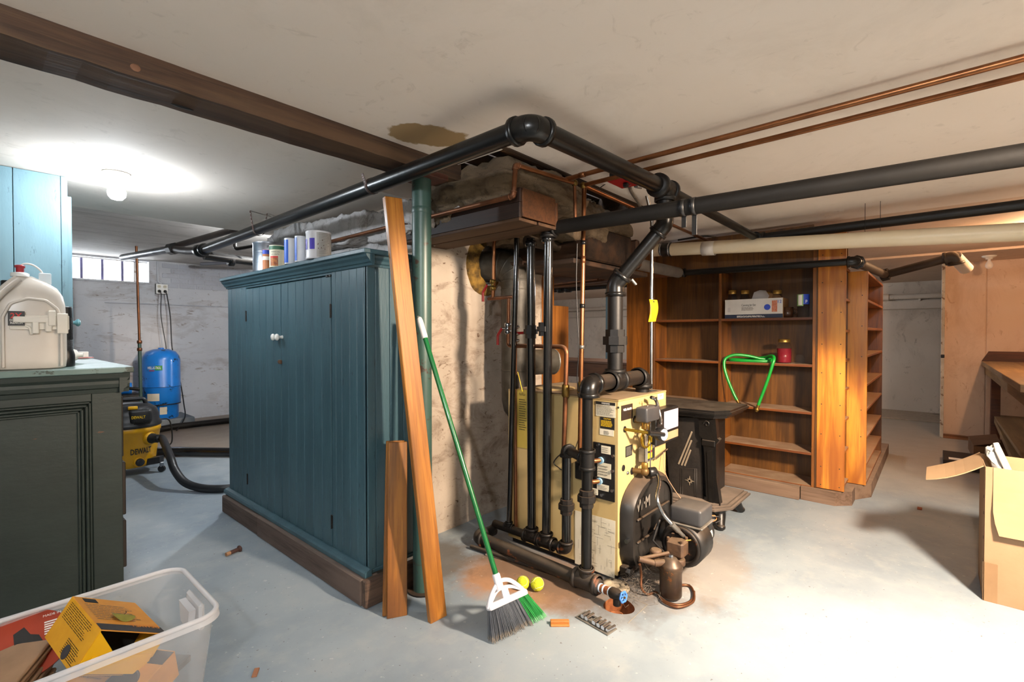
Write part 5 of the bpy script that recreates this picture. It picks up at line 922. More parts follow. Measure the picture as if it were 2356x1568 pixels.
# condensate return past the shelves
cn = thing('shelf_return_pipe', 'thin black pipe with elbows running before the top of the shelves', 'pipe', (4.2, 1.7, 1.83)); ca = V((2.25, 1.86, 1.86)); cb_ = P(1565, 628, x=4.17); cm = ca.lerp(cb_, .62)
pipe(ca, cm, .033, paint('brown_dusty_pipe', '#43362b', '#33291f', .6, dust=.7), cn, 'dusty_pipe'); pipe(cm, cb_ + V((-.04, 0, 0)), .045, paint('grey_foam', '#6d645c', '#5d554e', .9, dust=.4), cn, 'foam_sleeve'); part(MB().lathe([(.035, -.03), (.05, -.02), (.05, .02), (.035, .03)], cm, cb_ - ca, 16), 'coupling', IRON, cn)
cc = P(1968, 601, x=4.17); cd2 = P(2036, 632, y=.37); ce = P(2196, 590, x=5.62); pipe(cb_, cc, .026, IRON, cn); elbow(ca, cb_, cc, .028, IRON, cn, 1.6); elbow(cb_, cc, cd2, .03, IRON, cn, 1.6); part(MB().lathe([(.03, -.03), (.05, -.025), (.05, .02), (.03, .025)], cc + (cd2 - cc).normalized() * .09, cd2 - cc, 8, sm=False), 'hex_union', IRON, cn)
pipe(cc, cd2, .034, MATS['brown_dusty_pipe'], cn, 'dusty_pipe'); part(MB().lathe([(.034, -.04), (.055, -.03), (.055, .03), (.034, .04)], cd2, ce - cd2, 8, sm=False), 'hex_union', IRON, cn); pipe(cd2, ce, .036, MATS['brown_dusty_pipe'], cn, 'dusty_pipe'); elbow(cd2, ce, ce + V((.08, -.06, -.3)), .042, MATS['brown_dusty_pipe'], cn, 1.6); pipe(ce, ce + V((.14, -.08, -.10)), .05, FARWALL, cn, 'wrapped_stub')
# ---- copper
cp = thing('copper_ceiling_pipe', 'pair of copper pipes joined above the boiler running to the right along the ceiling', 'pipe', (2.15, .8, 2.1)); RC = .012; ZCU = 2.135
j1 = P(1302, 412, z=2.12); j2 = P(1342, 426, z=2.115); c1 = P(2356, 133, z=ZCU); c2 = P(2356, 175, z=ZCU); c1e = c1 + (c1 - j1).normalized() * 1.6; c2e = c2 + (c2 - j2).normalized() * 1.6
pipe(j1, c1e, RC, COPPER, cp, 'copper_pipe', 12); pipe(j2, c2e, RC, COPPER, cp, 'copper_pipe', 12)
for q, d_ in ((j1.lerp(c1, .15), c1 - j1), (j1.lerp(c1, .06), c1 - j1), (j2.lerp(c2, .16), c2 - j2)): part(MB().lathe([(RC, -.018), (RC + .002, -.017), (RC + .002, .017), (RC, .018)], q, d_, 12, cap=False), 'coupling', COPPER, cp)
k1 = P(1186, 379, z=2.11); jm = P(1322, 421, z=2.11); pipe(k1, jm, RC, COPPER, cp, 'copper_pipe', 12); k2 = P(1172, 452, x=k1.x - .02); pipe(k1, V((k1.x - .015, k1.y, k2.z)), RC * 1.05, COPPER_DARK, cp, 'copper_drop', 12); kb = V((k1.x - .015, k1.y, k2.z)); k3 = P(640, 545, x=1.85); k3 = V((kb.x, 4.4, kb.z + .0)); pipe(kb, k3, RC * 1.05, COPPER_DARK, cp, 'copper_run', 12)
elbow(jm, k1, kb, RC, COPPER_DARK, cp, 2.0); elbow(k1, kb, k3, RC, COPPER_DARK, cp, 2.0)
far = P(1600, 541, z=2.11); pipe(j2, far + (far - j2) * .6, RC, COPPER, cp, 'copper_pipe', 12); part(MB().ball(j2, .019, 10, 8), 'tee', BRASS, cp); part(MB().ball(jm, .019, 10, 8), 'tee', BRASS, cp)
# supply and return of the coil in the boiler side
v1b = P(1334, 1045, x=2.215); v1t = V((j2.x + .01, j2.y, 2.11)); cl = thing('coil_pipe', 'bright copper pipe with brass unions dropping in front of the boiler', 'pipe', (2.215, 1.46, .66))
pipe(v1t, v1b, .0125, COPPER, cl, 'copper_pipe', 12); pipe(jm, V((jm.x + .01, jm.y, P(1330, 520, x=2.2).z)), .009, COPPER_DARK, cl, 'thin_copper_pipe', 10)
for py_, m_, rr_, hh in ((893, BRASS, .021, .035), (555, IRON, .016, .012), (595, COPPER, .0145, .02), (703, IRON, .0155, .012), (798, GALV, .0155, .01)):
    q = P(1334, py_, x=2.215); q = v1t.lerp(v1b, (v1t.z - q.z) / (v1t.z - v1b.z)); part(MB().lathe([(rr_ * .8, -hh), (rr_, -hh * .9), (rr_, hh * .9), (rr_ * .8, hh)], q, n=12), 'fitting', m_, cl)
part(MB().tube(smooth_path([P(1328, 560, x=2.2), P(1326, 650, x=2.2), P(1329, 740, x=2.2), P(1332, 800, x=2.2), P(1328, 860, x=2.2), P(1331, 900, x=2.2)]), .003, 6), 'thermostat_wire', BLACK, cl)
h0_ = P(1190, 795, x=2.2); h1_ = P(1304, 795, x=2.2); h2_ = P(1297, 1045, x=2.235); ct = thing('coil_pipe', 'darker copper pipe bending down beside the brass unions on the boiler', 'pipe', h2_)
h1_.z = h0_.z; part(MB().tube([V((2.2, 1.92, h0_.z)), h1_, h2_], .0125, 12, fil=.035), 'copper_pipe', COPPER_DARK, ct); q = P(1300, 893, x=2.22); part(MB().lathe([(.016, -.035), (.021, -.03), (.021, .03), (.016, .035)], h1_.lerp(h2_, .4), h2_ - h1_, 12), 'brass_union', BRASS, ct)
# valve group at the left
vg = thing('valve_group', 'copper pipes with two red lever valves in front of the flue duct', 'valves', (2.2, 1.95, .6)); XV = 2.2
def pv_(px_, py_): return P(px_, py_, x=XV)
part(MB().tube([pv_(1195, 541), pv_(1137, 546), pv_(1136, 640), pv_(1134, 688)], .0115, 10, fil=.03), 'copper_pipe', COPPER, vg); part(MB().tube([pv_(1124, 687), pv_(1186, 682), pv_(1186, 760), pv_(1184, 900)], .0115, 10, fil=.03), 'copper_pipe', COPPER_DARK, vg); part(MB().tube([pv_(1171, 686), pv_(1169, 795), pv_(1190, 796), pv_(1215, 795)], .0115, 10, fil=.02), 'copper_pipe', COPPER_DARK, vg)
pipe(pv_(1184, 880), P(1187, 1215, x=MX + .02), .011, COPPER_DARK, vg, 'copper_pipe', 10)
for (px_, py_, hx_, hy_) in ((1134, 655, 1119, 694), (1168, 755, 1153, 793)):
    q = pv_(px_, py_); part(MB().lathe([(.013, -.035), (.02, -.03), (.02, -.012), (.016, -.01), (.016, .01), (.02, .012), (.02, .03), (.013, .035)], q, n=12), 'ball_valve', BRASS if px_ < 1150 else STEEL, vg); e = pv_(hx_, hy_) + V((-.03, 0, 0)); s0 = q + V((-.03, .02, .0)); part(MB().cyl(q, s0, .006, n=8), 'valve_stem', STEEL, vg)
    part(MB().tube([s0, e + V((0, 0, .06)), e], .0085, 8, fil=.02), 'red_lever', paint('red_lever', '#a01f1c', '#8c1a18', .4), vg)
for py_ in (752, 768, 783): q = pv_(1186, py_); part(MB().ball(q, (.022, .03, .012), 12, 8), 'chrome_manifold', STEEL, vg)
part(MB().tube([pv_(1190, 766), pv_(1208, 765)], .008, 8), 'red_stem', MATS['red_lever'], vg); q = pv_(1185, 875); part(MB().lathe([(.014, -.05), (.024, -.045), (.024, .03), (.014, .04)], q, n=8), 'check_valve', IRON_RUST, vg); part(MB().tube(smooth_path([pv_(1191, 855), pv_(1196, 875), pv_(1202, 900)]), .002, 5), 'yellow_tag_wire', PRINT_YELLOW, vg)
# conduit with tag and red switch
co = thing('steel_conduit', 'thin steel conduit rising behind the boiler to the ceiling', 'conduit', (3.0, 1.41, 0)); K = lambda x_, y_: P(x_, y_, y=1.42)
c_top = K(1500, 500); part(MB().tube([V((c_top.x, 1.42, 0)), V((c_top.x, 1.42, c_top.z)), P(1484, 432, y=1.40), P(1463, 428, z=2.15)], .0115, 12, fil=.12, fs=8), 'conduit', STEEL, co)
tg = thing('yellow_tag', 'yellow inspection tag hanging on the steel conduit', 'tag', K(1503, 712)); q0, q1, q2, q3 = [P(a_, b_, y=1.395) for a_, b_ in ((1494, 688), (1512, 690), (1511, 739), (1494, 740))]; YT = paint('tag_yellow', '#e6c31a', '#dcb816', .6)
g = MB(); n = 8; vs_ = []
for i in range(n + 1):
    t_ = i / n; off = V((0, -.008 * math.sin(t_ * 4), 0)); vs_ += [q0.lerp(q3, t_) + off, q1.lerp(q2, t_) + off + V((.002 * math.sin(t_ * 5), 0, 0))]
g.add(vs_ + [v + V((0, .0015, 0)) for v in vs_], [(2 * i, 2 * i + 1, 2 * i + 3, 2 * i + 2) for i in range(n)] + [(2 * n + 2 + 2 * i, 2 * n + 4 + 2 * i, 2 * n + 5 + 2 * i, 2 * n + 3 + 2 * i) for i in range(n)], True); part(g, 'card', YT, tg)
part(MB().tube([q0.lerp(q1, .5) + V((0, -.004, -.01)), q0.lerp(q1, .5) + V((0, 0, .01)), K(1500, 682)], .0015, 6), 'wire', STEEL, tg); part(MB().lathe([(.008, 0), (.008, .001), (.004, .001)], q0.lerp(q1, .5) + V((0, -.003, -.014)), (0, -1, 0), 12), 'eyelet', PRINT_BLACK, tg); lines_of_print(q3 + V((.006, -.009, .02)), (0, 0, 1), (-1, 0, 0), .11, .015, 2, PRINT_GREY, tg, ext=.001)
rs = thing('emergency_switch', 'red emergency switch on a metal box by the ceiling', 'switch', P(1440, 422, z=2.12)); c_ = P(1440, 418, z=2.12)
part(MB().box(c_ + V((-.075, -.06, .0)), c_ + V((.075, .06, .056)), .004), 'metal_box', IRON_DULL, rs); part(MB().box(c_ + V((-.082, -.068, -.006)), c_ + V((.082, .068, 0)), .002), 'red_plate', paint('red_plate', '#b0161a', '#a01418', .4), rs); part(MB().box(c_ + V((-.012, -.012, -.03)), c_ + V((.012, .012, -.006)), .003), 'toggle', BLACK, rs)
part(MB().tube(smooth_path([c_ + V((.04, 0, .0)), P(1452, 440, y=1.4), P(1468, 465, y=1.45), P(1480, 492, y=1.5)]), .01, 8), 'flex_conduit', GALV, rs); part(MB().tube(smooth_path([c_ + V((-.06, 0, .03)), P(1400, 418, y=1.45), P(1380, 432, y=1.5)]), .003, 6), 'wire', BLACK, rs)
# flue duct
DU = V((2.52, 2.17, 0)); fd = thing('flue_duct', 'dull galvanised flue duct with elbow entering the chimney', 'duct', V((2.5, 2.2, .7))); RD = .108
hz_ = P(1140, 600, y=2.3).z - .02; hx_ = P(1118, 600, y=2.40).x
GD = paint('dull_galvanised', '#4a4741', '#36332c', .5, .3, 16, dust=.4, dustc='#6b5c46', bump=.08)
hp = V((hx_, 2.46, hz_)); dp = V((DU.x - .0, DU.y, hz_ - .02))
part(MB().cyl(hp, hp.lerp(dp, .45), RD, n=28), 'wall_collar', GD, fd)
pts = fillet([hp.lerp(dp, .3), dp, V((DU.x, DU.y, 1.3))], .16, 3)
part(MB().tube(pts, RD, 28, sm=True), 'elbow', GD, fd)
for p_, d_ in zip(pts[1:-1], [(pts[i + 1] - pts[i - 1]) for i in range(1, len(pts) - 1)]): part(MB().lathe([(RD, -.006), (RD + .004, 0), (RD, .006)], p_, d_, 28, cap=False), 'gore_seam', GD, fd)
part(MB().cyl((DU.x, DU.y, 1.62), (DU.x, DU.y, .93), RD - .002, n=28), 'duct', GD, fd)
for z_ in (1.6, 1.05): part(MB().lathe([(RD - .002, -.006), (RD + .004, 0), (RD - .002, .006)], (DU.x, DU.y, z_), n=28, cap=False), 'seam', GD, fd)
part(MB().tube(fillet([V((DU.x, DU.y, .98)), V((DU.x, DU.y, .78)), V((DU.x + .1, DU.y - .12, .72)), V((DU.x + .1, 2.02, .72))], .1, 3), RD - .004, 24), 'lower_elbow', GD, fd)
dm = V((DU.x + .06, DU.y - .03, 1.10)); part(MB().cyl(dm, dm + V((.24, -.05, 0)), .09, n=24), 'damper_tee', GD, fd); part(MB().lathe([(.092, 0), (.096, .004), (.09, .012), (.07, .012), (.001, .014)], dm + V((.24, -.05, 0)), (1, -.3, 0), 24), 'draft_damper', GALV, fd)
INS = paint('yellow_insulation', '#8d6c2a', '#4c3816', .95, 0, 18, bump=1.0, bscale=40)
wi = thing('flue_insulation', 'torn yellow glass wool round the flue hole in the chimney', 'insulation', V((hx_, 2.4, hz_))); vs_ = []; n = 36
for i in range(n):
    a_ = 2 * math.pi * i / n; 
    for k_, (rr_, yy) in enumerate(((.118, 2.36), (.13, 2.385), (.165, 2.39), (.185, 2.41), (.19, 2.44))): q = rr_ * (1 + .10 * noise.noise(V((math.cos(a_) * 2, math.sin(a_) * 2, k_)))); vs_.append((hx_ + q * math.cos(a_) * .9, yy + .02 * noise.noise(V((a_ * 3, k_, 0))), hz_ + q * math.sin(a_) * 1.15))
part(MB().add(vs_, [(i * 5 + k_, i * 5 + k_ + 1, ((i + 1) % n) * 5 + k_ + 1, ((i + 1) % n) * 5 + k_) for i in range(n) for k_ in range(4)], True), 'wool_ring', INS, wi)
# ================================================================== boiler
BOX0, BOX1, BOY0, BOY1, BOZ = 2.252, 2.84, 1.24, 2.01, .955
GOLD = paint('gold_jacket', '#bca574', '#b29a68', .42, 0, 2.5, stretch=(1, 1, .6), dust=.55, dustc='#9a8562', bump=.03)
bo_ = thing('boiler', 'gold steel jacketed oil boiler in the middle of the basement', 'boiler', ((BOX0 + BOX1) / 2, (BOY0 + BOY1) / 2, 0))
part(MB().box((BOX0, BOY0 + .004, .03), (BOX0 + .012, BOY1, BOZ), .002), 'left_jacket', GOLD, bo_); part(MB().box((BOX1 - .012, BOY0 + .004, .03), (BOX1, BOY1, BOZ), .002), 'right_jacket', GOLD, bo_); part(MB().box((BOX0, BOY1 - .012, .03), (BOX1, BOY1, BOZ), .002), 'rear_jacket', GOLD, bo_)
part(MB().box((BOX0, BOY0, .05), (BOX1, BOY0 + .012, BOZ - .002), .003), 'front_jacket', GOLD, bo_); part(MB().box((BOX0 - .001, BOY0 - .002, BOZ - .012), (BOX1 + .001, BOY1, BOZ), .003), 'top_jacket', paint('dusty_gold_top', '#a88d5c', '#8d7650', .6, dust=.9, dustc='#84705a'), bo_)
part(MB().box((BOX0 + .02, BOY0 + .02, 0), (BOX1 - .02, BOY1 - .02, .9)), 'iron_core', IRON_RUST, bo_)
part(MB().box((HRX - .02, BOY0 + .03, BOZ), (HRX + .12, BOY0 + .12, BOZ + .0015)), 'top_opening', BLACK, bo_)
part(MB().lathe([(.12, 0), (.125, .004), (.12, .008), (.1, .008)], (2.46, 1.8, BOZ), n=32), 'top_collar', GOLD, bo_)
UX, UY = V((1, 0, 0)), V((0, -1, 0))
def side_sheet(x0, y0, x1, y1, name, mat, t=.0012, parent=None):
    a = P(x0, y1, x=BOX0 - .0005); b = P(x1, y1, x=BOX0 - .0005); c = P(x0, y0, x=BOX0 - .0005); o = V((BOX0 - .0005, a.y, (a.z + P(x1, y1, x=BOX0).z) / 2)); h = ((c.z - a.z) + (P(x1, y0, x=BOX0).z - P(x1, y1, x=BOX0).z)) / 2
    return o, a.y - b.y, h, part(sheet(o, UY, up, a.y - b.y, h, t), name, mat, parent or bo_)
def front_sheet(x0, y0, x1, y1, name, mat, t=.0012, parent=None):
    a = P(x0, y1, y=BOY0 - .0005); b = P(x1, y1, y=BOY0 - .0005); c = P(x0, y0, y=BOY0 - .0005); o = V((a.x, BOY0 - .0005, (a.z + b.z) / 2)); h = ((c.z - a.z) + (P(x1, y0, y=BOY0).z - b.z)) / 2
    return o, b.x - a.x, h, part(sheet(o, UX, up, b.x - a.x, h, t), name, mat, parent or bo_)
SN = V((-.0016, 0, 0)); FN = V((0, -.0016, 0))
o, w_, h_, s_ = side_sheet(1371, 924, 1416, 958, 'warning_label', PAPER); part(sheet(o + SN + up * h_ * .8, UY, up, w_, h_ * .2, .0006), 'black_header', PRINT_BLACK, s_); text('WARNING', h_ * .12, o + SN * 1.5 + up * h_ * .84 + UY * w_ * .3, UY, up, PRINT_WHITE, s_, width=w_ * .42); lines_of_print(o + SN + up * h_ * .06 + UY * w_ * .05, UY, up, w_ * .9, h_ * .7, 9, PRINT_GREY, s_, frac=.4)
o, w_, h_, s_ = side_sheet(1381, 960, 1414, 987, 'caution_label', PRINT_BLACK); text('CAUTION', h_ * .13, o + SN + up * h_ * .82 + UY * w_ * .25, UY, up, PRINT_YELLOW, s_, width=w_ * .5, bold=.01); lines_of_print(o + SN + up * h_ * .2 + UY * w_ * .06, UY, up, w_ * .86, h_ * .55, 5, PRINT_YELLOW, s_, frac=.5)
o, w_, h_, s_ = side_sheet(1380, 986, 1412, 1001, 'service_label', PAPER); lines_of_print(o + SN + up * h_ * .1 + UY * w_ * .3, UY, up, w_ * .4, h_ * .6, 3, PRINT_GREY, s_)
part(MB().ball((BOX0 - .001, P(1423, 937, x=BOX0).y, P(1423, 937, x=BOX0).z), (.003, .006, .006), 8, 6), 'rivet', PRINT_BLACK, bo_)
o, w_, h_, cp_ = side_sheet(1366, 1019, 1415, 1148, 'coil_plate', BLACK, .006)
for x0, y0, x1, y1 in ((1385, 1025, 1406, 1043), (1376, 1064, 1407, 1098), (1375, 1113, 1402, 1127), (1362, 1122, 1377, 1136)):
    oo, ww, hh, ss = side_sheet(x0, y0, x1, y1, 'plate_label', PAPER, .008, cp_); lines_of_print(oo + V((-.0092, 0, 0)) + up * hh * .12 + UY * ww * .08, UY, up, ww * .8, hh * .75, 4 if hh > .05 else 2, PRINT_GREY, ss, 'printed_lines', .3)
for x0, y0 in ((1376, 1023), (1411, 1048), (1410, 1083), (1409, 1128), (1385, 1138), (1372, 1098)): q = P(x0, y0, x=BOX0 - .006); part(MB().cyl(q, q + V((-.008, 0, 0)), .009, n=6, sm=False), 'bolt', STEEL, cp_)
for x0, y0 in ((1383, 1058), (1380, 1106)):
    q = P(x0, y0, x=BOX0 - .006); part(MB().cyl(q, q + V((-.012, 0, 0)), .018, n=14), 'blue_ring', paint('pale_blue_ring', '#8fb4cc', '#7aa2bc', .5), cp_); part(MB().tube([q, q + V((-.04, .02, 0)), q + V((-.05, .05, .003))], .0125, 10, fil=.02), 'copper_stub', COPPER, cp_)
pA, pB, pC, pD = [P(a_, b_, x=BOX0 - .001) for a_, b_ in ((1323, 1173), (1416, 1198), (1414, 1330), (1323, 1295))]
wd_ = part(MB().prism([pA, pB, pC, pD], (-.0008, 0, 0)), 'wiring_diagram', PAPER, bo_); rr = random.Random(4); mbd = MB()
for k in range(60):
    u0, v0_ = .08 + .84 * rr.random(), .06 + .86 * rr.random(); p = pD.lerp(pC, u0).lerp(pA.lerp(pB, u0), v0_) + V((-.0014, 0, 0)); l = .015 + .05 * rr.random()
    if rr.random() < .5: mbd.add([p, p + UY * l, p + UY * l + up * .0012, p + up * .0012], [(0, 1, 2, 3)])
    else: mbd.add([p, p + UY * .0012, p + UY * .0012 + up * l * .8, p + up * l * .8], [(0, 1, 2, 3)])
    if k % 6 == 0:
        l2 = .012 + .012 * rr.random()
        for a_, b_ in ((0, 0), (0, l2)): mbd.add([p + up * b_, p + up * b_ + UY * l2 * 1.4, p + up * (b_ + .0012) + UY * l2 * 1.4, p + up * (b_ + .0012)], [(0, 1, 2, 3)])
part(mbd, 'circuit_drawing', PRINT_GREY, wd_, stuff=True)
o, w_, h_, s_ = side_sheet(1190, 896, 1214, 1030, 'energy_label', paint('yellow_label', '#b5a04c', '#a89442', .6)); text('Weil-McLain', h_ * .05, o + SN + up * h_ * .9 + UY * w_ * .2, UY, up, PRINT_BLACK, s_, width=w_ * .6); lines_of_print(o + SN + up * h_ * .3 + UY * w_ * .2, UY, up, w_ * .7, h_ * .55, 14, PRINT_BLACK, s_, frac=.3)
part(MB().tube(smooth_path([P(a_, b_, x=BOX0 - .012) for a_, b_ in ((1300, 1048), (1288, 1046), (1275, 1060), (1276, 1068), (1284, 1074), (1292, 1080), (1296, 1074))]), .003, 6), 'loose_wire', BLACK, bo_); part(MB().tube(smooth_path([P(a_, b_, x=BOX0 - .012) for a_, b_ in ((1330, 1012), (1326, 1024), (1323, 1035), (1322, 1050))]), .0025, 6), 'loose_wire', BLACK, bo_)
part(MB().box(P(1322, 1100, x=BOX0 - .03), P(1368, 1066, x=BOX0), .004), 'relay_box', IRON_DULL, bo_)
# front
o, w_, h_, s_ = front_sheet(1429, 930, 1454, 964, 'nameplate', paint('nameplate_brown', '#332820', '#2b221b', .4), .004); text('WEIL-McLAIN', h_ * .16, o + FN * 3 + up * h_ * .62 + UX * w_ * .12, UX, up, PRINT_WHITE, s_, width=w_ * .76, bold=.02); text('GOLD', h_ * .11, o + FN * 3 + up * h_ * .34 + UX * w_ * .5, UX, up, BRASS, s_, width=w_ * .35); text('OIL', h_ * .1, o + FN * 3 + up * h_ * .18 + UX * w_ * .6, UX, up, BRASS, s_, width=w_ * .22)
q = P(1470, 931, y=BOY0 - .001); text('4-27-2021', .02, q, UX, up, paint('faded_marker', '#a08a55', '#a08a55', .6), bo_, width=.12)
o, w_, h_, s_ = front_sheet(1513, 905, 1526, 918, 'bar_code_sticker', WHITE); lines_of_print(o + FN + up * h_ * .45 + UX * w_ * .2, UX, up, w_ * .6, h_ * .4, 2, PRINT_BLACK, s_)
o, w_, h_, s_ = front_sheet(1439, 1024, 1454, 1049, 'instruction_label', PRINT_BLACK); lines_of_print(o + FN + up * h_ * .1 + UX * w_ * .1, UX, up, w_ * .8, h_ * .8, 7, PRINT_GREY, s_)
def Fp(a_, b_, dy=0.0): q = P(a_, b_, y=BOY0); return V((q.x, BOY0 - dy, q.z))
for a_, b_, r__ in ((1434, 1076, .017), (1437, 987, .017), (1460, 964, .02), (1483, 962, .02), (1454, 1083, .02)): part(MB().lathe([(r__, 0), (r__, .002), (r__ * .8, .002)], Fp(a_, b_), (0, -1, 0), 18), 'port_hole', BLACK, bo_)
part(MB().lathe([(.008, 0), (.008, .008), (.001, .009)], Fp(1443, 1087), (0, -1, 0), 12), 'plug_bolt', STEEL, bo_)
# gauge glass
for b_, e in ((966, 1), (1081, -1)):
    q = Fp(1460 if e > 0 else 1456, b_, .0); fit = part(MB().cyl(q, q + V((.02, -.07, 0)), .014, n=12).ball(q + V((.02, -.06, 0)), .024, 12, 8), 'water_cock', paint('old_brass', '#6d5430', '#523c20', .5, .6), bo_); g_ = q + V((.02, -.06, 0)); part(MB().lathe([(.014, -.02), (.018, -.015), (.018, .015), (.014, .02)], g_ + V((0, 0, -.03 * e)), (0, 0, 1), 8), 'packing_nut', BRASS, fit); part(MB().cyl(g_, g_ + V((.05, -.0, 0)), .01, n=10), 'cock_arm', BRASS, fit)
    if e > 0: gt = g_
    else: gb = g_
part(MB().cyl(gt + V((0, 0, -.04)), V((gt.x, gb.y, gb.z + .04)), .008, n=12), 'gauge_glass', glassy('gauge_glass', (.8, .75, .7, 1), .5), bo_); part(MB().cyl(gt + V((0, 0, -.1)), V((gt.x, gb.y, gb.z + .04)), .0055, n=10), 'rusty_water', paint('rusty_water', '#8a4a22', '#7a3d1a', .3), bo_)
for dx, dy in ((-.018, -.012), (.02, -.014)): part(MB().cyl(gt + V((dx, dy, .02)), V((gt.x + dx, gb.y + dy, gb.z - .02)), .0035, n=8), 'guard_rod', STEEL, bo_)
# pigtail and gauge
s0, s1 = Fp(1437, 987, .0), P(1491, 995, y=BOY0 - .12); PB_ = paint('pigtail_brass', '#a88a34', '#967824', .3, .9); lc = Fp(1459, 1006, .06); lr = .042
part(MB().tube([s0, s0.lerp(s1, .5), s1], .008, 10), 'siphon_tube', PB_, bo_); part(MB().tube([lc + V((lr * math.cos(a_) * .95, -.012 * a_ / 6, lr * math.sin(a_))) for a_ in [R(100) + 2 * math.pi * i / 32 for i in range(33)]], .008, 10), 'siphon_loop', PB_, bo_)
gc = P(1526, 999, y=BOY0 - .14); part(MB().cyl(s1, gc, .014, n=12), 'gauge_stem', BLACK, bo_); gd = V((.25, -1, 0)).normalized(); gd = V((.05, -1, .02)).normalized(); gx = V((-gd.y, gd.x, 0)).normalized()
gd = (V((0, -.0, 1.0)) - gc); gd = V((-.2, -1, .05)).normalized()
gg = part(MB().lathe([(.034, -.035), (.036, -.03), (.036, .004), (.03, .006)], gc, gd, 26), 'gauge_case', BLACK, bo_); part(MB().cyl(gc + gd * .0062, gc + gd * .0072, .031, n=26), 'gauge_face', paint('gauge_face', '#d5dde6', '#c9d2dc', .3), gg)
gu = V((0, 0, 1)); gs = gd.cross(gu).normalized() * -1; mbt = MB()
for k in range(11): a_ = R(-130 + 26 * k); d_ = gs * math.sin(a_) + gu * math.cos(a_); mbt.cyl(gc + gd * .0076 + d_ * .022, gc + gd * .0076 + d_ * .028, .0012, n=4)
part(mbt, 'gauge_marks', PRINT_BLACK, gg); part(MB().cyl(gc + gd * .0078, gc + gd * .0078 + (gs * -.6 + gu * .6) * .022, .0014, n=4), 'gauge_needle', PRINT_BLACK, gg)
# pressure control, limit box, low water cut off
q0, q1 = P(1489, 974, y=BOY0 - .1), P(1523, 930, y=BOY0 - .1); GREYB = paint('grey_control_box', '#3d3d3f', '#343436', .4, dust=.35, dustc='#7a7064')
pt_ = part(MB().box((q0.x, BOY0 - .10, q0.z), (q0.x + .16, BOY0 - .03, q1.z), .012, 3), 'pressure_control', GREYB, bo_); part(MB().box((q0.x + .105, BOY0 - .102, q0.z + .08), (q0.x + .115, BOY0 - .099, q0.z + .13)), 'scale_slot', PRINT_BLACK, pt_); part(MB().cyl((q0.x + .07, BOY0 - .065, q1.z), (q0.x + .07, BOY0 - .065, q1.z + .004), .01, n=12), 'adjust_screw', STEEL, pt_); part(MB().cyl((q0.x + .05, BOY0 - .06, q0.z), (q0.x + .05, BOY0 - .06, q0.z - .04), .016, n=12), 'connector', BRASS, pt_)
q2, q3 = P(1510, 1028, y=BOY0 - .07), P(1548, 962, y=BOY0 - .07)
lb_ = part(MB().box((q2.x, BOY0 - .07, q2.z), (BOX1 + .02, BOY0 - .004, q2.z + .2), .006), 'limit_box', BLACK, bo_); part(sheet((BOX1 + .0, BOY0 - .071, q2.z + .075), UX * -1, up, .0001, .0001), 'edge', BLACK, lb_); part(sheet((q2.x + .1, BOY0 - .0705, q2.z + .075), UX, up, BOX1 + .012 - q2.x - .1, .11), 'white_label', paint('pink_white_label', '#b8b0be', '#aca4b2', .5), lb_); part(sheet((q2.x + .1, BOY0 - .0705, q2.z + .015), UX, up, BOX1 + .012 - q2.x - .1, .045), 'tan_label', paint('tan_label', '#b09070', '#a0805f', .5), lb_)
q4, q5 = P(1484, 1066, y=BOY0 - .06), P(1507, 1023, y=BOY0 - .06); lw_ = part(MB().box((q4.x, BOY0 - .06, q4.z), (q5.x + .0, BOY0 - .02, q5.z), .004), 'water_cutoff', GALV, bo_); part(sheet((q4.x + .015, BOY0 - .0605, q4.z + .012), UX, up, q5.x - q4.x - .02, q5.z - q4.z - .024), 'black_label', PRINT_BLACK, lw_)
for i in range(3):
    for j in range(2): part(sheet((q4.x + .022 + j * .032, BOY0 - .062, q4.z + .02 + i * .042), UX, up, .026, .03), 'yellow_block', PRINT_YELLOW, lw_)
part(sheet((q4.x + .05, BOY0 - .063, q5.z - .032), UX, up, .025, .012), 'red_block', PRINT_RED, lw_)
part(MB().tube(smooth_path([V((q0.x + .15, BOY0 - .05, q0.z + .12)), V((q0.x + .19, BOY0 - .06, q0.z + .1)), V((q0.x + .2, BOY0 - .08, q0.z + .02)), V((q0.x + .17, BOY0 - .1, q0.z - .03))], 10), lambda i: .009 + .0015 * (i % 2), 10), 'flex_conduit', STEEL, bo_); part(MB().cyl(P(1500, 970, y=BOY0 - .03), P(1500, 1020, y=BOY0 - .03), .009, n=10), 'conduit_stub', STEEL, bo_); part(MB().tube([P(1508, 1055, y=BOY0 - .02), P(1535, 1032, y=BOY0 - .01)], .006, 8), 'conduit_arm', STEEL, bo_)
cb0 = P(1500, 1085, y=BOY0 - .08); part(MB().lathe([(.022, -.025), (.026, -.02), (.026, .02), (.018, .025)], cb0, (1, -.5, 0), 14), 'black_connector', BLACK, bo_)
TRF = V((2.47, .95, .36))
part(MB().tube(smooth_path([P(1494, 1077, y=BOY0 - .06), P(1511, 1088, y=BOY0 - .1), P(1517, 1110, y=BOY0 - .14), P(1512, 1145, y=BOY0 - .17), P(1525, 1180, y=BOY0 - .2), P(1545, 1205, y=BOY0 - .24)], 12), lambda i: .010 + .0015 * (i % 2), 10), 'armoured_cable', STEEL, bo_); part(MB().cyl(P(1545, 1205, y=BOY0 - .24), P(1560, 1220, y=BOY0 - .26), .014, n=12).cyl(P(1560, 1220, y=BOY0 - .26), P(1580, 1240, y=BOY0 - .28), .01, n=12), 'cable_connector', GALV, bo_)
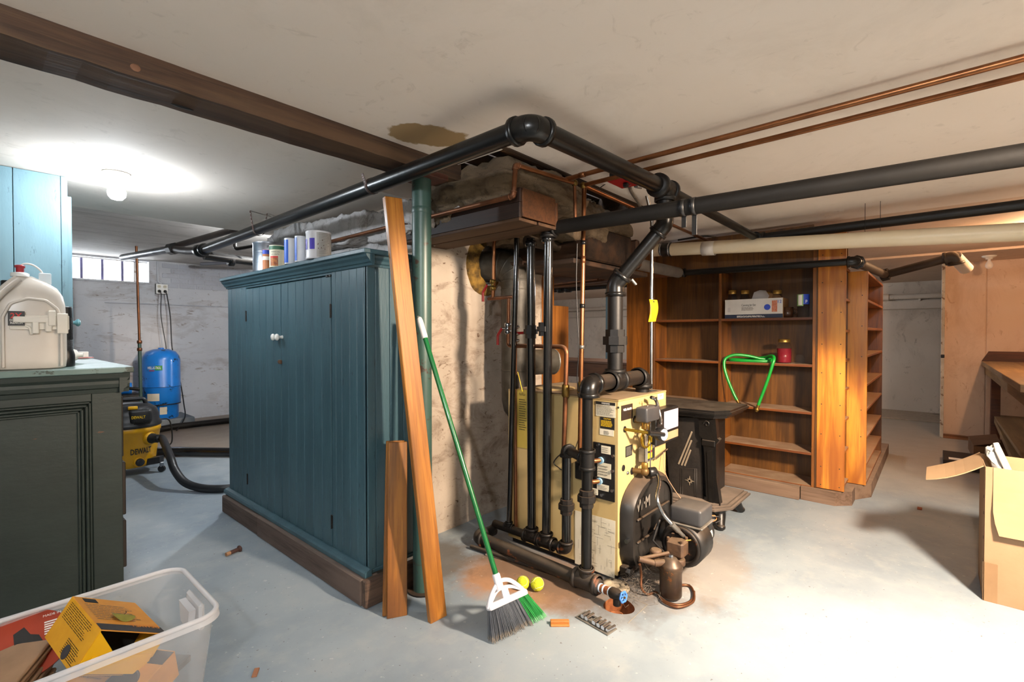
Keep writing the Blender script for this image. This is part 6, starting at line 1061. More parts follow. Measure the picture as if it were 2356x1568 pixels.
part(MB().tube(smooth_path([P(1527, 1040, y=BOY0 - .02), P(1530, 1085, y=BOY0 - .05), P(1548, 1120, y=BOY0 - .12), P(1575, 1158, y=BOY0 - .2)]), .0025, 6), 'thin_wire', paint('pinkish_wire', '#b08a70', '#a07c62', .5), bo_)
# burner door
DM = paint('door_casting', '#191817', '#26221f', .42, 0, 7, chips=.16, chipc='#6a3c1e', dust=.6, dustc='#6d5844')
xl, xr, zt_, zb_ = 2.265, 2.80, .53, .085; xc = (xl + xr) / 2; ring = lambda y_, k_: [V((xc + (p[0] - xc) * k_, y_, zb_ + (1 - k_) * .05 + (p[1] - zb_) * k_)) for p in outl]
outl = [(xl, zb_ + .06), (xl + .03, zb_), (xr - .03, zb_), (xr, zb_ + .06), (xr, .36)] + [(xc + (xr - xl) / 2 * math.cos(R(a_)), .36 + (zt_ - .36) * math.sin(R(a_))) for a_ in range(10, 180, 10)] + [(xl, .36)]
r0_, r1_, r2_, r3_ = ring(BOY0 - .005, 1.0), ring(BOY0 - .045, .985), ring(BOY0 - .07, .93), ring(BOY0 - .072, .87)
dr_ = part(loft([r0_, r1_, r2_], False), 'burner_door', DM, bo_); n = len(outl); part(MB().add(r2_ + r3_, [(i, (i + 1) % n, (i + 1) % n + n, i + n) for i in range(n)]).add([p + V((0, .012, 0)) for p in r3_], [list(range(n))]), 'door_face', DM, dr_)
yf = BOY0 - .062
for z_ in (.19, .31): part(MB().box((xc - .2, yf - .012, z_), (xc + .2, yf + .002, z_ + .012), .004), 'door_rib', DM, dr_)
text('W\u00b7M', .06, P(1464, 1179, y=yf - .004), UX, up, paint('raised_letter', '#77716a', '#6a655e', .4), dr_, 'raised_letters', width=.16, bold=.03)
part(MB().cyl((xl + .01, BOY0 - .05, .23), (xl - .02, BOY0 - .05, .23), .013, n=6, sm=False).cyl((xl + .02, BOY0 - .02, .06), (xl + .02, BOY0 - .06, .06), .02, n=6, sm=False), 'door_bolt', STEEL, dr_)
part(MB().box((xl, BOY0 - .04, .02), (xr, BOY0 - .002, .085), .006), 'base_channel', IRON_RUST, bo_)
# burner
bu = thing('oil_burner', 'black oil burner with grey transformer mounted in front of the boiler', 'burner', (2.5, 1.0, 0)); BC = V((2.50, 1.0, .23)); HM = paint('burner_housing', '#141313', '#1f1c1a', .45, dust=.6, dustc='#6a5846')
part(MB().cyl((2.53, 1.16, .235), (2.53, 1.05, .235), .058, n=22), 'air_tube', HM, bu); part(MB().prism([(2.53 + .11 * math.cos(R(a_)), 1.155, .235 + .11 * math.sin(R(a_))) for a_ in (80, 160, 200, 280, 340, 20)], (0, -.012, 0)), 'mount_flange', HM, bu)
part(MB().lathe([(.10, -.075), (.112, -.07), (.112, .07), (.10, .075)], BC, (1, 0, 0), 30), 'blower_housing', HM, bu); part(MB().lathe([(.092, 0), (.1, .004), (.1, .016), (.082, .018), (.08, .006)], BC + V((-.075, 0, 0)), (-1, 0, 0), 30), 'flange_ring', IRON_RUST, bu)
part(MB().box((2.44, .955, .235), (2.6, 1.1, .335), .012), 'upper_housing', HM, bu)
part(MB().lathe([(.06, 0), (.075, .01), (.075, .12), (.07, .135), (.03, .14)], BC + V((.08, 0, -.0)), (1, 0, 0), 26), 'motor', HM, bu); part(cyl_patch(MB(), (0, 0, 0), .1, 0, .1, 0, .1), 'x', HM, bu) if False else None
part(MB().cyl(BC + V((.1, 0, 0)), BC + V((.17, 0, 0)), .0765, n=26), 'motor_band', paint('motor_label', '#b8b4ac', '#a8a49a', .5), bu)
tr = part(MB().box((2.43, .90, .338), (2.60, 1.07, .43), .018, 3), 'transformer', GREYB, bu); part(MB().box((2.425, .895, .332), (2.61, 1.075, .341), .003), 'transformer_plate', GALV, tr)
rp = part(MB().box((2.61, .92, .26), (2.66, 1.06, .345), .008), 'relay_panel', HM, bu); part(sheet((2.55, .954, .25), UX, up, .085, .075, .002), 'brand_plate', paint('burner_plate', '#2a3430', '#222b28', .4), bu); part(MB().tube(smooth_path([V((2.562 + .0085 * k, .9515, .262 + (.02 if k % 2 else 0) + .002 * k)) for k in range(8)], 4), .0016, 5), 'script_mark', PRINT_WHITE, bu); part(sheet((2.56, .951, .3), UX, up, .016, .012, .001), 'red_mark', PRINT_RED, bu)
part(MB().box((2.61, .93, .345), (2.67, 1.05, .352), .002), 'yellow_tag', PRINT_YELLOW, bu); part(MB().box((2.62, .94, .34), (2.665, .99, .362), .002), 'terminal_block', WHITE, bu)
for k in range(3): a_ = V((2.66, .93 + .02 * k, .33)); part(MB().tube(smooth_path([a_, a_ + V((.03, -.03, .0)), a_ + V((.035, -.035, -.02)), a_ + V((.01, -.02, -.03))]), .003, 6), 'wire_loop', (BLACK, paint('orange_wire', '#b0703a', '#b0703a', .5), BLACK)[k], bu)
PM = paint('rusty_pump', '#4a372a', '#5e4632', .6, .2, 20, dust=.8, dustc='#6d5a44', bump=.2)
pu = part(MB().box((2.33, .955, .20), (2.41, 1.045, .28), .01).lathe([(.04, 0), (.044, .005), (.044, .03), (.034, .034)], (2.36, 1.0, .19), (0, 0, -1), 16), 'fuel_pump', PM, bu)
for dx, dy in ((0, 0), (.06, 0), (0, .07), (.06, .07)): part(MB().cyl((2.34 + dx, .965 + dy, .28), (2.34 + dx, .965 + dy, .292), .008, n=6, sm=False), 'cover_bolt', PM, pu)
part(MB().lathe([(.02, 0), (.02, .03), (.03, .035), (.03, .05), (.02, .055)], (2.27, 1.07, .19), (0, 0, 1), 14).cyl((2.27, 1.07, .2), (2.35, 1.02, .21), .012, n=10), 'bleed_valve', PM, bu)
part(MB().tube(smooth_path([V((2.38, .98, .275)), V((2.42, .94, .28)), V((2.44, .93, .30)), V((2.45, .945, .32))]), .005, 8), 'nozzle_line', BRASS, bu); part(MB().tube([V((2.36, 1.09, .36)), V((2.3, 1.1, .27)), V((2.34, 1.05, .2))], .007, 8), 'bracket_arm', HM, bu)
bu.location += V((.03, -.015, -.03))
# oil filter
FQ = P(1543, 1374, z=0); of = thing('oil_filter', 'rusty brown oil filter canister on the floor before the burner', 'filter', FQ); FM = paint('filter_canister', '#3d3029', '#52402f', .4, .5, 14, dust=.3, chips=.32, chipc='#7a4a26')
part(MB().lathe([(.03, .004), (.048, .01), (.053, .02), (.053, .135), (.056, .14), (.056, .15)], FQ, n=28), 'canister', FM, of); part(MB().lathe([(.056, .15), (.058, .155), (.05, .17), (.038, .182), (.03, .196), (.014, .2), (.001, .2)], FQ, n=28), 'lid', FM, of); part(MB().cyl(FQ + V((0, 0, .198)), FQ + V((0, 0, .214)), .011, n=6, sm=False), 'centre_bolt', STEEL, of)
e = FQ + V((-.05, .06, .17)); part(MB().cyl(FQ + V((-.02, .02, .175)), e, .017, n=14).cyl(e, e + V((-.05, .06, .02)), .014, n=12), 'inlet_elbow', PM, of); part(MB().cyl(e + V((-.05, .06, .02)), V((2.33, 1.0, .2)), .009, n=10), 'supply_nipple', PM, of)
CT = paint('oil_tube', '#5a3a26', '#6d452c', .4, .6)
part(MB().tube(smooth_path([e + V((-.06, .05, .0)), P(1475, 1320, z=.1), P(1476, 1352, z=.04), P(1490, 1366, z=.01), P(1510, 1362, z=.008), P(1525, 1380, z=.008), P(1560, 1391, z=.008), P(1592, 1380, z=.008), P(1594, 1357, z=.008), P(1578, 1345, z=.01), FQ + V((.03, .05, .02))]), .0065, 8), 'copper_tube', CT, of); part(MB().tube(smooth_path([P(1520, 1376, z=.012), P(1530, 1386, z=.012), P(1560, 1396, z=.012), P(1594, 1384, z=.012), P(1597, 1360, z=.012)]), .006, 8), 'copper_tube', CT, of)
# floor flange by the drain
q = P(1415, 1352, z=0); fg = thing('pipe_flange', 'pale cast flange lying on the floor behind the blue valve', 'flange', q); part(MB().lathe([(.05, 0), (.075, .002), (.075, .012), (.03, .018), (.03, .01)], q, n=28), 'disc', paint('dusty_flange', '#a09580', '#8a7f6b', .8), fg)
for k in range(4): a_ = R(45 + 90 * k); part(MB().cyl(q + V((.055 * math.cos(a_), .055 * math.sin(a_), .0145)), q + V((.055 * math.cos(a_), .055 * math.sin(a_), .0155)), .008, n=10), 'bolt_hole', PRINT_BLACK, fg)
# cobweb fluff
fz = thing('floor_fluff', 'grey cobweb fluff gathered under the burner door', 'fluff', (2.25, 1.12, 0)); mbf = MB(); rr = random.Random(9)
for k in range(320):
    c = V((2.3 + .14 * rr.gauss(0, 1) * .8, 1.12 + .05 * rr.gauss(0, 1), .012 + .05 * abs(rr.gauss(0, .6)))); d_ = V((rr.gauss(0, 1), rr.gauss(0, 1), rr.gauss(0, .5))) * .02; e_ = V((rr.gauss(0, 1), rr.gauss(0, 1), rr.gauss(0, .5))) * .012
    mbf.tube([c - d_, c + e_, c + d_], .0006, 3, cap=False)
part(mbf, 'fibres', paint('fluff_grey', '#6b6258', '#8a8074', .9), fz, stuff=True)
# small grey plate under the return pipe
q = P(1140, 1277, z=0); solo(MB().obox(q + V((0, 0, .006)), (.055, .03, .006), (V((.3, -.95, 0)), V((.95, .3, 0)), up), .003), 'floor_plate', paint('plate_grey', '#6b625a', '#7d746a', .8), 'small grey plate on the floor beside the broom handle', 'plate', q)
# ================================================================== cast iron stove
SX = 3.33; CI = paint('cast_iron', '#0c0b0b', '#151312', .34, 0, 9, dust=.55, dustc='#6d6052', bump=.1); CIP = paint('cast_iron_panel', '#1d1a18', '#28231f', .5, 0, 12, dust=.4, dustc='#7d6f60', bump=.15)
sv = thing('cast_iron_stove', 'black cast iron parlour stove with ornamented panel behind the boiler', 'stove', (3.5, 1.4, 0))
tz = P(1640, 945, x=SX - .05).z
def slab(z0, z1, ov_): return [V((SX - ov_, 1.13 - ov_ * .6, z0)), V((SX + .05, 1.08 - ov_, z0)), V((3.72 + ov_, 1.08 - ov_, z0)), V((3.72 + ov_, 1.86 + ov_, z0)), V((SX - ov_, 1.86 + ov_, z0)), V((SX - ov_ - .03, 1.5, z0))], (0, 0, z1 - z0)
for z0, z1, ov_ in ((tz - .055, tz - .04, .03), (tz - .04, tz - .028, .045), (tz - .028, tz - .014, .058), (tz - .014, tz, .05)): part(MB().prism(*slab(z0, z1, ov_)), 'top_moulding', CI, sv)
part(MB().box((SX + .06, 1.16, .17), (3.70, 1.80, tz - .05), .01), 'firebox', CI, sv)
pl = [P(a_, b_, x=SX + .03) for a_, b_ in ((1528, 962), (1611, 958), (1618, 1163), (1545, 1170))]
fp = part(MB().prism(pl, (.02, 0, 0)), 'front_panel', CIP, sv); py0, py1, pz0, pz1 = pl[1].y, pl[0].y, pl[2].z, pl[0].z
def on_panel(a_, b_): q = P(a_, b_, x=SX + .03); return V((SX + .03, q.y, q.z))
BRT = paint('worn_bright_iron', '#a0917c', '#8d7f6c', .5, .3)
for (a0, b0, a1, b1) in ((1561, 1067, 1592, 992), (1568, 1070, 1591, 1012), (1575, 1071, 1589, 1034)):
    p, q = on_panel(a0, b0), on_panel(a1, b1); d_ = (q - p).normalized(); s_ = d_.cross(V((-1, 0, 0))); part(MB().obox((p + q) / 2, ((q - p).length / 2, .006, .005), (d_, s_, V((-1, 0, 0))), .002), 'raised_bar', BRT, fp)
c_ = on_panel(1587, 1105); mbx = MB()
for k in range(8): a_ = math.pi / 4 * k; l = .034 if k % 2 == 0 else .02; d_ = V((0, math.cos(a_), math.sin(a_))); s_ = V((0, -math.sin(a_), math.cos(a_))); mbx.prism([c_ + d_ * l, c_ + s_ * .006, c_ - s_ * .006], (-.005, 0, 0))
part(mbx, 'star_ornament', BRT, fp)
for k, ins in enumerate((.018, .032)):
    a0, a1, b0, b1 = 1560 + ins * 300, 1608 - ins * 300, 1078, 1150 - ins * 200; cs = [on_panel(a0, b0), on_panel(a1, b0), on_panel(a1, b1), on_panel(a0, b1)]; part(MB().tube(cs, .0035, 6, closed=True), 'panel_bead', CIP, fp)
cs = [on_panel(1548, 1000), on_panel(1572, 996), on_panel(1572, 1002), on_panel(1548, 1006)]; part(MB().prism(cs, (-.003, 0, 0)), 'maker_plate', CIP, fp)
pil = [P(a_, b_, x=SX) for a_, b_ in ((1607, 957), (1645, 955), (1650, 1008), (1655, 1012), (1647, 1022), (1648, 1100), (1655, 1150), (1657, 1163), (1626, 1163), (1621, 1050), (1616, 1010), (1609, 1000))]
pi_ = part(MB().prism(pil, (.05, 0, 0)), 'pilaster', CI, sv)
inn = [P(a_, b_, x=SX) for a_, b_ in ((1627, 1038), (1640, 1035), (1645, 1155), (1632, 1157))]; part(MB().prism(inn, (-.008, 0, 0)), 'pilaster_panel', CI, pi_); part(MB().box(P(1614, 1024, x=SX - .012), P(1646, 1014, x=SX), .004), 'pilaster_cap', CI, pi_)
sc_ = P(1626, 975, x=SX - .004); part(MB().tube([sc_ + V((0, .022 * math.cos(a_) * (1 - a_ / 9), .022 * math.sin(a_) * (1 - a_ / 9))) for a_ in [k * .35 for k in range(22)]], .0045, 6), 'scroll', CI, pi_)
part(MB().prism([V((SX + .05, 1.10, .16)), V((SX + .09, 1.10, .16)), V((SX + .09, 1.13, tz - .06)), V((SX + .05, 1.13, tz - .06))], (0, .03, 0)), 'corner_post', CI, sv); part(MB().box((SX + .03, 1.50, .16), (SX + .09, 1.58, tz - .06), .008), 'left_pilaster', CI, sv)
sk = .155
for k, (ov_, z0, z1) in enumerate(((.07, sk - .03, sk - .018), (.055, sk - .018, sk - .006), (.035, sk - .006, sk + .006))): part(MB().prism(*slab(z0, z1, ov_)), 'skirt', paint('dusty_skirt', '#4a4038', '#5c5046', .8, dust=.9, dustc='#87786a'), sv)
for x_, y_ in ((SX + .02, 1.09), (SX + .02, 1.80), (3.68, 1.09), (3.68, 1.80)):
    dx = 1 if x_ > 3.5 else -1; dy = 1 if y_ > 1.5 else -1; part(MB().tube(smooth_path([V((x_, y_, sk - .03)), V((x_ + .0 * dx, y_ + .01 * dy, .09)), V((x_ + .03 * dx, y_ + .02 * dy, .045)), V((x_ + .05 * dx, y_ + .03 * dy, .02))]), lambda i: .04 - .0008 * i, 12).ball((x_ + .05 * dx, y_ + .03 * dy, .022), (.03, .03, .022), 12, 8), 'curved_foot', CI, sv)
# ================================================================== shelving
SHW = wood('amber_shelf_wood', '#8d5418', '#70400e', '#4a2808', 'z', .38, .8, coat=.25); SHY = wood('amber_shelf_edge', '#6a3814', '#54290e', '#7a441a', 'y', .4, .8, dust=.85, dustc='#a58c70', coat=.1); SHX = wood('amber_shelf_edge_x', '#8a4a1a', '#6d3714', '#9a5a24', 'x', .4, .8, dust=.85, dustc='#a58c70')
BACK = wood('shelf_back_panel', '#684214', '#54330e', '#3a2208', 'z', .45, 1.1); SIDE = wood('bright_side_panel', '#cf8a2c', '#b9701a', '#83420c', 'z', .4, .35, coat=.3)
AX, AXB = 4.36, 4.64; ya, yd, yl = .725, 1.42, 2.02; ZS = (1.429, 1.059, .688, .371, .112); ZTOP = 1.83
sh = thing('bookcase', 'built in amber wooden shelves of two bays behind the boiler', 'shelves', (4.5, 1.4, .1))
part(MB().box((AXB, .7, .1), (AXB + .012, 2.1, 2.1)), 'back_panel', BACK, sh)
for y_, t_ in ((ya - .03, .03), (yd - .012, .024), (yl, .03)): part(MB().box((AX, y_, .09), (AXB, y_ + t_, 2.1 if t_ > .025 else ZTOP), .002), 'upright', SHW, sh)
for a_, b_ in ((ya, yd - .012), (yd + .012, yl)):
    for z_ in ZS: part(MB().box((AX + .001, a_ + .0005, z_ - .02), (AXB, b_ - .0005, z_), .002), 'shelf', SHY, sh)
part(MB().box((AX - .002, ya, ZTOP), (AX + .02, yl, ZTOP + .03), .002), 'top_rail', SHY, sh); part(MB().box((AX + .03, ya, ZTOP + .03), (AX + .05, yl + .3, 2.15), .002), 'fascia', BACK, sh)
part(MB().box((AX + .01, yl + .03, .104), (AX + .035, yl + .30, 2.08), .002), 'end_panel', SHW, sh); part(MB().box((AX + .0, yl + .03, .104), (AX + .03, yl + .06, 2.08), .002), 'face_stile', SHW, sh)
un = thing('side_bookcase', 'narrow amber shelf unit at the corner with a wide bright side panel', 'shelves', (4.5, .6, .1)); X0, X1 = 4.352, 4.625; yb0, yb1 = .51, .70
part(MB().box((X0, yb0, .112), (X0 + .02, yb1 - .008, 2.1), .002), 'side_panel', SIDE, un); part(MB().box((X0, yb1 - .012, .1), (X1, yb1, 2.1)), 'back_panel', BACK, un); part(MB().box((X1 - .01, yb0 + .02, .1), (X1 + .008, yb1, 2.1), .002), 'far_upright', SHW, un)
for z_ in (1.568, 1.33, 1.106, .882, .648, .409, .157, 1.80): part(MB().box((X0 + .02, yb0 + .004, z_ - .02), (X1 - .01, yb1 - .012, z_), .002), 'shelf', SHX, un)
for z_ in (1.9, 1.69, 1.46, 1.22, 1.0, .76, .53, .28, .14):
    for y_ in (yb0 + .03, yb1 - .04): part(MB().cyl((X0 - .001, y_, z_), (X0 + .002, y_, z_), .004, n=8), 'nail', PRINT_BLACK, un)
lg = thing('long_bookcase', 'long amber shelf unit receding along the passage to the far wall', 'shelves', (5.4, .5, .1)); X0, X1 = 4.655, 6.07; yc0, yc1 = .405, .69
part(MB().box((X0, yc0, .112), (X0 + .02, yc1, 1.79), .002), 'side_panel', SIDE, lg); part(MB().box((X0, yc1, .1), (X1, yc1 + .012, 1.79)), 'back_panel', BACK, lg); part(MB().box((X1 - .02, yc0, .1), (X1, yc1, 1.79), .002), 'far_upright', SHW, lg); part(MB().box((X0 + .62, yc0 + .06, .1), (X0 + .64, yc1, 1.79), .002), 'upright', SHW, lg)
for z_ in (1.79, 1.569, 1.349, 1.133, .906, .71, .487, .276, .13): part(MB().box((X0 + .02, yc0 + .001, z_ - .02), (X1 - .02, yc1, z_), .002), 'shelf', SHX, lg)
for z_ in (1.6, 1.36, 1.12, .7, .49): part(MB().cyl((X0 - .001, yc0 + .035, z_), (X0 + .002, yc0 + .035, z_), .004, n=8), 'nail', PRINT_BLACK, lg)
PLW = wood('shelf_plinth', '#6a5344', '#55402f', '#7d6552', 'y', .8, bump=.4, dust=.7, dustc='#94806c'); ysm = P(1843, 1147, z=0).y
solo(MB().box((4.30, ysm + .006, 0), (4.42, 2.4, .103), .004), 'plinth_timber', PLW, 'long grey timber plinth under the two bay shelves', 'timber', (4.36, 1.5, 0))
solo(MB().prism([(4.332, .566, 0), (4.428, .468, 0), (4.60, .468, 0), (4.60, ysm, 0), (4.332, ysm, 0)], (0, 0, .105)), 'plinth_timber', PLW, 'timber plinth block with cut corner under the bright side panel', 'timber', (4.45, .6, 0))
solo(MB().prism([(4.61, .462, 0), (4.76, .378, 0), (6.62, .378, 0), (6.62, .7, 0), (4.61, .7, 0)], (0, 0, .107)), 'plinth_timber', PLW, 'long timber plinth with cut corner under the receding shelf unit', 'timber', (5.6, .55, 0))
# ---- things on the shelves
Z0 = ZS[0] + .001; fxx = AX + .012; a, b = P(1668, 720, x=fxx), P(1801, 721, x=fxx); tr_ = thing('jar_carton', 'open white printed canning jar carton on the upper shelf', 'carton', (fxx, (a.y + b.y) / 2, Z0)); CARD = paint('brown_card', '#a5784a', '#94693e', .8)
hz = P(1668, 690, x=fxx).z - Z0; LW = a.y - b.y; U2 = V((0, -1, 0))
part(MB().box((fxx, b.y, Z0), (fxx + .2, a.y, Z0 + .005)), 'bottom', CARD, tr_)
fr_ = part(MB().box((fxx, b.y, Z0), (fxx + .003, a.y, Z0 + hz), .0005), 'front_face', paint('white_print_card', '#d6d2cc', '#c9c5be', .5), tr_); part(MB().box((fxx, b.y, Z0), (fxx + .2, b.y + .003, Z0 + hz)), 'end_face', CARD, tr_); part(MB().box((fxx, a.y - .003, Z0), (fxx + .2, a.y, Z0 + hz)), 'end_face', CARD, tr_); part(MB().box((fxx + .197, b.y, Z0), (fxx + .2, a.y, Z0 + hz)), 'back_face', CARD, tr_)
og = V((fxx - .0006, a.y, Z0)); part(sheet(og, U2, up, LW, hz * .2, .0006), 'navy_band', MATS['navy_print'], fr_); text('Canning Jar Set', hz * .12, og + up * hz * .63 + U2 * LW * .3 + V((-.0008, 0, 0)), U2, up, PRINT_BLACK, fr_, width=LW * .25); lines_of_print(og + up * hz * .4 + U2 * LW * .3, U2, up, LW * .26, hz * .18, 2, PRINT_GREY, fr_); text('12', hz * .16, og + up * hz * .74 + U2 * LW * .92 + V((-.001, 0, 0)), U2, up, PRINT_BLUE, fr_); part(MB().cyl(og + up * hz * .55 + U2 * LW * .745, og + up * hz * .55 + U2 * LW * .745 + V((-.001, 0, 0)), hz * .15, n=20), 'blue_dot', PRINT_BLUE, fr_); part(sheet(og + up * hz * .3 + U2 * LW * .82, U2, up, LW * .09, hz * .58, .0008), 'jar_picture', paint('jar_picture', '#b5603c', '#c98a70', .5, scale=60), fr_); part(sheet(og + up * hz * .34 + U2 * LW * .05, U2, up, LW * .05, hz * .24, .0006), 'grey_square', paint('grey_square', '#b9b4b2', '#b9b4b2', .5), fr_); lines_of_print(og + up * hz * .04 + U2 * LW * .22 + V((-.001, 0, 0)), U2, up, LW * .55, hz * .1, 1, PRINT_WHITE, fr_)
GLS = glassy('jar_glass', (.04, .04, .04, 1), .86, .03); GLD = paint('gold_lid', '#b08d4a', '#9c7a3a', .35, .8)
def jar(c, r, h, label, lid=True, glass=GLS, fill=None, group=None):
    t = thing('glass_jar', label, 'jar', c, group=group); part(MB().lathe([(r * .9, 0), (r, .006), (r, h * .68), (r * .82, h * .8), (r * .72, h * .86), (r * .72, h * .98)], c, n=20, cap=False), 'glass', glass, t); part(MB().cyl(V(c) + V((0, 0, .001)), V(c) + V((0, 0, .004)), r * .9, n=20), 'glass_bottom', glass, t)
    if lid: part(MB().lathe([(r * .78, h * .87), (r * .79, h * .88), (r * .79, h), (r * .7, h * 1.01), (.001, h * 1.01)], c, n=20), 'lid', GLD, t)
    if fill: part(MB().lathe([(r * .87, .006), (r * .95, .012), (r * .95, h * fill[0]), (.001, h * fill[0])], c, n=20), 'liquid', fill[1], t)
    return t
for px_, lab, dx in ((1685, 'empty glass jar with gold lid at the left end of the jar carton', .05), (1714, 'empty glass jar with gold lid second from the left in the carton', .05), (1766, 'glass jar with gold lid behind the brown card in the carton', .13), (1788, 'glass jar with gold lid at the right end of the carton', .06)):
    q = P(px_, 690, x=fxx + dx); jar(V((fxx + dx, q.y, Z0 + .006)), .042 if dx < .1 else .036, P(px_, 668 if dx < .1 else 672, x=fxx + dx).z - Z0 - .006, lab)
part(MB().prism([(fxx + .1, P(x_, 690, x=fxx + .1).y, P(x_, y_, x=fxx + .1).z) for x_, y_ in ((1762, 700), (1762, 680), (1768, 674), (1790, 674), (1799, 684), (1799, 700))], (.003, 0, 0)), 'card_divider', CARD, tr_)
mbw = MB(); vs_ = [P(x_, y_, x=fxx + d_) for x_, y_, d_ in ((1728, 692, .02), (1735, 672, .03), (1748, 667, .06), (1762, 668, .08), (1770, 680, .05), (1764, 692, .02), (1748, 684, .005))]; mbw.add(vs_, [(6, i, (i + 1) % 6) for i in range(6)], True); part(mbw, 'plastic_wrap', glassy('clear_wrap', (.9, .9, .92, 1), .6, .25), tr_)
q = P(1812, 720, x=4.44); mg = thing('brown_mug', 'dark brown mug wrapped in clear plastic beside the jar carton', 'mug', V((4.44, q.y, Z0))); part(MB().lathe([(.03, 0), (.04, .004), (.043, .03), (.043, .085), (.038, .085), (.036, .02), (.001, .018)], (4.44, q.y, Z0), n=22), 'cup', paint('brown_glaze', '#4a2f20', '#3a2418', .2), mg); part(MB().tube([V((4.44, q.y - .04, Z0 + .07)), V((4.43, q.y - .07, Z0 + .06)), V((4.43, q.y - .07, Z0 + .03)), V((4.44, q.y - .04, Z0 + .02))], .006, 8, fil=.02), 'mug_handle', MATS['brown_glaze'], mg)
q = P(1848, 720, x=4.43); c = V((4.43, q.y, Z0)); hh = P(1848, 676, x=4.43).z - Z0; t = jar(c, .042, hh, 'tall clear glass with a green and white paper label on the upper shelf', False); f = math.atan2(-c.y, -c.x); part(cyl_patch(MB(), c, .0425, f - 1.5, f - .0, hh * .48, hh * .98), 'label_green', paint('pale_green_label', '#7fae62', '#9cc080', .5), t); part(cyl_patch(MB(), c, .0427, f - .9, f - .2, hh * .52, hh * .95), 'label_white', PRINT_WHITE, t); part(cyl_patch(MB(), c, .0427, f - .0, f + 1.4, hh * .55, hh * .98), 'label_blue', PRINT_BLUE, t); bend_text('p', .025, c, .0432, f + .5, hh * .65, PRINT_WHITE, t)
Z1_ = ZS[1] + .001; q = P(1804, 834, x=4.42); c = V((4.42, q.y, Z1_)); hh = P(1804, 780, x=4.42).z - Z1_; jar(c, .055, hh, 'gold lidded glass jar half full of red liquid on the middle shelf', True, GLS, (.62, glassy('red_liquid', (.22, .008, .02, 1), .2, .05, (1, .15, .2, 1))))
q = P(1840, 835, x=4.43); c = V((4.43, q.y, Z1_)); hh = P(1840, 815, x=4.43).z - Z1_; jar(c, .036, hh, 'small empty glass jar right of the red jar', False)
HG = paint('hose_green', '#168c30', '#127e2a', .3); gh = thing('green_hose', 'short bright green hose looped over the middle shelf', 'hose', P(1720, 830, x=4.36)); H_ = lambda x_, y_, d_: P(x_, y_, x=d_)
hp_ = [H_(1697, 922, 4.33), H_(1688, 905, 4.33), H_(1673, 868, 4.325), H_(1666, 840, 4.33), H_(1670, 824, 4.345), H_(1690, 816, 4.37), H_(1720, 818, 4.41), H_(1752, 825, 4.45), H_(1768, 826, 4.47), H_(1778, 826, 4.46), H_(1768, 832, 4.42), H_(1735, 834, 4.38), H_(1700, 832, 4.37), H_(1680, 828, 4.40), H_(1688, 826, 4.45), H_(1720, 826, 4.49), H_(1755, 822, 4.47), H_(1774, 818, 4.39), H_(1781, 823, 4.345), H_(1777, 840, 4.325), H_(1764, 880, 4.325), H_(1748, 922, 4.325), H_(1744, 934, 4.325)]
for p_ in hp_[5:17]: p_.z = max(p_.z, Z1_ + .012)
part(MB().tube(smooth_path(hp_, 8), .0125, 12), 'hose', HG, gh)
for e0, e1 in ((hp_[0], hp_[0] + (hp_[0] - hp_[1]).normalized() * .05), (hp_[-1], hp_[-1] + (hp_[-1] - hp_[-2]).normalized() * .05)): d_ = e1 - e0; part(MB().lathe([(.013, -.01), (.014, 0), (.010, .012), (.010, .02), (.018, .022), (.018, .034), (.012, .036), (.012, .046)], e0, d_, 14), 'brass_end', BRASS, gh)
# ---- seen past the boiler: panel by the chimney, counter, beam, pipes
a = P(1306, 705, y=2.56); pn = thing('wood_partition', 'orange brown plywood partition standing right of the chimney', 'partition', (3.3, 2.56, 0)); WPN = wood('plywood_orange', '#a0662a', '#8a5420', '#74431a', 'z', .5, .5)
part(MB().box((3.14, 2.55, 0), (a.x, 2.575, a.z), .002), 'lower_panel', WPN, pn); part(MB().box((3.14, 2.56, a.z), (P(1275, 650, y=2.56).x, 2.59, 2.17), .002), 'upper_strip', WPN, pn)
ctx = 6.3; zc_ = P(1350, 832, x=ctx).z; ctn = thing('back_counter', 'brown wooden counter against the far white wall', 'counter', (6.6, 4.0, 0)); CTW = wood('counter_wood', '#6d4a34', '#573a28', '#7d5840', 'y', .5); part(MB().box((ctx, 2.7, zc_ - .02), (7.1, 6.4, zc_ + .012), .004), 'top', CTW, ctn); part(MB().box((ctx + .03, 2.7, zc_ - .24), (ctx + .05, 6.4, zc_ - .02), .003), 'apron', wood('apron_wood', '#6a3f20', '#543016', '#7a4c28', 'y', .6), ctn)
for y_ in (2.75, 4.5, 6.3): part(MB().box((ctx + .05, y_, 0), (ctx + .12, y_ + .07, zc_ - .2), .003), 'leg', CTW, ctn)
pbx = P(1398, 750, x=7.2); solo(MB().box((7.2, pbx.y - .04, 0), (7.26, pbx.y + .04, ZC), .004), 'blue_post', LBLUE, 'pale blue square post by the back counter', 'post', (7.23, pbx.y, 0))
fb = thing('back_beam', 'brown timber beam across the back room ceiling', 'beam', (6.0, 4, 2.05)); part(MB().box((5.9, 2.62, P(1340, 655, x=5.9).z), (6.08, 6.5, ZC + .02), .01), 'timber', wood('back_beam_wood', '#6a3f18', '#4a2a0e', '#7d4c20', 'y', .6), fb)
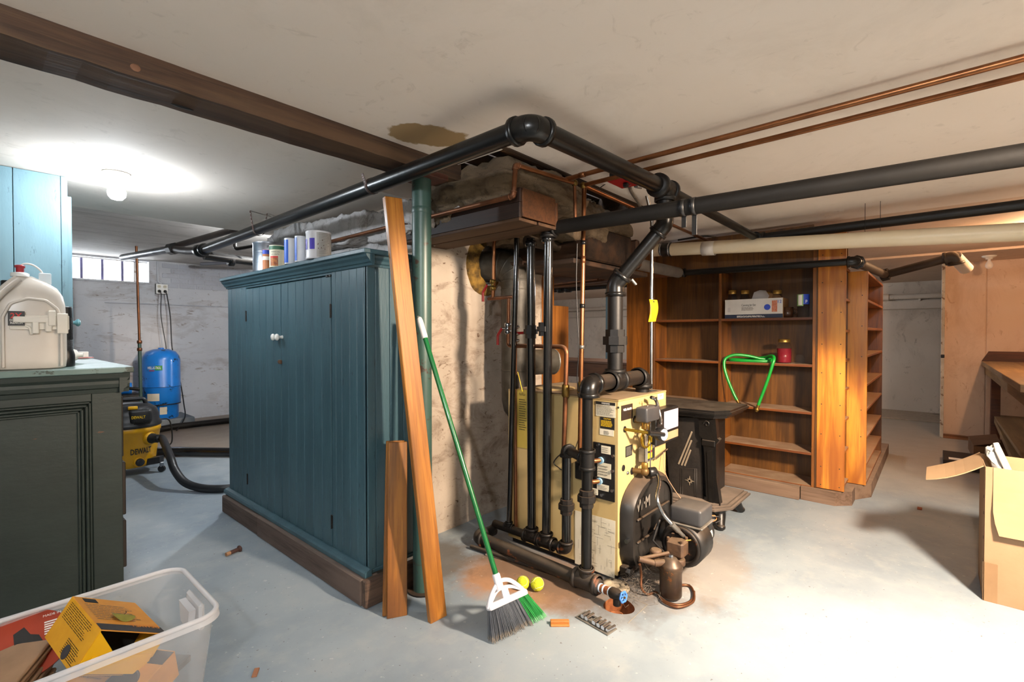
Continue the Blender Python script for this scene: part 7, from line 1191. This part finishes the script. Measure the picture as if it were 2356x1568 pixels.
fp_ = thing('back_room_pipe', 'black pipe across the back room with two elbows', 'pipe', (6.4, 4, 1.95)); z_ = P(1340, 662, x=6.4).z; y0_, y1_ = P(1425, 660, x=6.4).y, P(1275, 660, x=6.4).y; part(MB().cyl((6.4, y0_ - .6, z_), (6.4, y1_ + .8, z_), .04, n=14), 'pipe', IRON_GLOSS, fp_); part(MB().cyl((6.4, y1_ - .5, z_), (6.4, y1_ - .5, 2.19), .006, n=8).cyl((6.4, y1_ - .5, 2.18), (6.4, y1_ - .5, 2.192), .03, n=10), 'hanger_rod', IRON, fp_)
for px_ in (1290, 1308): y_ = P(px_, 660, x=6.4).y; part(MB().lathe([(.042, -.05), (.056, -.045), (.056, .045), (.042, .05)], (6.4, y_, z_), (0, 1, 0), 14).cyl((6.4, y_, z_), (6.4, y_, z_ + .09), .045, n=12), 'elbow', IRON_GLOSS, fp_)
part(MB().cyl((5.8, y0_, P(1340, 645, x=5.8).z), (5.8, y1_, P(1340, 650, x=5.8).z), .014, n=8), 'copper_pipe', COPPER_DARK, fp_)
bulb_fixture(P(1409, 601, z=2.19), 'unlit clear bulb on the back room ceiling beyond the diagonal pipe')
bulb_fixture(P(2276, 588, z=2.168), 'unlit bulb on the ceiling edge above the peach wall')
bulb_fixture(V((5.85, -.66, 2.19)), 'glowing warm bulb on the back room ceiling at the right edge', (1, .58, .30, 1), BULB_WARM)
bulb_fixture(V((7.6, 3.3, 2.168)), 'glowing bulb in the back room hidden behind the shelves', (1, .76, .54, 1), FILL_BULB_FAR)  # unseen bulb added so the back room and far wall are lit
# ================================================================== cardboard box
CBD = paint('corrugated_card', '#93765a', '#8a6d50', .8, 0, 3, bump=.05); CBI = paint('corrugated_inside', '#9f8464', '#967a5a', .85, 0, 4); 
bx = thing('cardboard_box', 'large open cardboard box at the right edge of the photo', 'box', (3.45, -.45, 0)); X0, X1, Y1, Y0, HB = 3.275, 3.62, -.182, -.76, .655; t_ = .004
part(MB().box((X0, Y0, 0), (X0 + t_, Y1, HB), .001), 'front_wall', CBD, bx); part(MB().box((X1 - t_, Y0, 0), (X1, Y1, HB), .001), 'rear_wall', CBI, bx); part(MB().box((X0, Y1 - t_, 0), (X1, Y1, HB), .001), 'left_wall', CBD, bx); part(MB().box((X0, Y0, 0), (X1, Y0 + t_, HB), .001), 'right_wall', CBD, bx); part(MB().box((X0 + .002, Y0 + .002, .001), (X1 - .002, Y1 - .002, .006)), 'bottom', CBI, bx)
def flap(a, b, d, name):
    a, b, d = V(a), V(b), V(d); n_ = (b - a).cross(d).normalized(); n = 6; vs_ = []
    for i in range(n + 1):
        k_ = i / n; o_ = n_ * (.012 * math.sin(k_ * math.pi)); ins = .02 * max(0, k_ - .75) * 4; e_ = (b - a).normalized()
        vs_ += [a + d * k_ + o_ + e_ * ins, b + d * k_ + o_ - e_ * ins]
    m = len(vs_); mbq = MB().add(vs_ + [v + n_ * .004 for v in vs_], [(2 * i, 2 * i + 1, 2 * i + 3, 2 * i + 2) for i in range(n)] + [(m + 2 * i, m + 2 * i + 2, m + 2 * i + 3, m + 2 * i + 1) for i in range(n)] + [(2 * i, 2 * i + 2, m + 2 * i + 2, m + 2 * i) for i in range(n)] + [(2 * i + 1, m + 2 * i + 1, m + 2 * i + 3, 2 * i + 3) for i in range(n)] + [(2 * n, 2 * n + 1, m + 2 * n + 1, m + 2 * n)]); return part(mbq, name, CBI, bx)
flap((X0 - .004, Y1 - .03, HB), (X0 - .004, Y0, HB), (-.035, 0, -.315), 'front_flap'); flap((X1 - .02, Y1 + .002, HB + .01), (X0 + .02, Y1 + .002, HB), (.0, .215, -.115), 'left_flap'); flap((X1, Y0, HB), (X1, Y1, HB), (.22, 0, -.05), 'rear_flap')
part(MB().box((X0 - .0012, Y1 - .05, .0), (X0 - .0002, Y1 - .004, .19)).box((X0, Y1 + .0002, .0), (X0 + .05, Y1 + .0012, .19)), 'tape', paint('brown_tape', '#85694a', '#7c6042', .35), bx)
for z_ in (.18, .3, .42, .5): part(MB().box((X0 + .004, Y1 + .0002, z_), (X0 + .01, Y1 + .0015, z_ + .015)), 'torn_mark', PRINT_BLACK, bx)
pp = thing('packing_paper', 'white wrapped packet sticking up inside the cardboard box', 'packet', (3.5, -.3, .4)); ax_ = V((-.1, .35, .93)).normalized(); s_ = V((1, 0, .1)).normalized(); nq = ax_.cross(s_).normalized(); s_ = nq.cross(ax_)
q = P(2312, 1065, x=3.5); part(MB().obox(q - ax_ * .03, (.07, .012, .12), (s_, nq, ax_), .004), 'packet', WHITE, pp); part(MB().rock(q - ax_ * .02 + nq * .03, (.06, .02, .1), (s_, nq, ax_), 4, .5, 5), 'crumpled_paper', paint('grey_paper', '#a9a9a6', '#8d8d8a', .7), pp)
# ================================================================== workbench
wb = thing('workbench', 'long wooden workbench along the right side before the peach wall', 'workbench', (6.4, -.8, 0)); WBT = wood('bench_top', '#94764f', '#7d6242', '#6a5036', 'x', .6, dust=.3, dustc='#b0946c'); WBD = wood('bench_dark', '#5a3018', '#452410', '#6d3d1e', 'y', .6); yb = -.408; zb = .972
for k in range(3): part(MB().box((4.5, yb - .26 * k, zb - .05), (8.06, yb - .26 * k - .257, zb), .003), 'top_plank', WBT, wb)
part(MB().box((4.6, yb - .03, zb - .15), (8.0, yb - .06, zb - .05), .003), 'apron', wood('bench_apron', '#7d5c34', '#684a28', '#8d6c40', 'x', .7), wb); part(MB().prism([(8.06, yb - .0, zb), (8.06, yb - .06, zb + .118), (8.06, -1.5, zb + .118), (8.06, -1.5, zb)], (.025, 0, 0)), 'backsplash', WBD, wb)
for x_ in (4.8, 7.85):
    for y_ in (yb - .07, -1.1): part(MB().box((x_, y_ - .08, 0), (x_ + .09, y_, zb - .05), .003), 'leg', WBD, wb)
part(MB().box((4.9, yb - .10, .32), (8.0, -1.15, .35), .003), 'lower_shelf', WBT, wb); part(MB().prism([(5.2, yb - .1, .10), (5.2, yb - .1, .16), (7.9, yb - .1, .34), (7.9, yb - .1, .28)], (0, -.05, 0)), 'brace', WBT, wb)
q = P(2270, 1003, z=0); solo(MB().prism([(6.9, -.3, 0), (7.5, -.28, 0), (7.5, -.75, 0), (6.9, -.75, 0)], (0, 0, .14)).prism([(6.9, -.3, .14), (7.5, -.28, .14), (7.45, -.5, .2), (6.95, -.5, .19)], (0, 0, .004)), 'carton', paint('old_carton', '#6d4a2c', '#5c3d22', .85), 'brown carton lying under the workbench', 'carton', (7.2, -.5, 0))
q = P(2178, 1050, z=0); t = thing('small_carton', 'small dark carton with orange label on the floor under the bench', 'carton', (6.5, -.2, 0)); part(MB().box((6.25, -.06, 0), (6.75, -.34, .085), .003), 'box', paint('dark_carton', '#2f231b', '#241a14', .7), t); part(sheet((6.249, -.12, .03), V((0, -1, 0)), up, .16, .035), 'orange_label', PRINT_ORANGE, t); part(sheet((6.3, -.1, .0855), V((1, 0, 0)), V((0, -1, 0)), .1, .1, -.001), 'white_label', PRINT_WHITE, t)
# work light that throws the warm beam (behind and right of the viewer)
wl_ = thing('clamp_light', 'aluminium clamp work light fixed to the ceiling behind the viewer', 'work light', LAMP); ld = (LAMP_TO - LAMP).normalized()
part(MB().lathe([(.03, -.12), (.035, -.10), (.05, -.085), (.12, -.035), (.128, -.03)], LAMP, ld, 28, cap=False), 'reflector', paint('aluminium', '#c2c2c0', '#b0b0ae', .3, .9), wl_); part(MB().cyl(LAMP - ld * .2, LAMP - ld * .11, .028, n=16), 'socket_housing', BLACK, wl_); part(MB().cyl(LAMP - ld * .16, V((LAMP.x, LAMP.y - .1, 2.178)), .01, n=10), 'arm', STEEL, wl_)
